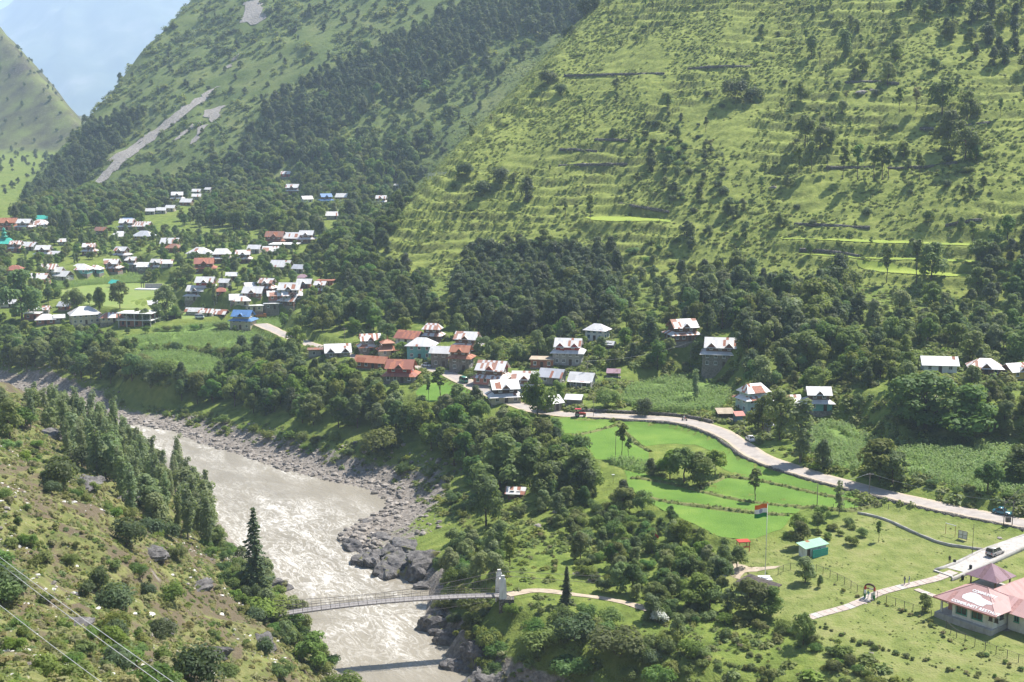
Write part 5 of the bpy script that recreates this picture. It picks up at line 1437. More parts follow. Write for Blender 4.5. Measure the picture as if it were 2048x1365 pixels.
def make_transformer():
    a = at(2007, 1052); b = at(2024, 1052)
    root = empty('transformer_stand', a, 0, 'twin-pole electric transformer stand beside the road near the teal car', 'transformer')
    o = Vector(a); q = Vector(b) - o
    h = 5.6
    for c in (Vector((0, 0, 0)), q): MB().tube((c.x, c.y, c.z - 0.5), (c.x, c.y, h), 0.10, 0.08, 7).build('shaft', 'metal_dark', root, True)
    for zz in (h - 0.3, h - 1.2, 2.0): MB().tube((-0.5, 0, zz), (q.x + 0.5, q.y, zz), 0.06, 0.06, 4).build('cross_arm', 'metal_dark', root)
    c = q / 2
    MB().box(c.x - 0.5, c.x + 0.5, c.y - 0.35, c.y + 0.35, 0.9, 1.95).build('transformer_tank', 'metal_dark', root)
    MB().tube((0, 0, h - 0.5), (q.x + 3.0, q.y + 2.5, h + 2.6), 0.07, 0.05, 5).build('stay_arm', 'metal_dark', root)
    return (a[0], a[1], a[2] + h)
PL['t'] = make_transformer()
def wire(a, b, sag, r, label, n=14):
    pts = []
    for i in range(n + 1):
        f = i / n
        pts.append((a[0] + (b[0] - a[0]) * f, a[1] + (b[1] - a[1]) * f, a[2] + (b[2] - a[2]) * f - sag * 4 * f * (1 - f)))
    tag(MB().path(pts, r, 5).build('power_line', 'metal_pale'), label, 'wire')
wire(PL['b'], PL['t'], 1.0, 0.025, 'thin power line above the road from the wall pole to the transformer stand')
wire(PL['a'], PL['b'], 0.8, 0.025, 'thin power line between the dark paddy pole and the wall pole')
wire(PL['g'], PL['f'], 1.5, 0.025, 'thin power line crossing above the maize to the hillside houses')
def ray_pt(px, py, t):
    d = ray(px, py); return (d[0] * t, d[1] * t, CAM_Z + d[2] * t)
for k, (p0, p1, lab) in enumerate((((-220, 940), (560, 1510), 'upper of the two close power lines crossing the near left slope'), ((-220, 940), (540, 1520), 'lower of the two close power lines crossing the near left slope'), ((-220, 1010), (420, 1520), 'single power line nearest the lower left corner'))):
    a = ray_pt(p0[0], p0[1] + 8 * k, 66); b = ray_pt(p1[0], p1[1], 36)
    wire(a, b, 0.35, 0.012, lab, 24)
# flag, pole and its plinth
def make_flag():
    x, y, z = at(1530, 1158)
    root = empty('flagpole', (x, y, z), 0, 'tall white flagpole on a square white plinth in the lawn', 'flagpole')
    h = 15.6
    MB().box(-1.25, 1.25, -1.25, 1.25, -0.4, 0.22).build('plinth', 'flag_white', root)
    MB().box(-0.6, 0.6, -0.6, 0.6, 0.222, 0.5).build('plinth_step', 'flag_white', root)
    MB().tube((0, 0, 0.5), (0, 0, h), 0.085, 0.05, 8).build('shaft', 'trim_white', root, True)
    MB().lathe([(0.0, h), (0.1, h + 0.05), (0.1, h + 0.16), (0.0, h + 0.22)], 8).build('finial', 'saffron', root, True)
    fl = empty('national_flag', (x, y, z), 0, 'saffron, white and green flag with a blue wheel flying from the tall flagpole', 'flag')
    hoist, fly = 2.7, 2.7; nu, nv = 16, 4
    def pt(u, v, off=0.0):
        wv = math.sin(u * 5.6 + v * 1.1) * 0.22 * u + off
        return (-0.08 - u * fly * 0.92, wv - 0.25 * u, h - 0.12 - v * hoist - 0.28 * u * u + 0.06 * math.sin(u * 7))
    for s, mt in enumerate(('saffron', 'flag_white', 'flag_green')):
        mb = MB(); v0, v1 = s / 3, (s + 1) / 3
        V = [pt(i / nu, v0 + (v1 - v0) * j / nv) for j in range(nv + 1) for i in range(nu + 1)]
        mb.v = V + [(a, b2 + 0.012, c) for a, b2, c in V]; nn = len(V)
        for j in range(nv):
            for i in range(nu):
                a = j * (nu + 1) + i
                mb.f.append((a, a + 1, a + nu + 2, a + nu + 1)); mb.f.append((nn + a, nn + a + nu + 1, nn + a + nu + 2, nn + a + 1))
        mb.build('flag_stripe', mt, fl, True)
    ch = MB(); cu, cv, r0 = 0.5, 0.5, 0.135
    n = 24
    for k in range(n):
        t0, t1 = 6.2832 * k / n, 6.2832 * (k + 1) / n
        P4 = [pt(cu + r0 * f * math.cos(t), cv + r0 * f * math.sin(t), -0.02) for t, f in ((t0, 1), (t1, 1), (t1, 0.82), (t0, 0.82))]
        ch.poly(P4)
        ch.poly([pt(cu + r0 * f * math.cos(t0 + d), cv + r0 * f * math.sin(t0 + d), -0.02) for f, d in ((0.1, -0.2), (0.1, 0.2), (0.85, 0.03), (0.85, -0.03))])
    ch.build('wheel_emblem', 'chakra_blue', fl)
make_flag()
def small_flag():
    x, y, z = at(1309, 1108)
    root = empty('flagstaff', (x, y, z), 0, 'thin staff rising out of the thicket under a small red flag', 'flagstaff')
    MB().tube((0, 0, -0.3), (0, 0, 4.6), 0.05, 0.035, 6).build('shaft', 'wood_grey', root)
    mb = MB()
    for i in range(6):
        f0, f1 = i / 6, (i + 1) / 6
        a = [(0.03 + f * 0.8, 0.12 * math.sin(f * 6), 4.5 - 0.5 * f - v * (0.9 - 0.3 * f)) for f, v in ((f0, 0), (f1, 0), (f1, 1), (f0, 1))]
        mb.poly(a)
    f = mb.build('red_flag', 'paint_red'); f.location = (x, y, z)
    tag(f, 'small red flag on a staff among the thicket trees', 'flag')
small_flag()
def goal():
    a = Vector(at(1891, 1068)); b = Vector(at(1910, 1074)); o = a
    root = empty('goal_frame', tuple(a), 0, 'small rusty goal frame with a pale crossbar on the grass', 'goal')
    q = b - o; h = 2.4
    for c in (Vector((0, 0, 0)), q): MB().tube((c.x, c.y, c.z - 0.2), (c.x, c.y, c.z + h), 0.05, 0.05, 6).build('post', 'tin_rust', root)
    MB().tube((-0.1, 0, h), (q.x + 0.1, q.y, q.z + h), 0.10, 0.10, 6).build('crossbar', 'trim_white', root)
    a = Vector(at(1916, 1078)); b = Vector(at(1934, 1083))
    ang = math.atan2(b.y - a.y, b.x - a.x); w = (b - a).length
    root = empty('notice_board', tuple(a), ang, 'white board on legs divided in four beside the goal frame', 'board')
    fr = MB()
    for x0, x1, z0, z1 in ((0, w, 0.25, 0.35), (0, w, 1.9, 2.0), (0, 0.1, 0.36, 1.89), (w - 0.1, w, 0.36, 1.89), (w / 2 - 0.05, w / 2 + 0.05, 0.36, 1.89), (0.11, w - 0.11, 1.08, 1.16)): fr.box(x0, x1, -0.05, 0.05, z0, z1)
    fr.build('frame', 'wood_grey', root)
    MB().box(0.08, w - 0.08, -0.02, 0.02, 0.3, 1.95).build('panel', 'trim_white', root)
    for x in (0.05, w - 0.05): MB().box(x - 0.04, x + 0.04, -0.04, 0.04, -0.3, 0.24).build('leg', 'wood_grey', root)
goal()
def sheds():
    a = Vector(at(1610, 1118)); b = Vector(at(1655, 1106)); ang = math.atan2(b.y - a.y, b.x - a.x)
    root = empty('green_shed', tuple(a), ang, 'narrow pale shed with a green sloping roof behind teal sheet screens', 'shed')
    w = 5.6; d = 2.0
    MB().box(0, w, 0, d, -0.4, 2.2).build('wall', 'w_white', root)
    MB().box(0.5, 1.3, -0.05, 0.02, 0.02, 1.9).build('door', 'wood_dark', root)
    MB().slab([(-0.4, -0.5, 2.25), (w + 0.4, -0.5, 2.45), (w + 0.4, d + 0.5, 2.95), (-0.4, d + 0.5, 2.75)], 0.09).build('roof', 'tin_palegreen', root)
    for k in range(2):
        r = empty('sheet_screen', tuple(a + Vector((math.cos(ang) * (1.7 + 2.15 * k), math.sin(ang) * (1.7 + 2.15 * k) - 0.9, 0))), ang - 0.05 + 0.1 * k, ('teal corrugated sheet screen nearest the door of the green-roofed shed', 'teal corrugated sheet screen at the far end of the green-roofed shed')[k], 'screen')
        for j in range(4): MB().box(0, 2.05, -0.03, 0.03, 0.02 + 0.46 * j, 0.45 + 0.46 * j).build('sheet', 'sheet_teal', r)
        for x in (0.05, 2.0): MB().box(x - 0.05, x + 0.05, 0.035, 0.12, -0.4, 1.95).build('post', 'metal_dark', r)
    a = Vector(at(1476, 1180)); b = Vector(at(1530, 1196)); ang = math.atan2(b.y - a.y, b.x - a.x)
    root = empty('dark_hut', tuple(a), ang, 'long dark timber hut with a flat brown-black roof below the flagpole', 'hut')
    w = 7.4; d = 3.4
    for k in range(9): MB().box(w * k / 9 + 0.01, w * (k + 1) / 9 - 0.02, 0, 0.08, -0.5, 1.75).build('plank', 'wood_dark', root)
    MB().box(0, w, 0.09, d, -0.5, 1.7).build('wall', 'wood_dark', root)
    MB().slab([(-0.3, -0.45, 1.78), (w + 0.3, -0.45, 1.78), (w + 0.3, d + 0.4, 2.35), (-0.3, d + 0.4, 2.35)], 0.14).build('roof', 'roof_black', root)
    a = at(1442, 1170)
    root = empty('tin_booth', a, R(20), 'small booth with a pale tin sheet side at the edge of the thicket', 'booth')
    MB().box(-0.7, 0.7, -0.6, 0.6, -0.3, 1.9).build('wall', 'tin_grey', root); MB().box(-0.85, 0.85, -0.75, 0.75, 1.902, 2.0).build('roof', 'tin', root)
    a = at(1486, 1100)
    root = empty('red_stand', a, R(10), 'open red-painted stand under the trees left of the flagpole', 'stand')
    for sx in (-1, 1):
        for sy in (-1, 1): MB().box(sx * 1.1 - 0.06, sx * 1.1 + 0.06, sy * 0.8 - 0.06, sy * 0.8 + 0.06, -0.3, 1.9).build('post', 'paint_red', root)
    MB().box(-1.3, 1.3, -1.0, 1.0, 1.9, 2.05).build('roof', 'paint_red', root); MB().box(-1.15, 1.15, -0.85, -0.79, 0.75, 1.0).build('rail', 'paint_red', root)
plain('roof_black', (0.085, 0.072, 0.065), 0.9, 0.15, amp=0.35, scale=1.2, dirt=(0.17, 0.14, 0.12))
sheds()
patch('dirt_yard', [at(a, b)[:2] for a, b in [(1448, 1132), (1462, 1108), (1480, 1106), (1476, 1128), (1500, 1136), (1560, 1132), (1552, 1138), (1490, 1146), (1478, 1160), (1460, 1150)]], 'dirt_path', 1.2, 0.06, 0.2)

# ------------------------------------------------------------------ vehicles
plain('tyre', (0.025, 0.025, 0.025), 0.9, 0.2, amp=0.1)
plain('rim', (0.35, 0.35, 0.36), 0.4, 0.5, amp=0.05)
def paint(name, col):
    m, nt, b = nodes_of(name, 0.35, 0.5); b.inputs['Base Color'].default_value = (*col, 1); b.inputs['Coat Weight'].default_value = 0.5; b.inputs['Coat Roughness'].default_value = 0.1
paint('car_silver', (0.46, 0.43, 0.39)); paint('car_white', (0.70, 0.70, 0.70)); paint('car_teal', (0.03, 0.16, 0.22)); paint('car_green', (0.10, 0.28, 0.20)); paint('tractor_red', (0.50, 0.03, 0.04)); paint('truck_orange', (0.50, 0.16, 0.05))
plain('lamp_red', (0.5, 0.03, 0.02), 0.3, 0.5, amp=0.02); plain('lamp_clear', (0.7, 0.7, 0.68), 0.2, 0.6, amp=0.02)
def wheel(root, x, y, r, w=0.2):
    t = MB().lathe([(r * 0.62, -w / 2), (r * 0.95, -w / 2), (r, -w * 0.3), (r, w * 0.3), (r * 0.95, w / 2), (r * 0.62, w / 2)], 16)
    wo = bpy.data.objects.new('wheel', None); COL.objects.link(wo); wo.parent = root; wo.location = (x, y, r); wo.rotation_euler = (math.pi / 2, 0, 0)
    t.build('tyre', 'tyre', wo, True)
    MB().lathe([(0.0, -w * 0.42), (r * 0.6, -w * 0.42), (r * 0.62, 0), (r * 0.6, w * 0.42), (0.0, w * 0.42)], 12).build('rim', 'rim', wo, True)
def loft(secs, closed=True):
    """cross-sections (lists of points) skinned into one body"""
    mb = MB(); k = len(secs[0])
    for s in secs: mb.v += [tuple(p) for p in s]
    for i in range(len(secs) - 1):
        for j in range(k):
            a = i * k + j; b = i * k + (j + 1) % k
            mb.f.append((a, b, b + k, a + k))
    mb.f.append(tuple(range(k - 1, -1, -1))); mb.f.append(tuple((len(secs) - 1) * k + j for j in range(k)))
    return mb
def car(px, py, ang, label, col, Lc=4.4, Wc=1.75, Hc=1.6, kind='suv', world=None):
    """ang: heading in degrees (direction of the bonnet)"""
    x, y, z = world if world else at(px, py)
    root = empty('parked_car' if kind != 'van' else 'parked_van', (x, y, z + 0.07), R(ang), label, 'car' if kind != 'van' else 'van')
    w = Wc / 2; g = 0.22; belt = Hc * 0.56
    def sec(xp, zlo, zhi, ww, rnd=0.08):
        return [(xp, -ww, zlo + rnd), (xp, -ww + rnd, zlo), (xp, ww - rnd, zlo), (xp, ww, zlo + rnd), (xp, ww, zhi - rnd), (xp, ww - rnd, zhi), (xp, -ww + rnd, zhi), (xp, -ww, zhi - rnd)]
    h = Lc / 2; bon = belt * (0.90 if kind != 'van' else 1.0)
    body = [sec(-h, g + 0.15, belt * 0.86, w * 0.90), sec(-h + 0.15, g, belt * 0.98, w * 0.97), sec(-h * 0.5, g, belt, w), sec(h * 0.25, g, belt, w), sec(h * 0.45, g, bon, w), sec(h - 0.25, g, bon * 0.90, w * 0.95), sec(h, g + 0.12, bon * 0.72, w * 0.84)]
    loft(body).build('body', col, root, True)
    if kind == 'suv': cb = [(-h + 0.12, -h + 0.34, h * 0.12, h * 0.46)]
    elif kind == 'van': cb = [(-h + 0.06, -h + 0.18, h * 0.62, h * 0.9)]
    else: cb = [(-h * 0.72, -h * 0.38, h * 0.08, h * 0.42)]
    xb0, xt0, xt1, xb1 = cb[0]
    ww, wt = w * 0.95, w * 0.78
    cab = MB()
    lo = [(xb0, -ww, belt - 0.03), (xb1, -ww, belt - 0.06), (xb1, ww, belt - 0.06), (xb0, ww, belt - 0.03)]
    hi = [(xt0, -wt, Hc - 0.07), (xt1, -wt, Hc - 0.07), (xt1, wt, Hc - 0.07), (xt0, wt, Hc - 0.07)]
    cab.v = lo + hi; cab.f = [(0, 3, 2, 1), (4, 5, 6, 7), (0, 1, 5, 4), (1, 2, 6, 5), (2, 3, 7, 6), (3, 0, 4, 7)]
    cab.build('window_glass', 'pane', root)
    rf = loft([sec(xt0 - 0.06, Hc - 0.10, Hc - 0.03, wt * 0.96, 0.03), sec((xt0 + xt1) / 2, Hc - 0.10, Hc, wt * 1.04, 0.03), sec(xt1 + 0.06, Hc - 0.10, Hc - 0.03, wt * 0.96, 0.03)])
    rf.build('roof', col, root, True)
    for sgn in (-1, 1):
        pl = MB()
        for (a, b2) in (((xb0, belt), (xt0, Hc - 0.06)), ((xb1, belt - 0.04), (xt1, Hc - 0.06)), (((xb0 + xb1) / 2, belt), ((xt0 + xt1) / 2, Hc - 0.06))):
            pl.tube((a[0], sgn * ww * 1.005, a[1]), (b2[0], sgn * wt * 1.01, b2[1]), 0.045, 0.04, 4)
        pl.build('pillars', col, root)
        for xx in (-h * 0.58, h * 0.6): wheel(root, xx, sgn * (w - 0.08), 0.33)
        MB().box(-h - 0.02, -h + 0.1, sgn * w * 0.72 - 0.12, sgn * w * 0.72 + 0.12, belt * 0.66, belt * 0.86).build('tail_light', 'lamp_red', root)
        MB().box(h - 0.14, h + 0.01, sgn * w * 0.62 - 0.14, sgn * w * 0.62 + 0.14, bon * 0.50, bon * 0.66).build('headlight', 'lamp_clear', root)
    MB().box(-h - 0.07, -h + 0.05, -w * 0.88, w * 0.88, g + 0.02, g + 0.22).build('bumper', 'tyre' if col != 'car_white' else col, root)
    MB().box(h - 0.08, h + 0.06, -w * 0.8, w * 0.8, g + 0.02, g + 0.22).build('bumper', col, root)
    return root
def heading(pts, px):
    q = [(project(*p)[0], p) for p in pts]; k = int(np.argmin([abs(a - px) for a, _ in q])); k = min(max(k, 1), len(pts) - 2)
    return math.degrees(math.atan2(pts[k + 1][1] - pts[k - 1][1], pts[k + 1][0] - pts[k - 1][0]))
car(1990, 1110, heading(DRIVEW, 1990) + 180, 'silver people carrier parked on the concrete driveway', 'car_silver', 4.5, 1.8, 1.75)
car(2004, 1029, heading(ROADW, 2000), 'dark teal car parked on the road beside the transformer stand', 'car_teal', 4.0, 1.7, 1.5, 'sedan')
car(1500, 882, heading(ROADW, 1500) + 180, 'white car parked in tree shade on the road bend', 'car_white', 3.9, 1.65, 1.5, 'sedan')
car(853, 734, heading(ROADW, 853), 'white hatchback parked below the teal shop', 'car_white', 3.7, 1.6, 1.5, 'sedan')
car(927, 766, heading(ROADW, 927) + 180, 'pale van with a green top on the village road', 'car_green', 4.2, 1.8, 2.1, 'van')
car(399, 637, 10, 'white van standing by the roadside shed row', 'car_white', 4.2, 1.8, 2.0, 'van')
def tractor(px, py, ang):
    x, y, z = at(px, py)
    root = empty('tractor', (x, y, z + 0.07), R(ang), 'red tractor with a cloth canopy parked at the end of the road', 'tractor')
    loft([[(-0.2, -0.36, 0.75), (-0.2, 0.36, 0.75), (-0.2, 0.36, 1.3), (-0.2, -0.36, 1.3)], [(1.1, -0.34, 0.72), (1.1, 0.34, 0.72), (1.1, 0.34, 1.25), (1.1, -0.34, 1.25)], [(1.75, -0.28, 0.74), (1.75, 0.28, 0.74), (1.75, 0.28, 1.12), (1.75, -0.28, 1.12)]]).build('bonnet', 'tractor_red', root)
    MB().box(-1.1, 1.5, -0.2, 0.2, 0.5, 0.74).build('chassis', 'tyre', root)
    MB().box(-0.95, -0.45, -0.28, 0.28, 0.95, 1.1).box(-1.05, -0.95, -0.28, 0.28, 0.95, 1.5).build('seat', 'wood_dark', root)
    for sgn in (-1, 1):
        wheel(root, -0.75, sgn * 0.72, 0.72, 0.4); wheel(root, 1.35, sgn * 0.6, 0.40, 0.24)
        MB().slab([(-1.4, sgn * 0.5, 1.25), (-0.1, sgn * 0.5, 1.25), (-0.1, sgn * 0.98, 1.2), (-1.4, sgn * 0.98, 1.2)] if sgn > 0 else [(-1.4, -0.98, 1.2), (-0.1, -0.98, 1.2), (-0.1, -0.5, 1.25), (-1.4, -0.5, 1.25)], 0.06).box(-1.4, -0.1, sgn * 0.5 - 0.02, sgn * 0.5 + 0.02, 0.7, 1.18).build('mudguard', 'tractor_red', root)
        for xx in (-1.3, 0.15): MB().tube((xx, sgn * 0.55, 1.1), (xx, sgn * 0.55, 2.35), 0.035, 0.035, 5).build('canopy_post', 'metal_dark', root)
        MB().box(1.7, 1.78, sgn * 0.18 - 0.08, sgn * 0.18 + 0.08, 0.88, 1.04).build('headlight', 'lamp_clear', root)
    MB().slab([(-1.5, -0.75, 2.36), (0.35, -0.75, 2.36), (0.35, 0, 2.5), (-1.5, 0, 2.5)], 0.05).slab([(-1.5, 0, 2.5), (0.35, 0, 2.5), (0.35, 0.75, 2.36), (-1.5, 0.75, 2.36)], 0.05).build('canopy', 'tractor_red', root)
    MB().tube((0.0, 0, 1.3), (-0.25, 0, 1.55), 0.03, 0.03, 5).lathe([(0.16, 1.55), (0.2, 1.57), (0.16, 1.6)], 10, (-0.25, 0)).build('steering_wheel', 'tyre', root)
    MB().tube((1.0, 0.12, 1.2), (1.0, 0.12, 1.9), 0.045, 0.045, 6).build('exhaust', 'metal_dark', root)
tractor(1160, 834, heading(ROADW, 1160))
def lorry(px, py, ang):
    x, y, z = at(px, py)
    root = empty('lorry', (x, y, z), R(ang), 'small orange-red lorry parked in front of the crowded quarter', 'lorry')
    loft([[(1.2, -0.95, 0.6), (1.2, 0.95, 0.6), (1.2, 0.95, 2.3), (1.2, -0.95, 2.3)], [(2.6, -0.93, 0.6), (2.6, 0.93, 0.6), (2.45, 0.9, 2.25), (2.45, -0.9, 2.25)]]).build('cab', 'truck_orange', root)
    MB().box(2.5, 2.62, -0.8, 0.8, 1.45, 2.05).build('windscreen', 'pane', root)
    MB().box(-2.6, 1.1, -1.0, 1.0, 0.9, 1.0).box(-2.6, 1.1, -1.0, -0.94, 1.001, 1.9).box(-2.6, 1.1, 0.94, 1.0, 1.001, 1.9).box(-2.6, -2.54, -0.93, 0.93, 1.001, 1.9).build('load_bed', 'truck_orange', root)
    MB().box(-2.5, 2.4, -0.4, 0.4, 0.55, 0.88).build('chassis', 'tyre', root)
    for sgn in (-1, 1):
        for xx in (-1.7, 1.75): wheel(root, xx, sgn * 0.85, 0.45, 0.28)
lorry(522, 637, 14)
def motorbike(px, py, ang):
    x, y, z = at(px, py)
    root = empty('motorbike', (x, y, z + 0.07), R(ang), 'motorbike with a rider in pale clothes on the road left of the bend', 'motorbike')
    wheel(root, -0.65, 0, 0.3, 0.1); wheel(root, 0.65, 0, 0.3, 0.1)
    MB().tube((-0.65, 0, 0.3), (0, 0, 0.45), 0.05, 0.07, 6).tube((0, 0, 0.45), (0.5, 0, 0.85), 0.07, 0.06, 6).tube((0.65, 0, 0.3), (0.45, 0, 0.95), 0.04, 0.04, 6).build('frame', 'metal_dark', root)
    MB().box(-0.6, 0.1, -0.12, 0.12, 0.7, 0.8).build('seat', 'tyre', root); MB().box(0.05, 0.45, -0.13, 0.13, 0.68, 0.92).build('tank', 'paint_red', root)
    MB().tube((0.45, -0.35, 1.0), (0.45, 0.35, 1.0), 0.025, 0.025, 5).build('handlebar', 'metal_dark', root)
    return (x, y, z + 0.07), R(ang)

# ------------------------------------------------------------------ people
plain('skin', (0.30, 0.17, 0.11), 0.6, 0.3, amp=0.05); plain('hair', (0.015, 0.012, 0.01), 0.6, 0.3, amp=0.05)
for nm_, c_ in (('cl_black', (0.02, 0.02, 0.025)), ('cl_grey', (0.16, 0.17, 0.20)), ('cl_white', (0.62, 0.62, 0.60)), ('cl_teal', (0.10, 0.30, 0.32)), ('cl_blue', (0.08, 0.11, 0.22))): plain(nm_, c_, 0.85, 0.15, amp=0.12, scale=6)
def person(loc, ang, label, top, bottom, pose='stand', holds=None):
    """a continuous body grown round a posed skeleton"""
    if pose == 'walk': la, ra, aa, ab = 0.24, -0.22, -0.18, 0.2
    else: la, ra, aa, ab = 0.03, -0.02, 0.04, 0.06
    J = {'hip': (0, 0, 0.95, .135), 'waist': (0, 0, 1.08, .125), 'chest': (0.01, 0, 1.32, .15), 'neck': (0.01, 0, 1.48, .06), 'head': (0.03, 0, 1.60, .095), 'crown': (0.02, 0, 1.70, .085)}
    E = [('hip', 'waist'), ('waist', 'chest'), ('chest', 'neck'), ('neck', 'head'), ('head', 'crown')]
    for s, n_, sw, arm in ((1, 'l', la, aa), (-1, 'r', ra, ab)):
        if pose == 'sit':
            J[n_ + 'th'] = (0.05, .10 * s, .88, .09); J[n_ + 'kn'] = (0.42, .17 * s, .78, .065); J[n_ + 'an'] = (0.30, .17 * s, .38, .045); J[n_ + 'to'] = (0.44, .17 * s, .33, .04)
        else:
            J[n_ + 'th'] = (sw * .15, .10 * s, .82, .088); J[n_ + 'kn'] = (sw * .75 + .04, .11 * s, .49, .062); J[n_ + 'an'] = (sw * 1.05 - .03, .11 * s, .08, .043); J[n_ + 'to'] = (sw * 1.05 + .14, .12 * s, .035, .036)
        J[n_ + 'sh'] = (0.0, .19 * s, 1.41, .062)
        if pose == 'sit': J[n_ + 'el'] = (0.2, .27 * s, 1.2, .045); J[n_ + 'wr'] = (0.45, .26 * s, 1.12, .034); J[n_ + 'ha'] = (0.52, .25 * s, 1.11, .036)
        else: J[n_ + 'el'] = (arm * .5 - .02, .25 * s, 1.12, .046); J[n_ + 'wr'] = (arm * 1.2 + .05, .25 * s, .88, .034); J[n_ + 'ha'] = (arm * 1.35 + .07, .25 * s, .79, .036)
        E += [('hip', n_ + 'th'), (n_ + 'th', n_ + 'kn'), (n_ + 'kn', n_ + 'an'), (n_ + 'an', n_ + 'to'), ('chest', n_ + 'sh'), (n_ + 'sh', n_ + 'el'), (n_ + 'el', n_ + 'wr'), (n_ + 'wr', n_ + 'ha')]
        for k, (dx, dy) in enumerate(((0.05, 0.025), (0.055, 0.01), (0.055, -0.008), (0.045, -0.024))):
            hx, hy, hz, _ = J[n_ + 'ha']
            J[n_ + 'f%d' % k] = (hx + dx * 0.4, hy + dy, hz - 0.075 + 0.006 * abs(k - 1.4), .010); E.append((n_ + 'ha', n_ + 'f%d' % k))
        hx, hy, hz, _ = J[n_ + 'ha']; J[n_ + 'thumb'] = (hx + 0.055, hy - 0.01 * s, hz - 0.02, .011); E.append((n_ + 'ha', n_ + 'thumb'))
    ks = list(J); me = bpy.data.meshes.new('person')
    me.from_pydata([J[k][:3] for k in ks], [(ks.index(a), ks.index(b)) for a, b in E], [])
    o = bpy.data.objects.new('tmp_body', me); COL.objects.link(o)
    md = o.modifiers.new('skin', 'SKIN'); sv = me.skin_vertices[0].data
    for i, k in enumerate(ks): sv[i].radius = (J[k][3] * (0.8 if k in ('waist', 'chest', 'hip') else 1.0), J[k][3] * (1.15 if k in ('waist', 'chest', 'hip') else 1.0))
    sv[ks.index('hip')].use_root = True
    sb = o.modifiers.new('sub', 'SUBSURF'); sb.levels = 2; sb.render_levels = 2
    dg = bpy.context.evaluated_depsgraph_get()
    m2 = bpy.data.meshes.new_from_object(o.evaluated_get(dg)); m2.name = 'person'
    bpy.data.objects.remove(o)
    m2.materials.clear()
    for k in ('skin', top, bottom, 'hair', 'tyre'): m2.materials.append(MATS[k])
    for p_ in m2.polygons:
        c = p_.center
        hand = abs(c.y) > 0.2 and ((c.z < 0.90 and pose != 'sit') or (pose == 'sit' and c.x > 0.44 and c.z > 1.0))
        p_.material_index = 4 if c.z < (0.07 if pose != 'sit' else 0.36) else 0 if hand else 2 if c.z < (0.93 if pose != 'sit' else 0.95) and abs(c.y) < 0.22 else 1 if c.z < 1.47 else 3 if (c.z > 1.66 or (c.z > 1.56 and c.x < -0.02)) else 0
        p_.use_smooth = True
    r = link('person', m2, loc=loc, rot=(0, 0, ang))
    # face: nose, eyes
    MB().tube((0.115, 0, 1.615), (0.14, 0, 1.585), 0.012, 0.018, 5).build('nose', 'skin', r, True)
    for s in (1, -1): MB().lathe([(0, 1.618), (0.012, 1.624), (0.012, 1.634), (0, 1.64)], 6, (0.112, 0.036 * s)).build('eye', 'hair', r)
    return tag(r, label, 'person')
def stand_at(px, py): x, y, z = at(px, py); return (x, y, z + 0.09)
person(stand_at(1809, 1170), R(200), 'person in grey clothes standing on the slab walk, left of a pair', 'cl_grey', 'cl_grey', 'stand')
person(stand_at(1818, 1170), R(150), 'person in dark top and pale trousers standing on the slab walk, right of a pair', 'cl_blue', 'cl_white', 'stand')
person(stand_at(1736, 1199), R(210), 'person in teal and white walking through the painted arch', 'cl_teal', 'cl_white', 'walk')
x_, y_, z_ = at(1899, 1127)
person((x_, y_, z_), R(240), 'person dressed in black standing on the lawn beyond the driveway kerb', 'cl_black', 'cl_black', 'stand')
ml, ma = motorbike(1369, 842, heading(ROADW, 1369))
person((ml[0] - 0.25 * math.cos(ma), ml[1] - 0.25 * math.sin(ma), ml[2] - 0.10), ma, 'person in white riding the motorbike on the road', 'cl_white', 'cl_grey', 'sit')
for (px_, py_, lab) in ((1909, 1128, 'black round litter bin at the near end of the driveway kerb'), (1941, 1139, 'black round litter bin by the pavilion corner of the driveway'), (1925, 1160, 'black round litter bin in the grass beside the pavilion')):
    x_, y_, z_ = at(px_, py_)
    r = empty('litter_bin', (x_, y_, z_), 0, lab, 'bin')
    MB().lathe([(0.0, -0.1), (0.26, -0.1), (0.32, 0.75), (0.34, 0.8), (0.27, 0.8), (0.24, 0.1), (0, 0.1)], 12).build('body', 'tyre', r, True); MB().lathe([(0.27, 0.802), (0.2, 0.9), (0, 0.93)], 12).build('lid', 'tyre', r, True)
# ------------------------------------------------------------------ vegetation
RNG = np.random.default_rng(7)
def cards(pos, nrm, size, aspect=1.7, rng=RNG, droop=0.0):
    """one small leaf-shaped face at each point, facing roughly along nrm"""
    n = len(pos)
    nrm = nrm / (np.linalg.norm(nrm, axis=1)[:, None] + 1e-9)
    r = rng.normal(size=(n, 3)); r[:, 2] -= droop
    u = np.cross(nrm, r); u /= (np.linalg.norm(u, axis=1)[:, None] + 1e-9)
    v = np.cross(nrm, u)
    s = (size * rng.uniform(0.65, 1.35, n))[:, None]
    a = s * aspect / 2; b_ = s / 2
    V = np.stack((pos + u * a, pos + v * b_ + u * a * 0.1, pos - u * a, pos - v * b_ + u * a * 0.1), 1).reshape(-1, 3)
    F = np.arange(4 * n).reshape(n, 4)
    return V, F
def blob_leaves(C, Rr, n, size, rng, jit=0.75, lo=-0.5, thick=0.35, aspect=1.7, inner=0.12, sq=1.0):
    C = np.asarray(C, float); Rr = np.asarray(Rr, float)
    k = rng.choice(len(C), n, p=Rr ** 2 / (Rr ** 2).sum())
    d = rng.normal(size=(n, 3)); d /= np.linalg.norm(d, axis=1)[:, None]
    flip = d[:, 2] < lo
    d[flip, 2] *= -1
    rad = Rr[k] * (1 - thick * rng.random(n) ** 1.5)
    rad = np.where(rng.random(n) < inner, rad * rng.random(n), rad)
    off = d * rad[:, None]; off[:, 2] *= sq
    pos = C[k] + off
    nrm = d + rng.normal(size=(n, 3)) * jit * 0.45 + np.array((0, 0, 0.45))
    return cards(pos, nrm, size, aspect, rng)
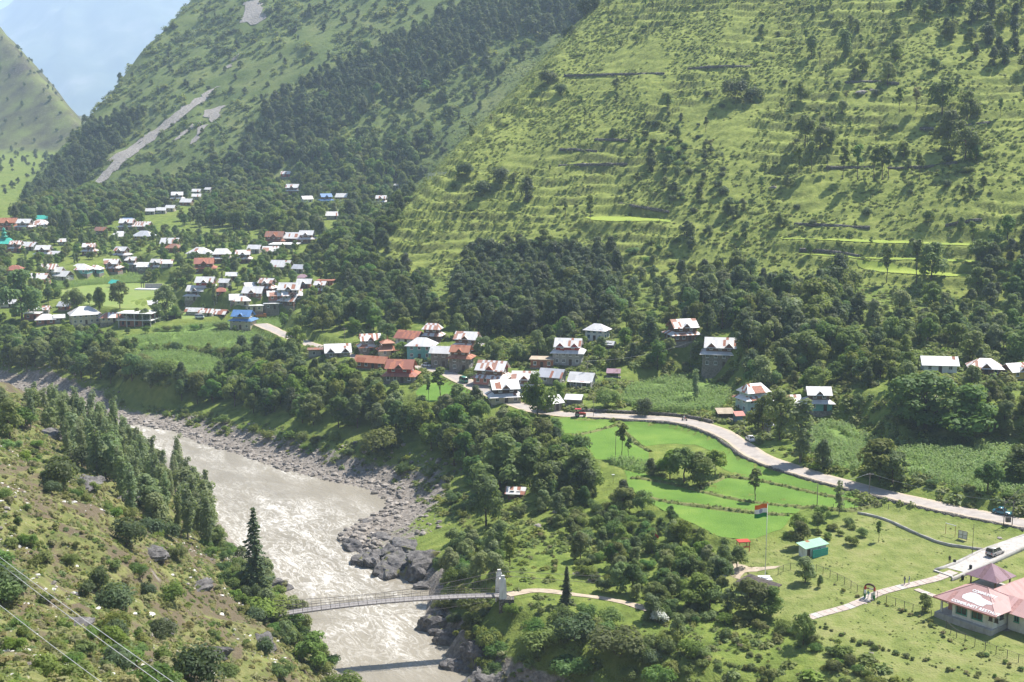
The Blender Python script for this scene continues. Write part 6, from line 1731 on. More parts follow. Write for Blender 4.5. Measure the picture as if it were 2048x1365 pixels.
def trunk_mesh(name, H0, r, limbs, rng, mat='bark', lean=0.15):
    mb = MB()
    pts = [Vector((0, 0, -0.6))]
    n = 5
    for i in range(1, n + 1):
        pts.append(Vector((rng.normal() * lean * i / n, rng.normal() * lean * i / n, H0 * i / n)))
    for i in range(n): mb.tube(pts[i], pts[i + 1], r * (1 - 0.13 * i), r * (1 - 0.13 * (i + 1)), 7)
    for c in limbs:
        k = int(rng.integers(2, n + 1)); a = pts[k]
        c = Vector(c); mid = a.lerp(c, 0.5) + Vector((0, 0, -0.1 * (c - a).length))
        mb.tube(a, mid, r * 0.42, r * 0.28, 5); mb.tube(mid, c, r * 0.28, r * 0.1, 5)
    return mb.mesh(name, mat, True)
PROTO = {}
def add_proto(kind, crown, trunk, h, w):
    PROTO.setdefault(kind, []).append((crown, trunk, h, w))
def make_broad(kind, mat, seed, H0=9.0, wr=0.42, n=1500, size=0.50, base=0.24, blobs=15, bark='bark', jit=0.8):
    rng = np.random.default_rng(seed)
    C = []; Rr = []
    for i in range(blobs):
        t = rng.random() ** 0.8
        z = base + (0.93 - base) * t
        prof = math.sin(math.pi * min(1, max(0.12, (z - base + 0.10) / (1.05 - base)))) ** 0.7
        a = rng.random() * 2 * math.pi; rr = wr * prof * math.sqrt(rng.random()) * 0.8
        C.append((math.cos(a) * rr * H0, math.sin(a) * rr * H0, z * H0 - 0.08 * H0)); Rr.append(H0 * rng.uniform(0.07, 0.165) * (0.7 + 0.5 * prof))
    V, F = blob_leaves(C, Rr, n, size, rng, jit)
    crown = np_mesh('crown', V, F, mat)
    order = sorted(range(blobs), key=lambda i: C[i][2])
    tr = trunk_mesh('trunk', H0 * 0.55, H0 * 0.022, [C[i] for i in order[::3]], rng, bark)
    add_proto(kind, crown, tr, H0, wr * 2 * H0)
for s in range(5): make_broad('broad', 'leaf_broad', 100 + s, 9.0, 0.36 + 0.04 * s, 3000, 0.35, blobs=21 + 2 * s)
for s in range(4): make_broad('pale', 'leaf_pale', 120 + s, 8.0, 0.30 + 0.04 * s, 2500, 0.30, 0.16, blobs=22)
for s in range(5): make_broad('dark', 'leaf_dark', 140 + s, 10.0, 0.26 + 0.035 * s, 2600, 0.36, 0.10, blobs=24)
for s in range(3): make_broad('bright', 'leaf_bright', 160 + s, 7.0, 0.40, 2400, 0.29, 0.2, blobs=20)
def make_poplar(seed, H0=12.0, n=1350):
    rng = np.random.default_rng(seed)
    C = []; Rr = []
    for i in range(26):
        z = 0.14 + 0.80 * (i / 25.0); prof = 0.35 + 0.65 * (math.sin(math.pi * min(1.0, 0.16 + 0.70 * z)) ** 0.8)
        a = rng.random() * 6.28; rr = rng.uniform(0.02, 0.085) * H0 * prof
        C.append((math.cos(a) * rr, math.sin(a) * rr, z * H0)); Rr.append(H0 * 0.072 * prof * rng.uniform(0.6, 1.4))
    V, F = blob_leaves(C, Rr, n, 0.33, rng, 0.9, aspect=1.6, sq=1.25)
    add_proto('poplar', np_mesh('crown', V, F, 'leaf_poplar'), trunk_mesh('trunk', H0 * 0.9, 0.17, [], rng, 'bark_pale', 0.1), H0, 0.22 * H0)
for s in range(5): make_poplar(200 + s)
def make_fir(kind, seed, H0=12.0, spread=0.19, tiers=24, dens=24):
    rng = np.random.default_rng(seed)
    P_, Nn = [], []
    tips = []
    for t in range(tiers):
        z = 0.10 + 0.88 * t / (tiers - 1)
        L0 = H0 * spread * (1 - z) ** 0.82 * rng.uniform(0.75, 1.15) + 0.12
        nb = int(6 + 3 * rng.random())
        for k in range(nb):
            a = 6.283 * (k + rng.random() * 0.8) / nb
            Lb = L0 * rng.uniform(0.65, 1.12)
            m_ = max(4, int(dens * Lb / (H0 * spread) + 4))
            f = rng.random(m_) ** 0.7
            x = f * Lb; zz = z * H0 - 0.32 * x + 0.10 * x * x / max(Lb, .2)
            lat = rng.normal(size=m_) * 0.13 * (1.15 - f) * Lb
            P_.append(np.stack((math.cos(a) * x - math.sin(a) * lat, math.sin(a) * x + math.cos(a) * lat, zz + rng.normal(size=m_) * 0.05), -1))
            Nn.append(np.tile((math.cos(a) * 0.35, math.sin(a) * 0.35, 1.0), (m_, 1)) + rng.normal(size=(m_, 3)) * 0.35)
            if rng.random() < 0.5: tips.append(((0, 0, z * H0 + 0.1), (math.cos(a) * Lb * 0.8, math.sin(a) * Lb * 0.8, z * H0 - 0.2 * Lb)))
    V, F = cards(np.vstack(P_), np.vstack(Nn), 0.34, 1.9, rng)
    mb = MB(); mb.tube((0, 0, -0.5), (0, 0, H0 * 0.5), 0.18, 0.11, 7).tube((0, 0, H0 * 0.5), (0, 0, H0 * 0.985), 0.11, 0.02, 6)
    for a, b2 in tips[:60]: mb.tube(a, b2, 0.035, 0.012, 4)
    add_proto(kind, np_mesh('crown', V, F, 'needle'), mb.mesh('trunk', 'bark', True), H0, 2 * H0 * spread)
make_fir('fir', 300, 14.0, 0.205, 27, 22); make_fir('fir', 301, 9.0, 0.19, 24, 24); make_fir('fir', 302, 10.0, 0.2, 22, 24)
def make_young(seed, mat='leaf_broad', H0=9.0, n=520):
    rng = np.random.default_rng(seed)
    C = []; Rr = []
    for i in range(9):
        z = rng.uniform(0.50, 0.97); a = rng.random() * 6.28; rr = rng.uniform(0.02, 0.13) * (1.2 - abs(z - 0.7) * 1.8)
        C.append((math.cos(a) * rr * H0, math.sin(a) * rr * H0, z * H0)); Rr.append(H0 * rng.uniform(0.06, 0.11))
    V, F = blob_leaves(C, Rr, n, 0.42, rng, 0.9)
    add_proto('young', np_mesh('crown', V, F, mat), trunk_mesh('trunk', H0 * 0.75, 0.12, C, rng, 'bark', 0.2), H0, 0.3 * H0)
for s in range(4): make_young(400 + s, 'leaf_broad' if s < 3 else 'leaf_dry')
def make_shrub(kind, mat, seed, H0=1.8, wr=0.75, n=420, size=0.26, blobs=8):
    rng = np.random.default_rng(seed)
    C = []; Rr = []
    for i in range(blobs):
        a = rng.random() * 6.28; rr = math.sqrt(rng.random()) * wr * H0 * 0.65
        z = H0 * rng.uniform(0.25, 0.68) * (1.1 - rr / (wr * H0) * 0.5)
        C.append((math.cos(a) * rr, math.sin(a) * rr, z)); Rr.append(H0 * rng.uniform(0.22, 0.36))
    V, F = blob_leaves(C, Rr, n, size, rng, 0.8, lo=-0.2)
    V[:, 2] = np.maximum(V[:, 2], -0.1)
    mb = MB()
    for i in range(5): mb.tube((rng.normal() * 0.08, rng.normal() * 0.08, -0.35), tuple(np.array(C[i])), 0.035, 0.012, 5)
    add_proto(kind, np_mesh('foliage', V, F, mat), mb.mesh('stem', 'bark', True), H0, 2 * wr * H0)
for s in range(4): make_shrub('shrub', 'leaf_shrub', 500 + s, 2.0, 0.75, 900, 0.17)
for s in range(3): make_shrub('dryshrub', 'leaf_dry', 520 + s, 1.5, 0.8, 420, 0.2)
for s in range(3): make_shrub('bush', 'leaf_broad', 540 + s, 3.4, 0.68, 1800, 0.21, 16)
for s in range(3): make_shrub('darkbush', 'leaf_dark', 560 + s, 3.4, 0.6, 1800, 0.2, 15)
for s in range(2): make_shrub('brightbush', 'leaf_bright', 580 + s, 2.4, 0.65, 1300, 0.17, 11)
make_shrub('blossom', 'blossom', 590, 2.6, 0.6, 700, 0.22, 9)

NAMES = {'broad': ('broadleaf_tree', 'tree'), 'pale': ('willow_tree', 'tree'), 'dark': ('evergreen_tree', 'tree'), 'bright': ('leafy_tree', 'tree'), 'poplar': ('poplar_tree', 'tree'), 'fir': ('fir_tree', 'tree'),
         'young': ('slender_tree', 'tree'), 'shrub': ('shrub', 'shrub'), 'dryshrub': ('dry_shrub', 'shrub'), 'bush': ('leafy_bush', 'bush'), 'darkbush': ('dark_bush', 'bush'), 'brightbush': ('bright_bush', 'bush'), 'blossom': ('blossoming_bush', 'bush')}
LOOK = {'broad': 'round-crowned green tree', 'pale': 'grey-green willow-like tree', 'dark': 'dark evergreen tree', 'bright': 'fresh green tree', 'poplar': 'upright poplar', 'fir': 'dark fir',
        'young': 'thin-trunked airy tree', 'shrub': 'low green shrub', 'dryshrub': 'low dry shrub', 'bush': 'leafy green bush', 'darkbush': 'dark rounded bush', 'brightbush': 'bright green bush', 'blossom': 'white-blossomed bush'}
PLANTS = []   # dict: kind, x, y, z, h (m), var, rz, label, zone
def visible(x, y, z, n=90):
    """does the photograph's viewpoint see these points over the ground"""
    x = np.asarray(x, float); y = np.asarray(y, float); z = np.asarray(z, float)
    t = np.linspace(0.12, 0.985, n)[:, None]
    hx = H(x * t, y * t); lz = CAM_Z + (z - CAM_Z) * t
    return (hx < lz + 0.3).all(axis=0)
FIELD_POLYS = [w for nm, kind, w, zz in FIELDW] + SCREE_W
LINES = [(ROADW, 4.6), (DRIVEW, 3.5), (WALKW, 2.2), (WALK2W, 2.0), (BPATHW, 1.8)]
HK = HOUSE_KEEP
def scatter(zone, poly, spacing, mixk, hr, seed, label=None, extra=None, see=0.4, margin=60, fields=True, keep=0.3):
    """plants stood in the ground area that the outline (photograph pixels) covers"""
    rng = np.random.default_rng(seed)
    hits = [at(a, b) for a, b in poly]
    x0 = min(h[0] for h in hits) - 20; x1 = max(h[0] for h in hits) + 20; y0 = min(h[1] for h in hits) - 20; y1 = max(h[1] for h in hits) + 30
    gx = np.arange(x0, x1, spacing); gy = np.arange(y0, y1, spacing)
    ax, ay = np.meshgrid(gx, gy)
    ax = (ax + rng.uniform(-0.45, 0.45, ax.shape) * spacing).ravel(); ay = (ay + rng.uniform(-0.45, 0.45, ay.shape) * spacing).ravel()
    az = H(ax, ay)
    px, py, dep = project(ax, ay, az)
    ok = inside(px, py, poly)
    if extra is not None: ok &= extra(ax, ay, az, px, py)
    if fields:
        for w in FIELD_POLYS:
            ok &= ~inside(ax, ay, w)
    for ln, dd in LINES:
        if ok.any():
            d_, _, _ = seg_dist(ax[ok], ay[ok], ln)
            t_ = ok.nonzero()[0][d_ < dd]; ok[t_] = False
    ok &= ~inside(ax, ay, RIVER_POLY)
    ii = ok.nonzero()[0]
    ks = list(mixk.keys()); pr = np.array([mixk[k] for k in ks], float); pr /= pr.sum()
    kk = rng.choice(len(ks), len(ii), p=pr)
    hh = rng.uniform(hr[0], hr[1], len(ii)) * np.where(rng.random(len(ii)) < 0.15, 1.25, 1.0)
    vis = visible(ax[ii], ay[ii], az[ii] + hh * see) if len(ii) else np.zeros(0, bool)
    for j, i in enumerate(ii):
        if not vis[j]: continue
        k = ks[kk[j]]; h = hh[j] * {'shrub': .3, 'dryshrub': .25, 'bush': .5, 'darkbush': .5, 'brightbush': .4, 'young': .95, 'poplar': 1.25}.get(k, 1.0)
        var = int(rng.integers(len(PROTO[k]))); pr_ = PROTO[k][var]
        wpx = pr_[3] * h / pr_[2] * FPX / dep[i]; hpx = h * FPX / dep[i]
        bad = False
        for (hx, hy, hrad, a0, a1, b0, b1, hd, _, _) in HK:
            if (ax[i] - hx) ** 2 + (ay[i] - hy) ** 2 < (hrad + 0.25 * pr_[3] * h / pr_[2]) ** 2: bad = True; break
            if dep[i] < hd:
                ox = min(a1, px[i] + wpx / 2) - max(a0, px[i] - wpx / 2); oy = min(b1, py[i]) - max(b0, py[i] - hpx)
                if ox > 0 and oy > 0 and ox * oy > keep * (a1 - a0) * (b1 - b0): bad = True; break
        if bad: continue
        PLANTS.append(dict(kind=k, x=ax[i], y=ay[i], z=az[i], h=h, var=var, rz=rng.random() * 6.28, zone=zone, label=label, sx=rng.uniform(0.85, 1.2)))
def plant(kind, px, py, hpx, label, var=None, wid=1.0, zone='single', world=None):
    """one plant whose foot shows at this pixel, hpx tall in the photograph"""
    x, y, z = world if world else at(px, py)
    dep = y * cp - (z - CAM_Z) * sp
    h = hpx * dep / FPX / cp
    v = (len(PLANTS) % len(PROTO[kind])) if var is None else var
    PLANTS.append(dict(kind=kind, x=x, y=y, z=z, h=h, var=v, rz=(px * 0.37) % 6.28, zone=zone, label=label, sx=wid))

Zn = {}
# singles one can point to
plant('fir', 512, 1196, 186, 'tall lone fir on the left bank beside the river', 0, 1.0)
plant('pale', 20, 880, 90, 'pale leafy tree at the left edge of view on the near slope', 0, 1.0)
plant('poplar', 62, 858, 84, 'first poplar at the upper end of the left bank row', 1, 1.1)
plant('bush', 40, 850, 44, 'brownish bush at the upper end of the near left slope', 2, 1.3)
plant('pale', 5, 830, 60, 'grey-green tree half cut by the left edge above the near slope', 2, 1.1)
plant('darkbush', 118, 978, 74, 'large dark bush high on the near left slope', 0, 1.0)
plant('darkbush', 160, 940, 52, 'dark bush right of the large one on the near left slope', 1, 1.0)
plant('darkbush', 234, 1222, 72, 'dark round bush beside the white rocks on the near slope', 2, 1.05)
plant('darkbush', 395, 1370, 88, 'dark bush at the bottom edge of the near left slope', 1, 1.0)
plant('darkbush', 255, 1090, 60, 'dark low bush in the middle of the near left slope', 0, 1.2)
plant('dark', 315, 1052, 66, 'dark small tree on the outer edge of the near left slope', 1, 0.9)
plant('darkbush', 14, 1200, 90, 'dark bush cut by the left edge of view', 2, 1.0)
plant('fir', 1133, 1208, 78, 'small pointed fir beside the footpath from the bridge', 1, 0.95)
plant('fir', 1126, 598, 62, 'pointed conifer at the edge of the dark hillside wood', 2, 0.8)
plant('dark', 1246, 1018, 62, 'dark reddish-green round tree at the corner of the lower paddy', 0, 1.1)
plant('young', 1510, 1002, 62, 'thin young tree standing in the middle paddy', 0, 1.3)
plant('young', 1244, 916, 66, 'slim young tree beside the pole in the left paddy', 1, 1.0)
plant('young', 1257, 918, 42, 'small low sapling right of the slim tree in the left paddy', 2, 1.0)
plant('poplar', 1678, 1030, 72, 'narrow columnar tree at the top of the field wall', 0, 1.0)
plant('pale', 1610, 1166, 60, 'pale round tree between the flagpole and the green shed', 0, 1.15)
plant('pale', 1850, 1224, 42, 'feathery small tree at the corner of the pink-roofed bungalow', 1, 1.0)
plant('pale', 1640, 1176, 30, 'tiny feathery sapling by the wire fence', 2, 0.7)
plant('young', 1757, 1085, 42, 'spindly sapling in the grass above the green shed', 0, 0.9)
plant('broad', 1598, 1095, 58, 'small spreading tree just behind the green shed', 1, 1.1)
plant('broad', 1500, 1228, 78, 'large spreading bush-like tree below the dark hut', 2, 1.35)
plant('broad', 1540, 1232, 66, 'leafy tree right of the large one below the dark hut', 3, 1.2)
plant('pale', 1456, 1224, 52, 'small pale tree with a visible trunk left of the dark hut', 1, 0.95)
plant('broad', 1606, 1290, 74, 'upright bushy tree at the lower end of the slab walk', 4, 0.7)
plant('bright', 1395, 1215, 74, 'fresh green rounded tree at the edge of the thicket above the slab walk', 0, 1.25)
plant('bright', 1420, 1218, 60, 'smaller fresh green tree touching the rounded one', 1, 1.1)
plant('pale', 1240, 1185, 70, 'tall pale tree over the end of the bridge footpath', 2, 0.9)
plant('darkbush', 1150, 1280, 62, 'dark dense ball-shaped bush below the small fir', 0, 1.2)
plant('blossom', 1317, 1246, 32, 'white-blossomed bush among the lower thickets', 0, 1.0)
plant('bush', 1085, 1300, 56, 'big mossy-green bush on the bank below the bridge end', 0, 1.3)
plant('bush', 1240, 1312, 72, 'wide grey-green bush on the lower slope', 1, 1.4)
plant('bush', 1275, 1320, 44, 'brownish bush against the wide grey-green one', 2, 1.1)
plant('pale', 1355, 1285, 66, 'thin-stemmed olive tree on the grass terrace', 3, 0.8)
plant('bush', 1140, 1352, 50, 'leafy bush low on the near right bank', 1, 1.3)
plant('broad', 1020, 1132, 68, 'slim-trunked tree in the meadow behind the bridge tower', 0, 0.75)
plant('broad', 972, 1052, 112, 'big leafy tree left of the riverside hut', 2, 0.95)
plant('broad', 1000, 985, 126, 'tall broad tree above the riverside hut', 3, 1.15)
plant('broad', 1160, 985, 96, 'dense tree group corner left of the bean plot', 1, 1.3)
plant('broad', 1125, 975, 84, 'dense tree behind the one left of the bean plot', 4, 1.2)
plant('bush', 765, 905, 54, 'lone bush on the open bank above the shingle', 2, 1.3)
plant('bright', 1368, 965, 78, 'tallest tree of the island clump in the paddies', 1, 1.15)
plant('bright', 1340, 960, 66, 'left tree of the island clump in the paddies', 0, 1.0)
plant('bright', 1400, 968, 70, 'front tree of the island clump in the paddies', 2, 1.2)
plant('bright', 1430, 950, 56, 'right tree of the island clump in the paddies', 1, 1.1)
plant('dark', 1302, 952, 40, 'small dark tree at the left end of the island clump', 1, 1.1)
plant('bush', 1322, 950, 30, 'small bush beside the small dark tree of the island clump', 0, 1.0)
plant('broad', 1760, 962, 92, 'large round bush-tree at the roadside between the two maize fields', 1, 1.4)
plant('broad', 1785, 968, 74, 'second round tree touching the large roadside one', 2, 1.3)
plant('dark', 1645, 940, 66, 'dark narrow tree at the roadside under the maize', 2, 0.9)
plant('poplar', 1600, 925, 130, 'tall dark poplar-like tree by the roadside kiosk', 2, 1.6)
plant('pale', 1560, 880, 110, 'pale tree overhanging the white car on the road', 1, 1.0)
plant('broad', 1525, 862, 76, 'round tree in front of the striped roadside house', 3, 1.0)
plant('broad', 1975, 985, 66, 'round roadside tree near the teal car', 0, 1.4)
plant('broad', 2040, 965, 80, 'shady tree over the right end of the road', 1, 1.5)
plant('broad', 1850, 862, 128, 'huge walnut tree, left one of the pair below the white roofs', 2, 1.5)
plant('broad', 1930, 880, 120, 'huge walnut tree, right one of the pair below the white roofs', 3, 1.5)
plant('pale', 330, 640, 76, 'tall tree with a leaning crown by the unfinished building', 1, 0.95)
plant('broad', 45, 650, 118, 'very tall broad tree at the far left of the plain', 1, 0.95)
plant('broad', 240, 618, 60, 'dark pointed tree, left one behind the red-striped block', 2, 0.8)
plant('broad', 200, 632, 60, 'conical tree behind the ridge of the red-striped block', 0, 0.7)
plant('broad', 150, 628, 56, 'round tree behind the pale hip-roofed block', 4, 0.9)
plant('dark', 133, 482, 66, 'tall dark columnar tree in the upper left village', 0, 0.7)
plant('bright', 765, 700, 34, 'small round tree beside the spired shrine', 0, 1.0)
plant('bright', 804, 716, 36, 'round tree in front of the teal shop', 1, 1.1)
plant('young', 880, 800, 62, 'tall thin tree in the small rice plot below the village', 0, 1.4)
plant('young', 857, 803, 44, 'slim pole-like tree at the left of the small rice plot', 1, 0.8)
plant('bush', 1215, 816, 46, 'round tree by the road just past the tractor', 1, 0.9)
plant('darkbush', 1290, 832, 40, 'grey-leaved roadside bush beside the maize', 1, 0.8)
plant('poplar', 1390, 802, 66, 'narrow upright tree standing in the maize plot', 1, 1.0)
plant('broad', 1075, 838, 100, 'tall open tree in front of the pale teal house', 3, 0.85)
plant('bright', 1115, 800, 44, 'bright yellow-green small tree behind the open silver shed', 2, 0.9)
# trees of the terraces that stand out
for (a, b2, hp, k, v, lab) in [(1470, 196, 44, 'darkbush', 0, 'dark round bush high on the terraces, left of a pair'), (1508, 205, 34, 'darkbush', 1, 'dark bush right of the high round one on the terraces'),
    (1097, 168, 34, 'darkbush', 2, 'dark bush on the bare spur top'), (1120, 190, 26, 'darkbush', 0, 'small dark bush below the spur-top bush'), (1690, 115, 56, 'pale', 0, 'grey rounded tree near the top of the terraces'),
    (1724, 148, 44, 'broad', 1, 'dark tree below the grey rounded one near the top'), (1775, 172, 52, 'pale', 2, 'pale round tree above the grey boulders'), (1622, 118, 48, 'broad', 0, 'upright tree near the upper edge of the hillside'),
    (1686, 358, 60, 'young', 0, 'first from the left in a row of bare-stemmed trees on a terrace wall'), (1715, 360, 66, 'young', 1, 'second in the row of bare-stemmed trees on a terrace wall'), (1748, 360, 62, 'young', 2, 'third in the row of bare-stemmed trees on a terrace wall'),
    (1764, 360, 66, 'young', 0, 'fourth in the row of bare-stemmed trees on a terrace wall'), (1776, 360, 58, 'young', 1, 'fifth in the row of bare-stemmed trees on a terrace wall'), (1838, 360, 52, 'young', 2, 'last in the row of bare-stemmed trees on a terrace wall'),
    (1622, 348, 60, 'young', 0, 'thin tree left of the terrace-wall row'), (1598, 346, 50, 'young', 1, 'thinner tree at the far left of the terrace-wall row'), (1798, 228, 50, 'young', 0, 'thin tree on the bushy terrace'), (1832, 224, 52, 'young', 3, 'second thin tree on the bushy terrace'),
    (1884, 228, 70, 'broad', 2, 'tall leafy tree on the bushy terrace'), (1934, 240, 60, 'broad', 3, 'rusty-tinged tree at the right of the bushy terrace'), (1700, 268, 24, 'young', 1, 'small umbrella-shaped tree above the terrace wall'),
    (1773, 566, 68, 'young', 0, 'left of three bare-stemmed trees on the yellow millet terrace'), (1832, 568, 84, 'young', 1, 'middle and tallest of three trees on the millet terrace'), (1862, 566, 88, 'broad', 2, 'right leafy tree of three on the millet terrace'),
    (1944, 496, 52, 'young', 2, 'single thin tree above the millet terraces'), (1898, 300, 84, 'broad', 1, 'broad bushy tree right of the upper terraces'), (1930, 320, 70, 'broad', 4, 'second broad tree right of the upper terraces'),
    (1610, 290, 62, 'broad', 0, 'dark leafy tree in mid terraces casting a long shadow'), (1640, 300, 58, 'pale', 1, 'paler tree touching the dark mid-terrace one'),
    (965, 390, 34, 'darkbush', 0, 'dark bush on the left spur below the painted signboard'), (1002, 366, 34, 'darkbush', 1, 'dark bush right of the painted signboard'), (930, 352, 34, 'darkbush', 2, 'dark wide bush beside the painted signboard'),
    (1055, 404, 52, 'dark', 2, 'slim dark tree on the left terraces'), (1180, 446, 52, 'young', 0, 'thin tree left of the yellow terrace'), (1130, 440, 36, 'young', 1, 'small thin tree on the left terraces')]:
    plant(k, a, b2, hp, lab, v)

plant('bright', 628, 1338, 84, 'leafy tree hiding the left end of the bridge', 0, 1.1)
plant('bush', 572, 1262, 46, 'bright bush right under the left end of the bridge deck', 1, 1.3)
plant('bush', 545, 1238, 52, 'leafy bush over the left bridge anchorage', 0, 1.4)
plant('brightbush', 520, 1240, 46, 'yellow-green bush between the lone fir and the bridge', 1, 1.4)
plant('bush', 690, 1400, 60, 'bush at the bottom edge beside the bridge shadow', 2, 1.2)
GROUPS = {}
def Z_(zone, group, where, *a, **k):
    GROUPS[zone] = (group, where)
    scatter(zone, *a, **k)
Z_('oakwood', 'evergreen trees of the dark hillside wood', 'in the dark wood above the hamlet', [(905, 625), (915, 560), (955, 510), (1010, 500), (1110, 508), (1215, 518), (1245, 560), (1245, 640), (1190, 655), (1100, 668), (990, 680), (930, 660)], 5.2, {'dark': .9, 'broad': .1}, (8, 13), 1)
Z_('eastwood', 'evergreen trees right of the dark wood', 'in the wood on the right-hand lower slope', [(1360, 660), (1390, 580), (1430, 545), (1500, 560), (1560, 590), (1690, 580), (1720, 640), (1690, 680), (1560, 705), (1410, 700)], 6.2, {'dark': .5, 'broad': .32, 'pale': .18}, (7, 13), 2)
Z_('footband', 'trees along the foot of the terraced hill', 'at the foot of the terraced hill', [(590, 700), (610, 640), (690, 640), (780, 660), (900, 655), (960, 690), (1060, 690), (1150, 670), (1250, 655), (1360, 660), (1480, 705), (1600, 700), (1760, 680), (1900, 670), (2420, 690), (2420, 870), (1900, 880), (1790, 880), (1720, 850), (1700, 800), (1600, 780), (1500, 775), (1400, 750), (1300, 745), (1210, 740), (1100, 715), (1000, 730), (900, 690), (800, 680), (700, 690), (640, 705)], 6.8, {'broad': .5, 'pale': .24, 'dark': .08, 'bright': .18}, (4.5, 11), 3, extra=lambda x, y, z, px, py: fbm(x / 22, y / 22, 161, 2) > -0.28)
Z_('rightwood', 'trees on the right-hand slope under the millet terraces', 'on the right-hand slope under the millet terraces', [(1500, 700), (1560, 640), (1700, 620), (1800, 600), (1900, 610), (2420, 560), (2420, 720), (1900, 700), (1700, 710)], 8, {'broad': .48, 'dark': .14, 'pale': .24, 'bush': .14}, (4.5, 10), 4)
Z_('midgap', 'bushes between the two dark woods', 'between the two dark woods', [(1240, 640), (1250, 500), (1380, 470), (1420, 540), (1370, 640), (1300, 670)], 7.0, {'bush': .35, 'pale': .25, 'dark': .15, 'shrub': .25}, (4, 9), 5)
Z_('farwood', 'trees above the upstream village', 'on the wooded slope above the upstream village', [(20, 440), (100, 412), (200, 395), (330, 362), (470, 318), (600, 305), (740, 300), (860, 262), (850, 330), (790, 430), (730, 530), (700, 590), (650, 545), (560, 470), (420, 455), (240, 455), (60, 475)], 8.0, {'broad': .68, 'pale': .2, 'dark': .12}, (8, 14), 6, keep=0.22)
Z_('villagetrees', 'trees among the upstream houses', 'among the houses of the upstream village', [(-30, 480), (240, 460), (560, 480), (680, 560), (690, 640), (590, 660), (420, 620), (370, 650), (-30, 660)], 7.2, {'broad': .55, 'pale': .27, 'bright': .11, 'poplar': .07}, (3.6, 7.5), 7, keep=0.38)
Z_('spurwood', 'trees in the gully below the terraced spur', 'in the gully left of the terraced spur', [(690, 650), (690, 570), (740, 470), (790, 400), (830, 330), (850, 340), (800, 440), (770, 520), (860, 560), (880, 640), (800, 660)], 7.0, {'dark': .5, 'broad': .35, 'bush': .15}, (6, 11), 8)
Z_('beltwood', 'evergreens of the far diagonal forest', 'in the diagonal forest on the far hillside', [(455, 330), (500, 262), (560, 205), (640, 150), (760, 95), (900, 20), (1200, -30), (1190, 30), (1100, 75), (1010, 80), (930, 130), (830, 205), (760, 205), (690, 255), (610, 305), (540, 345), (480, 350)], 8.5, {'dark': .95, 'broad': .05}, (9, 14), 9)
Z_('beltwood2', 'evergreens at the foot of the far ridge', 'at the foot of the far ridge', [(40, 415), (80, 365), (150, 285), (230, 232), (292, 222), (262, 270), (222, 315), (182, 355), (120, 405)], 8.5, {'dark': 1.0}, (9, 14), 10)
Z_('farscrub', 'scattered trees on the far hillside', 'scattered on the far hillside', [(60, 350), (400, 0), (1100, 0), (900, 200), (700, 330), (440, 360), (200, 400)], 21, {'dark': .6, 'darkbush': .4}, (5, 9), 11)
Z_('farmeadow', 'trees on the bright meadow beyond the spur', 'on the bright meadow beyond the spur', [(620, 320), (700, 250), (850, 200), (960, 110), (1080, 80), (1000, 150), (850, 300), (800, 340)], 17, {'broad': .5, 'dark': .4, 'pale': .1}, (6, 10), 12)
Z_('spuredge', 'evergreens along the spur crest', 'along the crest of the terraced spur', [(800, 360), (860, 280), (1000, 120), (1150, 40), (1160, 60), (1030, 140), (890, 300), (830, 380)], 11, {'dark': .5, 'darkbush': .5}, (6, 9), 13)
Z_('terraces', 'scattered trees of the terraced hill', 'on the open terraces', [(780, 560), (860, 400), (1000, 180), (1180, 20), (1560, -20), (1840, -20), (2420, 120), (2420, 560), (1700, 540), (1400, 500), (1200, 470), (950, 480), (900, 560)], 17, {'young': .4, 'darkbush': .2, 'pale': .18, 'broad': .11, 'bush': .12}, (4.0, 8.5), 14, extra=lambda x, y, z, px, py: fbm(x / 38, y / 38, 141, 3) > 0.13)
Z_('terraces2', 'trees on the right-hand terraces', 'on the right-hand terraces', [(1540, 60), (2420, 60), (2420, 440), (1850, 420), (1600, 330)], 22, {'young': .32, 'broad': .25, 'pale': .28, 'darkbush': .15}, (5, 9), 15)
Z_('gully', 'bushes of the terrace gully', 'in the bushy gully down the terraces', [(1220, 280), (1320, 180), (1420, 300), (1500, 420), (1500, 480), (1400, 480), (1320, 400)], 8, {'darkbush': .45, 'bush': .3, 'pale': .15, 'dark': .1}, (4, 8), 16)
Z_('topwood', 'evergreens at the upper right corner', 'at the upper right corner of the hill', [(1780, -20), (2420, -20), (2420, 260), (1960, 140), (1840, 60)], 10, {'dark': .6, 'broad': .25, 'darkbush': .15}, (6, 11), 17)
Z_('eastclump', 'trees at the right edge below the terraces', 'at the right edge below the terraces', [(1940, 560), (1990, 470), (2420, 430), (2420, 620), (1960, 610)], 7, {'dark': .4, 'broad': .5, 'bush': .1}, (7, 11), 18)
Z_('bankwood', 'trees of the riverside wood', 'in the riverside wood', [(-30, 740), (-30, 690), (60, 672), (240, 690), (262, 745), (340, 775), (450, 760), (480, 715), (600, 722), (700, 752), (770, 795), (830, 820), (950, 815), (1020, 838), (1110, 880), (1140, 940), (1200, 990), (1080, 1010), (960, 990), (920, 940), (840, 890), (700, 870), (600, 850), (480, 825), (350, 810), (230, 770), (60, 750)], 5.3, {'broad': .60, 'pale': .18, 'dark': .10, 'bright': .06, 'bush': .06}, (6, 12.5), 19, keep=0.2)
Z_('bankscrub', 'bushes on the bank above the shingle', 'on the bank above the shingle', [(200, 790), (400, 830), (600, 870), (800, 900), (900, 950), (1000, 1000), (1060, 1040), (960, 1060), (880, 1010), (760, 940), (560, 890), (340, 840), (220, 815)], 7.0, {'bush': .4, 'shrub': .35, 'brightbush': .25}, (4, 8), 20)
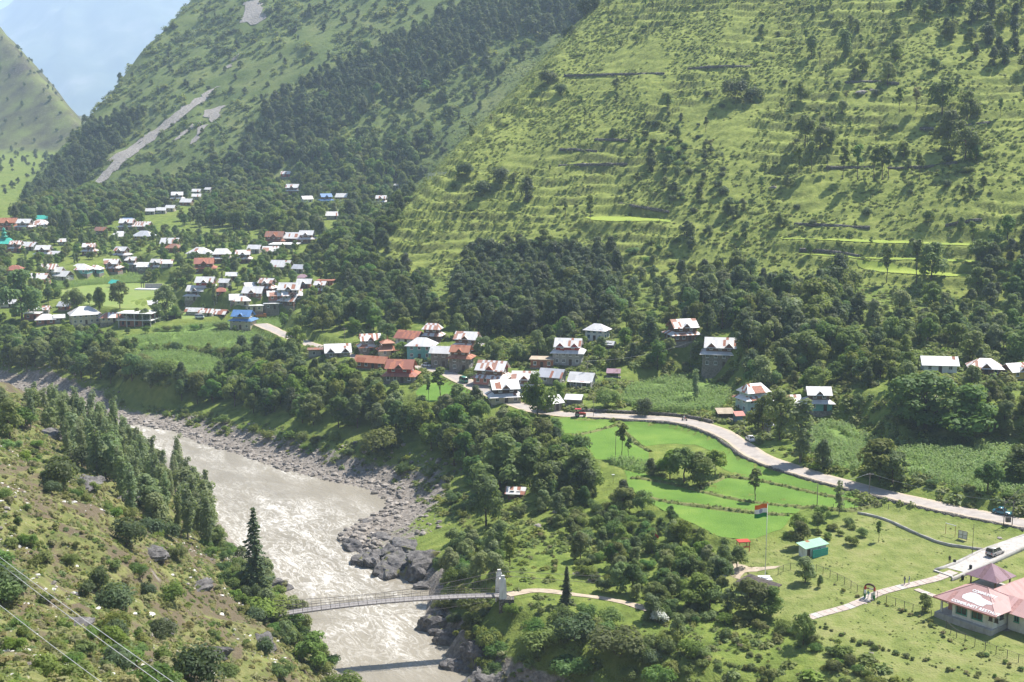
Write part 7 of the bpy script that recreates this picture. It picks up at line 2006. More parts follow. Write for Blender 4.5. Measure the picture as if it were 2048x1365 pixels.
Z_('thicket', 'small trees and bushes of the thicket by the meadow', 'in the thicket beside the meadow', [(1075, 1020), (1180, 985), (1275, 1015), (1400, 1070), (1470, 1090), (1490, 1130), (1440, 1195), (1370, 1250), (1260, 1235), (1190, 1180), (1130, 1100)], 3.7, {'broad': .25, 'bush': .4, 'pale': .22, 'bright': .08, 'darkbush': .05}, (3.6, 6.2), 21, keep=0.1)
Z_('bridgebushes', 'bushes round the bridge end', 'on the rocky bank round the bridge end', [(870, 1130), (930, 1080), (1000, 1100), (1000, 1165), (900, 1175), (880, 1160)], 3.6, {'bush': .6, 'pale': .4}, (4.5, 7.0), 22)
Z_('lowbank', 'bushes of the near right bank', 'on the near right bank below the footpath', [(900, 1240), (1000, 1215), (1120, 1215), (1300, 1260), (1420, 1320), (1460, 1400), (1000, 1400), (960, 1320)], 5.2, {'bush': .45, 'shrub': .3, 'darkbush': .1, 'brightbush': .15}, (4, 8), 23)
Z_('hedge', 'bushes of the terrace hedges', 'in the hedge lines of the lower terraces', [(1290, 1290), (1420, 1250), (1500, 1240), (1620, 1300), (1720, 1340), (1900, 1400), (1400, 1400)], 7.0, {'shrub': .55, 'bush': .3, 'dryshrub': .15}, (3.5, 6.5), 24)
Z_('poplars', 'poplars along the left bank', 'in the row of poplars on the left bank', [(-40, 950), (-40, 800), (120, 830), (260, 900), (380, 980), (450, 1080), (420, 1120), (300, 1060), (200, 1000), (80, 960)], 5.6, {'poplar': .8, 'pale': .2}, (6.5, 9.5), 25, see=0.9, extra=lambda x, y, z, px, py: z < 24)
Z_('leftdark', 'dark bushes on the near left slope', 'on the near left slope', [(-20, 1000), (100, 930), (300, 1010), (460, 1160), (640, 1300), (660, 1400), (-20, 1400)], 14, {'darkbush': .7, 'bush': .3}, (4.5, 8), 26)
Z_('leftscrub', 'low shrubs on the near left slope', 'on the near left slope', [(-20, 765), (40, 800), (100, 880), (300, 1000), (480, 1160), (680, 1340), (700, 1400), (-20, 1400)], 3.9, {'dryshrub': .45, 'shrub': .35, 'brightbush': .2}, (2.6, 7), 27, extra=lambda x, y, z, px, py: fbm(x / 13, y / 13, 151, 3) > -0.02)
Z_('leftbank', 'bushes along the water on the left bank', 'along the water on the left bank', [(400, 1080), (480, 1100), (560, 1180), (660, 1290), (700, 1365), (640, 1365), (540, 1260), (440, 1160)], 4.0, {'bush': .45, 'brightbush': .3, 'pale': .25}, (4, 7), 28)

Z_('cliffbushes', 'bushes hanging over the near right bank', 'hanging over the rocky near right bank', [(868, 1215), (920, 1205), (985, 1215), (1000, 1260), (1010, 1330), (1060, 1400), (980, 1400), (930, 1320), (880, 1262)], 3.4, {'bush': .5, 'shrub': .3, 'dryshrub': .2}, (4.5, 7.5), 29)
Z_('fieldhedge', 'bushes of the hedges between the left maize fields', 'in the hedge between the left maize fields', [(245, 700), (380, 702), (470, 708), (566, 692), (570, 712), (480, 730), (446, 722), (390, 706), (258, 711)], 3.4, {'bush': .7, 'broad': .15, 'shrub': .15}, (3.5, 6), 30)
Z_('fieldhedge2', 'bushes under the left maize fields', 'under the left maize fields', [(200, 745), (258, 715), (284, 742), (350, 756), (440, 750), (470, 712), (500, 720), (470, 780), (340, 790), (240, 775)], 4.6, {'broad': .4, 'bush': .5, 'pale': .1}, (4, 8), 31)
Z_('farhill', 'trees on the sunlit hill across the upper valley', 'on the sunlit hill across the upper valley', [(-20, 60), (60, 110), (150, 240), (110, 320), (20, 390), (-20, 400)], 30, {'dark': .6, 'darkbush': .4}, (5, 9), 32)
Z_('wallhedge', 'bushes along the road wall', 'along the uphill side of the road', [(1540, 905), (1600, 925), (1720, 955), (1850, 985), (1990, 1010), (2420, 1020), (2420, 990), (1950, 985), (1820, 955), (1740, 930), (1620, 900)], 3.6, {'bush': .3, 'shrub': .5, 'brightbush': .2}, (3, 5.5), 33)
Z_('parkthicket', 'bushes behind the green shed', 'behind the green-roofed shed', [(1560, 1075), (1600, 1040), (1660, 1035), (1720, 1050), (1740, 1080), (1690, 1095), (1640, 1085)], 3.6, {'bush': .4, 'shrub': .5, 'bright': .1}, (3.2, 5.5), 34)

def hedge(zone, group, where, pxs, spacing, mixk, hr, seed, wob=0.7):
    GROUPS[zone] = (group, where)
    rng = np.random.default_rng(seed)
    pts = smooth_line([at(a, b2) for a, b2 in pxs], spacing)
    ks = list(mixk); pr = np.array([mixk[k] for k in ks]); pr = pr / pr.sum()
    for (x, y, z) in pts:
        if rng.random() < 0.12: continue
        x += rng.normal() * wob; y += rng.normal() * wob
        k = ks[int(rng.choice(len(ks), p=pr))]; h = rng.uniform(*hr)
        v = int(rng.integers(len(PROTO[k])))
        PLANTS.append(dict(kind=k, x=x, y=y, z=float(H(x, y)), h=h, var=v, rz=rng.random() * 6.28, zone=zone, label=None, sx=rng.uniform(0.9, 1.3)))
SH_ = {'shrub': .55, 'bush': .3, 'dryshrub': .15}
hedge('hedge_walk', 'shrubs of the hedge below the slab walk', 'in the hedge below the slab walk', [(1625, 1246), (1680, 1270), (1760, 1300), (1850, 1326), (1950, 1350), (2050, 1376)], 0.85, SH_, (0.4, 1.0), 61)
hedge('hedge_hut', 'bushes of the hedge below the dark hut', 'in the hedge below the dark hut', [(1390, 1238), (1450, 1246), (1520, 1252), (1580, 1266), (1640, 1300), (1700, 1340), (1740, 1370)], 1.3, {'bush': .7, 'shrub': .3}, (1.2, 2.6), 62)
hedge('hedge_low', 'shrubs of the short terrace hedge', 'in the short hedge on the lower terraces', [(1455, 1285), (1485, 1300), (1510, 1320), (1525, 1340)], 0.9, SH_, (0.6, 1.3), 63)
hedge('hedge_low2', 'shrubs of the lowest terrace edge', 'along the lowest terrace edge', [(1300, 1300), (1360, 1310), (1420, 1325), (1480, 1345), (1540, 1365)], 1.0, SH_, (0.5, 1.2), 64)
hedge('hedge_fence', 'low growth under the wire fence', 'under the wire fence above the arch', [(1575, 1150), (1620, 1152), (1650, 1164), (1690, 1182), (1715, 1194)], 1.1, {'shrub': .6, 'dryshrub': .4}, (0.4, 0.8), 65, 0.4)
hedge('hedge_fence2', 'low growth under the fence by the bungalow', 'under the fence by the bungalow', [(1760, 1206), (1800, 1222), (1840, 1240), (1875, 1256), (1890, 1276), (1930, 1298), (1990, 1322), (2050, 1342)], 0.9, {'shrub': .6, 'bush': .15, 'dryshrub': .25}, (0.35, 0.95), 66, 0.5)
hedge('hedge_meadow', 'shrubs in a line across the bridge meadow', 'in the line across the bridge meadow', [(1082, 1062), (1092, 1090), (1104, 1118), (1112, 1140)], 1.5, {'shrub': .7, 'dryshrub': .3}, (0.6, 1.3), 67, 0.5)
hedge('hedge_field', 'bushes between the two left maize fields', 'in the hedge between the two left maize fields', [(250, 703), (310, 699), (370, 702), (420, 712), (460, 716), (510, 702), (560, 694)], 2.6, {'bush': .7, 'broad': .3}, (2.4, 5.0), 68, 1.0)
hedge('hedge_field2', 'bushes along the top of the left maize', 'along the top edge of the left maize fields', [(250, 672), (330, 664), (420, 659), (470, 664)], 4.0, {'bush': .7, 'broad': .3}, (2, 4.5), 69, 1.2)
hedge('hedge_field3', 'trees along the river edge of the left maize', 'along the river edge of the left maize fields', [(262, 722), (290, 744), (350, 758), (430, 752), (470, 735), (520, 712)], 3.2, {'bush': .5, 'broad': .35, 'pale': .15}, (3, 7), 70, 1.4)
print('ZONES', {z_: sum(1 for q in PLANTS if q['zone'] == z_) for z_ in GROUPS})
# ------------------------------------------------------------------ stand the plants up: the largest of each kind singly, the rest as one mass
MARKS = [(1000, 1028, 1138, 1190, 'the white bridge tower'), (498, 528, 1010, 1195, 'the lone fir'), (1525, 1540, 1008, 1158, 'the flagpole'), (675, 860, 1050, 1170, 'the rocky point'), (1603, 1662, 1082, 1116, 'the green-roofed shed'),
         (1300, 1450, 880, 970, 'the island clump'), (1340, 1450, 870, 900, 'the large paddy'), (858, 895, 340, 356, 'the hillside sign'), (1168, 1342, 424, 454, 'the left millet terrace'), (1712, 1960, 524, 562, 'the long millet terrace'),
         (186, 440, 172, 372, 'the long scree run'), (1680, 1840, 300, 360, 'the row of bare-stemmed trees'), (1472, 1545, 1150, 1200, 'the dark hut'), (1728, 1750, 1170, 1200, 'the painted arch'), (1720, 1750, 170, 186, 'the grey boulder pair'),
         (1240, 1460, 755, 825, 'the maize plot'), (1800, 2040, 890, 980, 'the right-hand maize'), (260, 440, 705, 750, 'the lower left maize'), (560, 1000, 1187, 1222, 'the bridge deck'), (260, 330, 1220, 1270, 'the white rocks'), (970, 1050, 960, 1000, 'the riverside hut')]
HK_MARK = [(0, 0, 0, a0, a1, b0, b1, 0, 0, sh) for a0, a1, b0, b1, sh in MARKS]
def nearest_mark(px, py):
    best = None
    for (hx, hy, hr_, a0, a1, b0, b1, hd, cxp, sh) in HK + HK_MARK:
        if not sh: continue
        mx, my = (a0 + a1) / 2, (b0 + b1) / 2
        d = math.hypot(px - mx, (py - my) * 1.3)
        if best is None or d < best[0]: best = (d, mx, my, b0, b1, a0, a1, sh)
    return best
rest = []
by_kind = {}
for p_ in PLANTS:
    _, _, dp = project(p_['x'], p_['y'], p_['z'])
    p_['px'], p_['py'], _ = project(p_['x'], p_['y'], p_['z'] + p_['h'] * 0.5)
    p_['size'] = p_['h'] * PROTO[p_['kind']][p_['var']][3] / PROTO[p_['kind']][p_['var']][2] * (FPX / float(dp))
    if p_['label']: p_['size'] += 1e4
    by_kind.setdefault(p_['kind'], []).append(p_)
LAB_GROUP = {}
SAME = {}
for kind, lst in by_kind.items():
    lst.sort(key=lambda q: -q['size'])
    nm, cat = NAMES[kind]
    out_ = [q for q in lst if not q['label'] and not (-30 < q['px'] < 2080 and q['py'] < 1410)]
    rest += out_; gone = set(map(id, out_)); lst = [q for q in lst if id(q) not in gone]
    for i, q in enumerate(lst):
        if i >= 290: rest.append(q); continue
        crown, trunk, h0, w0 = PROTO[kind][q['var']]
        lab = q['label']; grp = None
        if not lab:
            grp, where = GROUPS[q['zone']]
            mk = nearest_mark(float(q['px']), float(q['py']))
            small = 'small' if q['h'] < h0 * 0.62 else ('tall' if q['h'] > h0 * 1.15 else '')
            dxp, dyp = float(q['px']) - mk[1], float(q['py']) - mk[2]
            rel = ('below' if dyp > 0 else 'above') if abs(dyp) * 1.2 > abs(dxp) else ('left of' if dxp < 0 else 'right of')
            if mk[0] < 55: lab = f"{small} {LOOK[kind]} just {rel} {mk[7]}".strip()
            else:
                far_ = 'some way ' if mk[0] < 120 else 'far '
                lab = f"{small} {LOOK[kind]} {where}, {far_}{rel} {mk[7]}".strip()
                if len(lab.split()) > 15: lab = f"{LOOK[kind]} {far_}{rel} {mk[7]}".strip()
            grp = LAB_GROUP.setdefault(lab, grp)
        s = q['h'] / h0
        r = empty(nm, (q['x'], q['y'], q['z'] - 0.05), q['rz'], lab, cat, grp)
        if not q['label']: SAME.setdefault(lab, []).append((float(q['px']), float(q['py']), q['h'], r))
        r.scale = (s * q['sx'], s * q['sx'], s)
        low = kind in ('shrub', 'dryshrub', 'bush', 'darkbush', 'brightbush', 'blossom')
        link('foliage' if low else 'crown', crown, r)
        link('stem' if low else 'trunk', trunk, r)

def rank_labels(ms):
    if len(ms) < 2: return
    def setl(m_, word):
        l2 = f"{word} {m_[3]['label']}"
        if len(l2.split()) <= 16: m_[3]['label'] = l2
        ms.remove(m_)
    if len(ms) >= 2: setl(min(ms, key=lambda t: t[0]), 'leftmost')
    if len(ms) >= 2: setl(max(ms, key=lambda t: t[0]), 'rightmost')
    if len(ms) >= 2: setl(min(ms, key=lambda t: t[1]), 'uppermost')
    if len(ms) >= 2: setl(max(ms, key=lambda t: t[1]), 'lowest')
    ms.sort(key=lambda t: t[0])
    for m_, w_ in zip(list(ms), ('second', 'third', 'fourth', 'fifth', 'sixth', 'seventh', 'eighth', 'ninth', 'tenth', 'eleventh', 'twelfth', 'thirteenth', 'fourteenth', 'fifteenth', 'sixteenth', 'seventeenth', 'eighteenth', 'nineteenth', 'twentieth')):
        if len(ms) >= 2 or w_ == 'second': setl(m_, w_ + ' from left,')
for lab, ms in SAME.items(): rank_labels(ms)
def gn_scatter(name, protos, pts, rz, sc, idx, label, cat, tilt=None):
    """one object: instances of the given meshes on its points"""
    src = bpy.data.collections.new(name + '_source')
    for i, meshes in enumerate(protos):
        if len(meshes) == 1: me = meshes[0]
        else:
            bm = bmesh.new()
            me = bpy.data.meshes.new(name + '_plant')
            off = 0
            for j, m_ in enumerate(meshes):
                bm.from_mesh(m_)
                bm.faces.ensure_lookup_table()
                for f_ in bm.faces[off:]: f_.material_index = j
                off = len(bm.faces)
                me.materials.append(m_.materials[0])
            bm.to_mesh(me); bm.free()
        o = bpy.data.objects.new('%s_%02d' % (name + '_plant', i), me)
        src.objects.link(o)
    me = bpy.data.meshes.new(name)
    n = len(pts)
    me.vertices.add(n); me.vertices.foreach_set('co', np.asarray(pts, np.float32).ravel())
    rot = np.zeros((n, 3), np.float32); rot[:, 2] = rz
    if tilt is not None: rot[:, :2] = tilt
    a = me.attributes.new('rot', 'FLOAT_VECTOR', 'POINT'); a.data.foreach_set('vector', rot.ravel())
    a = me.attributes.new('sc', 'FLOAT_VECTOR', 'POINT'); a.data.foreach_set('vector', np.asarray(sc, np.float32).ravel())
    a = me.attributes.new('idx', 'INT', 'POINT'); a.data.foreach_set('value', np.asarray(idx, np.int32))
    ng = bpy.data.node_groups.new(name, 'GeometryNodeTree')
    ng.interface.new_socket('Geometry', in_out='INPUT', socket_type='NodeSocketGeometry')
    ng.interface.new_socket('Geometry', in_out='OUTPUT', socket_type='NodeSocketGeometry')
    gi = ng.nodes.new('NodeGroupInput'); go = ng.nodes.new('NodeGroupOutput')
    ci = ng.nodes.new('GeometryNodeCollectionInfo'); ci.inputs['Collection'].default_value = src
    ci.inputs['Separate Children'].default_value = True; ci.inputs['Reset Children'].default_value = True
    ip = ng.nodes.new('GeometryNodeInstanceOnPoints'); ip.inputs['Pick Instance'].default_value = True
    def na(nm_, typ):
        x = ng.nodes.new('GeometryNodeInputNamedAttribute'); x.data_type = typ; x.inputs['Name'].default_value = nm_; return x.outputs[0]
    er = ng.nodes.new('FunctionNodeEulerToRotation')
    ng.links.new(na('rot', 'FLOAT_VECTOR'), er.inputs[0])
    ng.links.new(gi.outputs[0], ip.inputs['Points']); ng.links.new(ci.outputs[0], ip.inputs['Instance'])
    ng.links.new(er.outputs[0], ip.inputs['Rotation']); ng.links.new(na('sc', 'FLOAT_VECTOR'), ip.inputs['Scale']); ng.links.new(na('idx', 'INT'), ip.inputs['Instance Index'])
    ng.links.new(ip.outputs[0], go.inputs[0])
    o = link(name, me)
    md = o.modifiers.new('scatter', 'NODES'); md.node_group = ng
    tag(o, label, cat, kind='stuff')
    return o
if rest:
    keys = sorted({(q['kind'], q['var']) for q in rest})
    gn_scatter('woodland', [list(PROTO[k][v][:2]) for k, v in keys], [(q['x'], q['y'], q['z'] - 0.05) for q in rest], [q['rz'] for q in rest],
               [(q['h'] / PROTO[q['kind']][q['var']][2] * q['sx'],) * 2 + (q['h'] / PROTO[q['kind']][q['var']][2],) for q in rest], [keys.index((q['kind'], q['var'])) for q in rest],
               'smaller trees and bushes of the far woods', 'woodland')
print('PLANTS', {k: len(v) for k, v in by_kind.items()}, 'rest', len(rest))

# ---- ground cover: tussocks on the hills, scrub, crops
def clump(name, mat, seed, h, w, n, size, aspect=3.0, lay=0.5):
    rng = np.random.default_rng(seed)
    a = rng.random(n) * 6.28; r_ = np.sqrt(rng.random(n)) * w / 2
    pos = np.stack((np.cos(a) * r_, np.sin(a) * r_, rng.random(n) * h * (1 - (r_ / (w / 2)) ** 2 * 0.6)), -1)
    nrm = np.stack((np.cos(a) * lay * 0.6, np.sin(a) * lay * 0.6, np.ones(n) * 0.9), -1) + rng.normal(size=(n, 3)) * 0.28
    V, F = cards(pos, nrm, size, aspect, rng)
    V[:, 2] = np.maximum(V[:, 2], -0.15)
    return np_mesh(name, V, F, mat)
TUFT = [clump('tuft', 'leaf_tuft', 600 + i, 0.95, 1.9, 60, 0.36, 2.0) for i in range(3)]
TUFTD = [clump('tuft', 'leaf_shrub', 610 + i, 1.3, 2.1, 70, 0.34, 1.8) for i in range(3)]
TUFTB = [clump('tuft', 'leaf_dark', 615 + i, 1.7, 2.4, 80, 0.36, 1.6) for i in range(2)]
DRY = [clump('tuft', 'leaf_dry', 620 + i, 0.6, 1.0, 44, 0.20, 3.2, 0.9) for i in range(3)]
GRASS = [clump('tuft', 'leaf_shrub', 630 + i, 0.45, 0.9, 36, 0.18, 3.0, 0.9) for i in range(3)]
def cover(name, poly, n, protos, smin_, smax_, seed, label, cond=None, zs=1.0):
    rng = np.random.default_rng(seed)
    hits = [at(a, b) for a, b in poly]
    x0 = min(h[0] for h in hits) - 20; x1 = max(h[0] for h in hits) + 20; y0 = min(h[1] for h in hits) - 20; y1 = max(h[1] for h in hits) + 20
    x = rng.uniform(x0, x1, n * 4); y = rng.uniform(y0, y1, n * 4); z = H(x, y)
    px, py, dep = project(x, y, z)
    ok = inside(px, py, poly) & ~inside(x, y, RIVER_POLY)
    for w in FIELD_POLYS: ok &= ~inside(x, y, w)
    if cond is not None: ok &= cond(x, y, z, px, py, rng)
    for ln, dd in LINES:
        d_, _, _ = seg_dist(x[ok], y[ok], ln); ok[ok.nonzero()[0][d_ < dd - 0.6]] = False
    for hk in HK: ok &= (x - hk[0]) ** 2 + (y - hk[1]) ** 2 > (hk[2] * 0.95) ** 2
    i = ok.nonzero()[0]
    i = i[visible(x[i], y[i], z[i] + 0.6, 60)][:n]
    s = rng.uniform(smin_, smax_, len(i)) * np.where(rng.random(len(i)) < 0.1, 1.5, 1.0)
    gn_scatter(name, [[m_] for m_ in protos], np.stack((x[i], y[i], z[i] - 0.03), -1), rng.random(len(i)) * 6.28, np.stack((s, s, s * zs * rng.uniform(0.7, 1.2, len(i))), -1), rng.integers(0, len(protos), len(i)), label, 'grass')
    return len(i)
A_PX = [(700, 640), (760, 480), (860, 280), (1000, 110), (1180, -30), (2420, -30), (2420, 720), (1600, 720), (1300, 680), (900, 660)]
def patchy(sc, lo, seed):
    return lambda x, y, z, px, py, rng: (fbm(x / sc, y / sc, seed, 3) + rng.uniform(-0.25, 0.25, len(x))) > lo
cover('hill_tussocks', A_PX, 25000, TUFT, 0.35, 0.85, 31, 'grass tussocks covering the terraced hill', patchy(16, -0.12, 91))
cover('hill_scrub', A_PX, 10000, TUFTD, 0.4, 1.0, 32, 'low scrub over the terraced hill', patchy(22, 0.12, 93))
cover('hill_juniper', A_PX, 1300, TUFTB, 0.5, 1.1, 33, 'dark low scrub dotted over the terraced hill', patchy(26, 0.2, 95))
B_PX = [(20, 430), (200, 210), (400, -30), (1240, -30), (1000, 140), (840, 320), (780, 430), (640, 420), (300, 420)]
cover('far_scrub', B_PX, 9000, TUFTD + TUFTB, 1.6, 3.4, 34, 'scrub on the far hillside', patchy(40, -0.15, 97))
LEFT_PX = [(-30, 765), (40, 800), (120, 860), (300, 960), (480, 1150), (700, 1370), (720, 1420), (-30, 1420)]
cover('dry_grass', LEFT_PX, 11000, DRY, 0.35, 0.95, 35, 'dry grass tufts on the near left slope', patchy(9, -0.2, 99))
cover('green_tufts', LEFT_PX, 11000, GRASS, 0.4, 1.3, 36, 'green tufts on the near left slope', patchy(12, 0.0, 101))
BANK_PX = [(180, 780), (600, 860), (900, 940), (1080, 1000), (1200, 1050), (1440, 1180), (1640, 1260), (1900, 1400), (960, 1400), (880, 1160), (930, 1060), (760, 960), (400, 860)]
cover('bank_grass', BANK_PX, 9000, GRASS + TUFT[:1], 0.6, 1.4, 37, 'rank grass on the right bank', patchy(10, -0.1, 103))
FLAT_PX = [(560, 700), (1100, 660), (2420, 620), (2420, 1050), (1700, 1010), (1450, 850), (1150, 840), (900, 800)]
cover('verge_growth', FLAT_PX, 8000, TUFTD + TUFT, 0.7, 1.6, 38, 'rough growth between fields and trees', patchy(12, -0.2, 105))
LAWN2 = [(1440, 1140), (1500, 1080), (1700, 1030), (2060, 1070), (2420, 1380), (1650, 1340), (1600, 1250)]
cover('lawn_tufts', LAWN2, 1600, GRASS, 0.2, 0.5, 39, 'low tufts in the grazed grass', patchy(8, 0.05, 107))
# along the bunds
bx_ = []
rngb = np.random.default_rng(41)
for ln in BUNDS:
    q = np.array(smooth_line(ln, 0.5)); q[:, :2] += rngb.normal(size=(len(q), 2)) * 0.35
    bx_.append(q)
bx_ = np.vstack(bx_); bx_[:, 2] = H(bx_[:, 0], bx_[:, 1]) + 0.25
nb_ = len(bx_)
gn_scatter('bund_grass', [[m_] for m_ in GRASS], bx_, rngb.random(nb_) * 6.28, np.repeat(rngb.uniform(0.4, 1.1, nb_)[:, None], 3, 1), rngb.integers(0, 3, nb_), 'grass along the paddy bunds', 'grass')
# maize
def maize_mesh(seed):
    rng = np.random.default_rng(seed)
    V = []; F = []
    for k in range(11):
        a = rng.random() * 6.28; z0 = 0.25 + 1.5 * k / 11; l = rng.uniform(0.5, 0.85); w = 0.12
        c, s = math.cos(a), math.sin(a); i = len(V)
        for t, dz in ((0.0, 0.0), (0.5, 0.32), (1.0, 0.02)):
            ww = w * (1.2 - t)
            V += [(c * l * t - s * ww, s * l * t + c * ww, z0 + dz * l), (c * l * t + s * ww, s * l * t - c * ww, z0 + dz * l)]
        F += [(i, i + 1, i + 3, i + 2), (i + 2, i + 3, i + 5, i + 4)]
    return np_mesh('maize', V, F, 'leaf_maize')
MZ = [maize_mesh(700 + i) for i in range(3)]
pts = []
rngm = np.random.default_rng(43)
for nm, kind, w, zz in FIELDW:
    if kind != 'maize': continue
    sp_ = 0.95 if np.mean([b2 for a, b2 in w]) < 420 else 1.3
    gx = np.arange(min(a for a, b2 in w), max(a for a, b2 in w), sp_); gy = np.arange(min(b2 for a, b2 in w), max(b2 for a, b2 in w), sp_ * 0.75)
    ax, ay = np.meshgrid(gx, gy); ax = (ax + rngm.normal(size=ax.shape) * 0.16).ravel(); ay = (ay + rngm.normal(size=ay.shape) * 0.2).ravel()
    i = inside(ax, ay, w) & (fbm(ax / 7, ay / 7, 111, 2) > -0.45)
    for hk in HK: i &= (ax - hk[0]) ** 2 + (ay - hk[1]) ** 2 > hk[2] ** 2
    pts.append(np.stack((ax[i], ay[i], np.full(i.sum(), zz)), -1))
pts = np.vstack(pts); n = len(pts)
s = rngm.uniform(0.75, 1.15, n) * (0.9 + 0.3 * fbm(pts[:, 0] / 9, pts[:, 1] / 9, 113, 2))
gn_scatter('maize_crop', [[m_] for m_ in MZ], pts, rngm.random(n) * 6.28, np.stack((s * 1.15, s * 1.15, s), -1), rngm.integers(0, 3, n), 'standing maize plants', 'maize')
print('MAIZE', n)
# ------------------------------------------------------------------ rocks
m, nt, b = nodes_of('rock', 0.92, 0.15)
p = geo_pos(nt)
oi = N(nt, 'ObjectInfo')
c = ramp(nt, noise(nt, p, 0.9, 7, 0.7), [(0.28, (0.10, 0.088, 0.076)), (0.5, (0.24, 0.215, 0.19)), (0.72, (0.40, 0.365, 0.32))])
hs = N(nt, 'HueSaturation'); L(nt, math_(nt, 'ADD', math_(nt, 'MULTIPLY', oi.outputs['Random'], 0.7), 0.65), hs.inputs['Value']); L(nt, c, hs.inputs['Color'])
L(nt, hs.outputs[0], b.inputs['Base Color']); bump(nt, b, noise(nt, p, 3.0, 6, 0.7), 0.12)
m, nt, b = nodes_of('rock_dark', 0.9, 0.2)
p = geo_pos(nt)
wv = N(nt, 'TexWave'); wv.inputs['Scale'].default_value = 0.55; wv.inputs['Distortion'].default_value = 7; wv.inputs['Detail'].default_value = 4; L(nt, p, wv.inputs['Vector'])
c = mix(nt, 0.0, ramp(nt, noise(nt, p, 0.7, 8, 0.72), [(0.3, (0.045, 0.042, 0.042)), (0.5, (0.13, 0.122, 0.118)), (0.72, (0.28, 0.265, 0.25))]), wv.outputs['Color'], 'OVERLAY')
c = mix(nt, step(nt, noise(nt, p, 0.35, 4), 0.60, 0.68), c, (0.13, 0.13, 0.05))
L(nt, c, b.inputs['Base Color']); bump(nt, b, noise(nt, p, 1.6, 8, 0.72), 0.35)
plain('rock_white', (0.55, 0.53, 0.49), 0.9, 0.15, amp=0.25, scale=2, bumpd=0.03)
def rock_mesh(seed, sub=2, rough=0.28, flat=0.7, mat='rock'):
    bm = bmesh.new(); bmesh.ops.create_icosphere(bm, subdivisions=sub, radius=1.0)
    rng = np.random.default_rng(seed)
    co = np.array([v.co for v in bm.verts])
    d = np.zeros(len(co))
    for k in range(9):      # flat breaks
        nrm = rng.normal(size=3); nrm /= np.linalg.norm(nrm); lim = rng.uniform(0.55, 0.9)
        over = co @ nrm - lim
        co = co - np.outer(np.maximum(over, 0) * 0.92, nrm)
    ph = rng.random(12) * 6.28; fr = rng.normal(size=(12, 3)) * 3.2
    nz = sum(np.sin(co @ fr[k] * (1 + k * 0.35) + ph[k]) / (1 + k * 0.5) for k in range(12)) / 4
    co = co * (1 + rough * nz)[:, None]
    co[:, 2] *= flat; co[:, 0] *= rng.uniform(0.9, 1.3)
    for v, c_ in zip(bm.verts, co): v.co = c_
    me = bpy.data.meshes.new('rock'); bm.to_mesh(me); bm.free()
    me.materials.append(MATS[mat])
    return me
ROCK = [rock_mesh(800 + i) for i in range(6)]
ROCKW = [rock_mesh(820 + i, 2, 0.3, 0.55, 'rock_white') for i in range(4)]
CRAG = [rock_mesh(840 + i, 4, 0.42, 0.95, 'rock_dark') for i in range(6)]
def boulder(px, py, wpx, label, me, mat=None, zs=1.0, sink=0.25, rz=None, group=None, name='boulder', cat='boulder', wx=1.0, z0=None):
    x, y, z = at(px, py) if z0 is None else P(px, py, z0)
    s = wpx / 2 * (y * cp - (z - CAM_Z) * sp) / FPX
    o = link(name, me, loc=(x, y, z - s * sink * zs), rot=(0, 0, (px * 0.71) % 6.28 if rz is None else rz), scale=(s * wx, s, s * zs))
    tag(o, label, cat, group)
for (a, b2, w, zs, lab, i) in [(702, 1096, 34, 1.0, 'tall angular rock standing in the river off the point', 0), (678, 1104, 24, 0.8, 'low rounded rock at the upstream tip of the point', 1), (724, 1104, 22, 0.9, 'block leaning against the tall angular rock', 2),
    (745, 1124, 60, 0.95, 'big grey crag at the nose of the rocky point', 3), (790, 1128, 74, 0.9, 'mossy-topped crag in the middle of the rocky point', 4), (830, 1150, 64, 0.85, 'dark crag at the root of the rocky point', 5), (775, 1108, 50, 0.7, 'pale crag behind the mossy-topped one', 1),
    (850, 1172, 30, 0.7, 'small dark crag at the downstream end of the rocky point', 2), (875, 1250, 44, 1.0, 'grey crag in the water under the right end of the bridge', 0), (902, 1275, 46, 1.0, 'dark crag downstream of the bridge end', 3), (880, 1232, 34, 1.1, 'jagged crag directly below the bridge deck', 5),
    (925, 1332, 54, 0.8, 'dark wedge of rock where the bridge shadow meets the bank', 2), (988, 1362, 80, 0.9, 'large pale-flecked crag at the bottom edge of view', 4), (950, 1300, 50, 1.0, 'dark overhanging crag on the near right bank', 1),
    (812, 1096, 56, 0.6, 'broad mossy crag on top of the rocky point', 0), (765, 1076, 40, 0.6, 'jagged crag at the shingle edge of the rocky point', 5), (850, 1120, 60, 0.7, 'dark crag hidden by bushes behind the rocky point', 3), (548, 1168, 40, 0.7, 'dark wet rock at the left bank behind the lone fir', 0), (632, 1070, 10, 0.5, 'small black rock in midstream', 2), (735, 1042, 26, 0.35, 'flat dark slab at the edge of the shingle', 3)]:
    boulder(a, b2, w * (1.45 if w > 28 else 1.1), lab, CRAG[i], zs=zs * 0.9, sink=0.3, name='crag' if w > 30 else 'boulder', cat='rock')
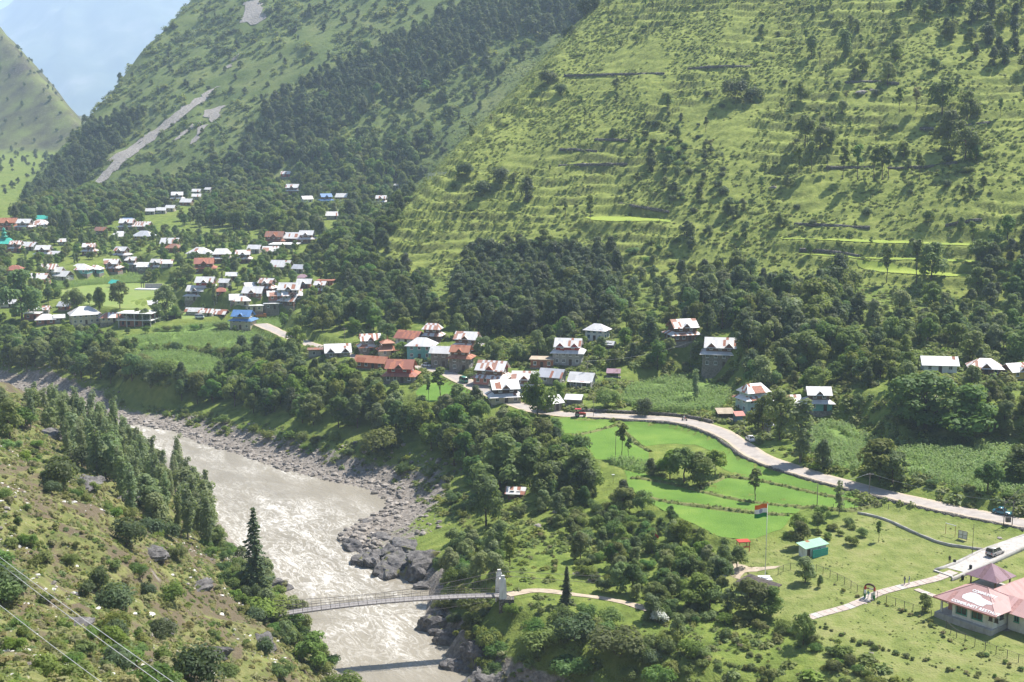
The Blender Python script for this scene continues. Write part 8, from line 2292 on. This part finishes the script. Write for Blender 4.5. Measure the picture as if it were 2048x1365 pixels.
for (a, b2, w, zs, lab, i) in [(1076, 1052, 22, 0.8, 'pale boulder in the meadow left of the thicket', 0), (1160, 1144, 30, 0.3, 'flat purple-grey slab lying in the meadow', 1), (1192, 1146, 14, 0.7, 'small upright stone right of the flat slab', 2), (1188, 1160, 26, 0.35, 'low group of stones below the flat slab', 3),
    (1725, 184, 26, 0.6, 'grey boulder, left of a pair high on the terraces', 0), (1745, 180, 20, 0.7, 'grey boulder, right of a pair high on the terraces', 1), (1546, 374, 18, 0.6, 'pinkish rock in the bushy gully', 2), (1998, 1076, 12, 0.9, 'grey rock at the roadside of the driveway', 3),
    (1742, 1306, 14, 0.6, 'white boulder on the lower grass terrace', 4), (1110, 1024, 14, 0.8, 'pale stone in the trees above the thicket', 5), (2012, 1258, 30, 0.12, 'bare pinkish slab of rock right of the bungalow', 3), (804, 968, 20, 0.9, 'rounded boulder on the grassy bank above the shingle', 2)]:
    boulder(a, b2, w, lab, ROCK[i], zs=zs, name='boulder', cat='rock')
for (a, b2, w, zs, lab, i) in [(268, 1226, 16, 0.8, 'white rock, left of two beside the dark bush on the near slope', 0), (298, 1228, 26, 0.9, 'white rock, right and larger of two beside the dark bush', 1), (318, 1266, 22, 0.5, 'white slab under a dark ledge on the near slope', 2), (24, 1352, 30, 0.8, 'white rock in the lower left corner', 3),
    (160, 1328, 18, 0.7, 'white rock on the grassy lower left slope', 0), (152, 1132, 14, 0.7, 'white stone beside the path of stones', 1), (440, 1228, 22, 0.5, 'pale broken rock near the ledge above the river', 2), (570, 1188, 18, 0.5, 'pale flat rock by the foot of the lone fir', 3)]:
    boulder(a, b2, w, lab, ROCKW[i], zs=zs, name='boulder', cat='rock')
# shingle: the largest stones singly, the rest as one mass
rngs = np.random.default_rng(55)
sx_ = rngs.uniform(-330, 20, 60000); sy_ = rngs.uniform(230, 520, 60000)
d_, par_, _ = seg_dist(sx_, sy_, RR)
sz_ = H(sx_, sy_)
px_, py_, dep_ = project(sx_, sy_, sz_)
dl_, _, _ = seg_dist(sx_, sy_, RL)
ok = (~inside(sx_, sy_, RIVER_POLY)) & (d_ < 17 + 6 * fbm(sx_ / 15, sy_ / 15, 57, 2) + 9 * sstep(11, 13.5, par_)) & (d_ < dl_) & (par_ < 19.5) & (px_ > -30) & (rngs.random(60000) < np.clip(1.25 - d_ / 24, 0.15, 1))
i = ok.nonzero()[0][:7000]
ss = 0.16 + 0.55 * rngs.random(len(i)) ** 3.2 + 0.22 * (d_[i] < 6)
big = np.argsort(-ss * FPX / dep_[i])[:230]
bset = set(big.tolist())
GRP = 'boulders of the shingle bank'
BSAME = {}
for k in big:
    j = i[k]; s = float(ss[k]) * 1.25
    side = 'beside the water' if d_[j] < 6 else 'up the bank'
    o = link('shingle_boulder', ROCK[int(rngs.integers(6))], loc=(float(sx_[j]), float(sy_[j]), float(sz_[j]) + s * 0.15), rot=(0, 0, float(rngs.random() * 6.28)), scale=(s, s, s))
    reach = ['opposite the poplars', 'below the left maize', 'upstream of the wood', 'under the riverside wood', 'where the bank bends', 'near the lone bank bush', 'above the rocky point', 'on the rocky point'][int(np.searchsorted([180, 320, 440, 560, 660, 740, 800], px_[j]))]
    tag(o, f'grey boulder of the shingle {side} {reach}', 'boulder', GRP)
    BSAME.setdefault(o['label'], []).append((float(px_[j]), float(py_[j]), s, o))
for ms in BSAME.values(): rank_labels(ms)
rest_i = np.array([k for k in range(len(i)) if k not in bset]); j = i[rest_i]
gn_scatter('shingle', [[r_] for r_ in ROCK], np.stack((sx_[j], sy_[j], sz_[j] + 0.04), -1), rngs.random(len(j)) * 6.28, np.repeat(ss[rest_i][:, None], 3, 1), rngs.integers(0, 6, len(j)), 'loose grey stones of the shingle bank', 'shingle')
# pale stones strewn over the near left slope
x = rngs.uniform(-130, 0, 30000); y = rngs.uniform(40, 260, 30000); z = H(x, y); px_, py_, dep_ = project(x, y, z)
dl_, _, _ = seg_dist(x, y, RL); dr_, _, _ = seg_dist(x, y, RR)
ok = (dl_ < dr_) & ~inside(x, y, RIVER_POLY) & (px_ > -40) & (py_ < 1420) & (py_ > 800) & (fbm(x / 11, y / 11, 61, 3) > 0.16) & (rngs.random(30000) < 0.9)
i = ok.nonzero()[0][:2800]
s = 0.06 + 0.42 * rngs.random(len(i)) ** 3.2
gn_scatter('slope_stones', [[r_] for r_ in ROCKW + ROCK[:2]], np.stack((x[i], y[i], z[i] + 0.03), -1), rngs.random(len(i)) * 6.28, np.repeat(s[:, None], 3, 1), rngs.integers(0, 6, len(i)), 'pale loose stones strewn over the near left slope', 'stones')
# dark ledges on the near left slope
for k, (a, b2, w, lab) in enumerate([(95, 870, 60, 'dark rock ledge below the first poplars on the near left slope'), (170, 960, 60, 'brown rock ledge beside the two dark bushes'), (250, 990, 56, 'broken brown ledge under the poplars'), (395, 1170, 56, 'overhanging brown ledge above the riverside bushes'), (130, 1250, 70, 'dark rock face under the power lines'), (215, 1330, 74, 'dark undercut ledge near the bottom edge of the slope'),
    (330, 1250, 40, 'small dark ledge below the white rocks'), (520, 1280, 60, 'brown earth and rock face above the river bushes'), (300, 1100, 60, 'dark scree-covered outcrop in mid slope'), (420, 1300, 56, 'rough brown outcrop low on the near slope')]):
    boulder(a, b2, w, lab, CRAG[k % 6], zs=0.6, sink=0.55, name='rock_ledge', cat='rock', wx=1.5)

# ------------------------------------------------------------------ a few buildings with shapes of their own
def spire_for(px, py):   # the tiers and spire of the small shrine
    for h in bpy.data.objects:
        if h.name.startswith('shrine') and h.type == 'EMPTY':
            d = 0
            MB().box(-1.7, 1.7, -1.4, 1.4, 3.9, 5.1).build('lantern_wall', 'w_brown', h)
            hip_skirt(h, 3.4, 2.8, 6.3, 0.9, 1.35, 1.3, 'tin_rust', 'lantern_roof')
            MB().lathe([(0.3, 6.1), (0.12, 6.9), (0.03, 8.0), (0, 8.05)], 8).build('spire', 'tin_rust', h)
spire_for(0, 0)
def concrete_frame():
    x, y, z = at(272, 654); s = FPX / (y * cp - (z - CAM_Z) * sp); w = 66 / s; d = w * 0.7
    root = empty('unfinished_building', (x, y + d / 2, z), R(-6), 'unfinished two-storey concrete building with open bays and a pale flat roof', 'building')
    for k in range(2):
        zz = k * 3.1
        for a in range(5):
            for b2 in range(3):
                cx, cy = -w / 2 + w * a / 4, -d / 2 + d * b2 / 2
                MB().box(cx - 0.22, cx + 0.22, cy - 0.22, cy + 0.22, zz - (1.5 if k == 0 else 0), zz + 2.8).build('column', 'concrete', root)
        MB().box(-w / 2 - 0.7, w / 2 + 0.7, -d / 2 - 0.7, d / 2 + 0.7, zz + 2.805, zz + 3.1).build('floor_slab', 'concrete_white', root)
    MB().box(-w * 0.48, w * 0.2, -d * 0.45, d * 0.45, 0, 2.7).build('infill_wall', 'w_brick', root); MB().box(-w * 0.1, w * 0.46, d * 0.1, d * 0.45, 3.12, 5.8).build('infill_wall', 'w_brick', root)
    wm_, pm_ = window_mesh(1.2, 1.5, 'wood_dark', False)
    for u in (-w * 0.38, -w * 0.2, w * 0.05): o = link('window', wm_, root, loc=(u, -d * 0.45, 0.8)); link('pane', pm_, o)
concrete_frame()
def mosque():
    x, y, z = at(10, 502); root = empty('mosque', (x, y, z), R(8), 'mosque with a sea-green roof and tiered dark spire at the left edge', 'mosque')
    MB().box(-6, 6, -4, 4, -1.5, 5).build('wall', 'w_pink', root)
    gable_roof(root, 12, 8, 5, 0.9, 34, 'tin_teal', 'w_green', hipf=0.8)
    for k in range(3):
        q = 2.0 - 0.55 * k; zz = 7.2 + 2.0 * k
        MB().box(-q * 0.7, q * 0.7, -q * 0.7, q * 0.7, zz, zz + 1.3).build('spire_stage', 'w_green', root)
        mb = MB(); c = [(-q, -q, zz + 1.3), (q, -q, zz + 1.3), (q, q, zz + 1.3), (-q, q, zz + 1.3)]
        for a in range(4): mb.slab([c[a], c[(a + 1) % 4], (0, 0, zz + 2.3 + 0.3 * k)], 0.06)
        mb.build('spire_roof', 'w_green', root)
    add_windows(root, 0, -5.5, 5.5, -4, 1.2, 5, 1.1, 1.8)
    HOUSE_KEEP.append((x, y, 8, -20, 26, 450, 502, 800.0, 5, None))
mosque()
def stage():
    x, y, z = at(295, 580); root = empty('open_stage', (x, y, z), R(-8), 'low white open-air stage with a pale back wall on the meadow', 'stage')
    MB().box(-6, 6, -2.5, 2.5, -0.6, 0.6).build('platform', 'concrete_white', root); MB().box(-2.5, 7, 2.6, 2.9, -0.6, 3.0).build('back_wall', 'w_grey', root)
    for u in (-4.5, -3.2): MB().box(u - 0.15, u + 0.15, 2.5, 2.8, 0.61, 3.2).build('post', 'wood_dark', root)
stage()
def hillside_letters():
    x, y, z = at(875, 354); y2 = y
    root = empty('hillside_sign', (x, y, z), R(-6), 'row of tall white letter boards on posts standing on the left spur', 'sign')
    s = FPX / (y * cp - (z - CAM_Z) * sp)
    wt = 38 / s
    n = 10
    for k in range(n):
        if k == 4: continue
        u = -wt / 2 + wt * (k + 0.5) / n; hh = 6.0 / s; z0 = 3.4 / s if k > 4 else 2.0 / s
        mb = MB()
        t = wt / n * 0.16; w2 = wt / n * 0.36
        mb.box(u - w2, u - w2 + t, -0.06, 0.06, z0, z0 + hh); mb.box(u + w2 - t, u + w2, -0.06, 0.06, z0, z0 + hh)
        mb.box(u - w2 + t, u + w2 - t, -0.06, 0.06, z0 + (hh - t if k % 2 else hh * 0.45), z0 + (hh if k % 2 else hh * 0.45 + t))
        mb.build('letter_board', 'trim_white', root)
    for u in (-0.5, -0.32, -0.02, 0.16, 0.33, 0.48): MB().box(u * wt - 0.06, u * wt + 0.06, -0.02, 0.1, -1.5, 3.6 / s).build('post', 'trim_white', root)
hillside_letters()

# dry-stone terrace walls that cross the hillside
for k, (pl, lab) in enumerate([([(1130, 152), (1200, 150), (1260, 149), (1330, 148)], 'dark dry-stone terrace wall high on the left of the hillside'), ([(1376, 138), (1440, 134), (1500, 134)], 'dry-stone wall continuing the highest terrace to the right'),
    ([(1652, 336), (1720, 336), (1790, 337), (1860, 333), (1915, 326)], 'long dry-stone wall behind the row of bare-stemmed trees'), ([(1118, 332), (1180, 330), (1255, 329)], 'dry-stone wall on the left middle terraces'),
    ([(1120, 300), (1150, 300), (1195, 304)], 'short dry-stone wall above the left middle terraces'), ([(1190, 280), (1230, 280), (1262, 283)], 'short broken wall near the small grey trees'), ([(1690, 166), (1740, 164), (1800, 168)], 'wall just above the grey boulder pair'),
    ([(1840, 258), (1900, 256), (1980, 246)], 'wall on the right-hand upper terraces'), ([(1240, 408), (1290, 416), (1340, 424)], 'wall slanting above the left millet terrace'), ([(1590, 448), (1660, 452), (1740, 456)], 'low wall in the middle of the open terraces'),
    ([(1890, 452), (1930, 444), (1964, 440)], 'earth-topped wall above the right end of the millet'), ([(1600, 500), (1680, 506), (1720, 514)], 'wall between the two upper millet terraces')]):
    pts_ = smooth_line([at(a, b2) for a, b2 in pl], 2.0)
    wall_along('terrace_wall', [(a, b2, c + 0.3) for a, b2, c in pts_], -0.3, -0.5, 0.35, -0.9, 'stone_wall', lab, seed=20 + k, wob=0.28)
# ------------------------------------------------------------------ haze
def add_haze(density=1.3e-4):
    mb = MB().box(-9600, 2500, -120, 14700, -6.0, max(float(Z.max()), float(FZ.max()), CAM_Z) + 30)
    m = bpy.data.materials.new('haze_air'); m.use_nodes = True
    nt = m.node_tree; nt.nodes.clear()
    out = nt.nodes.new('ShaderNodeOutputMaterial')
    v = nt.nodes.new('ShaderNodeVolumePrincipled')
    v.inputs['Color'].default_value = (0.60, 0.76, 1.0, 1)
    v.inputs['Density'].default_value = density
    v.inputs['Anisotropy'].default_value = 0.0
    nt.links.new(v.outputs[0], out.inputs['Volume'])
    MATS['haze_air'] = m
    o = mb.build('haze', 'haze_air')
    tag(o, 'pale blue haze in the valley air', 'haze', kind='stuff')
add_haze()
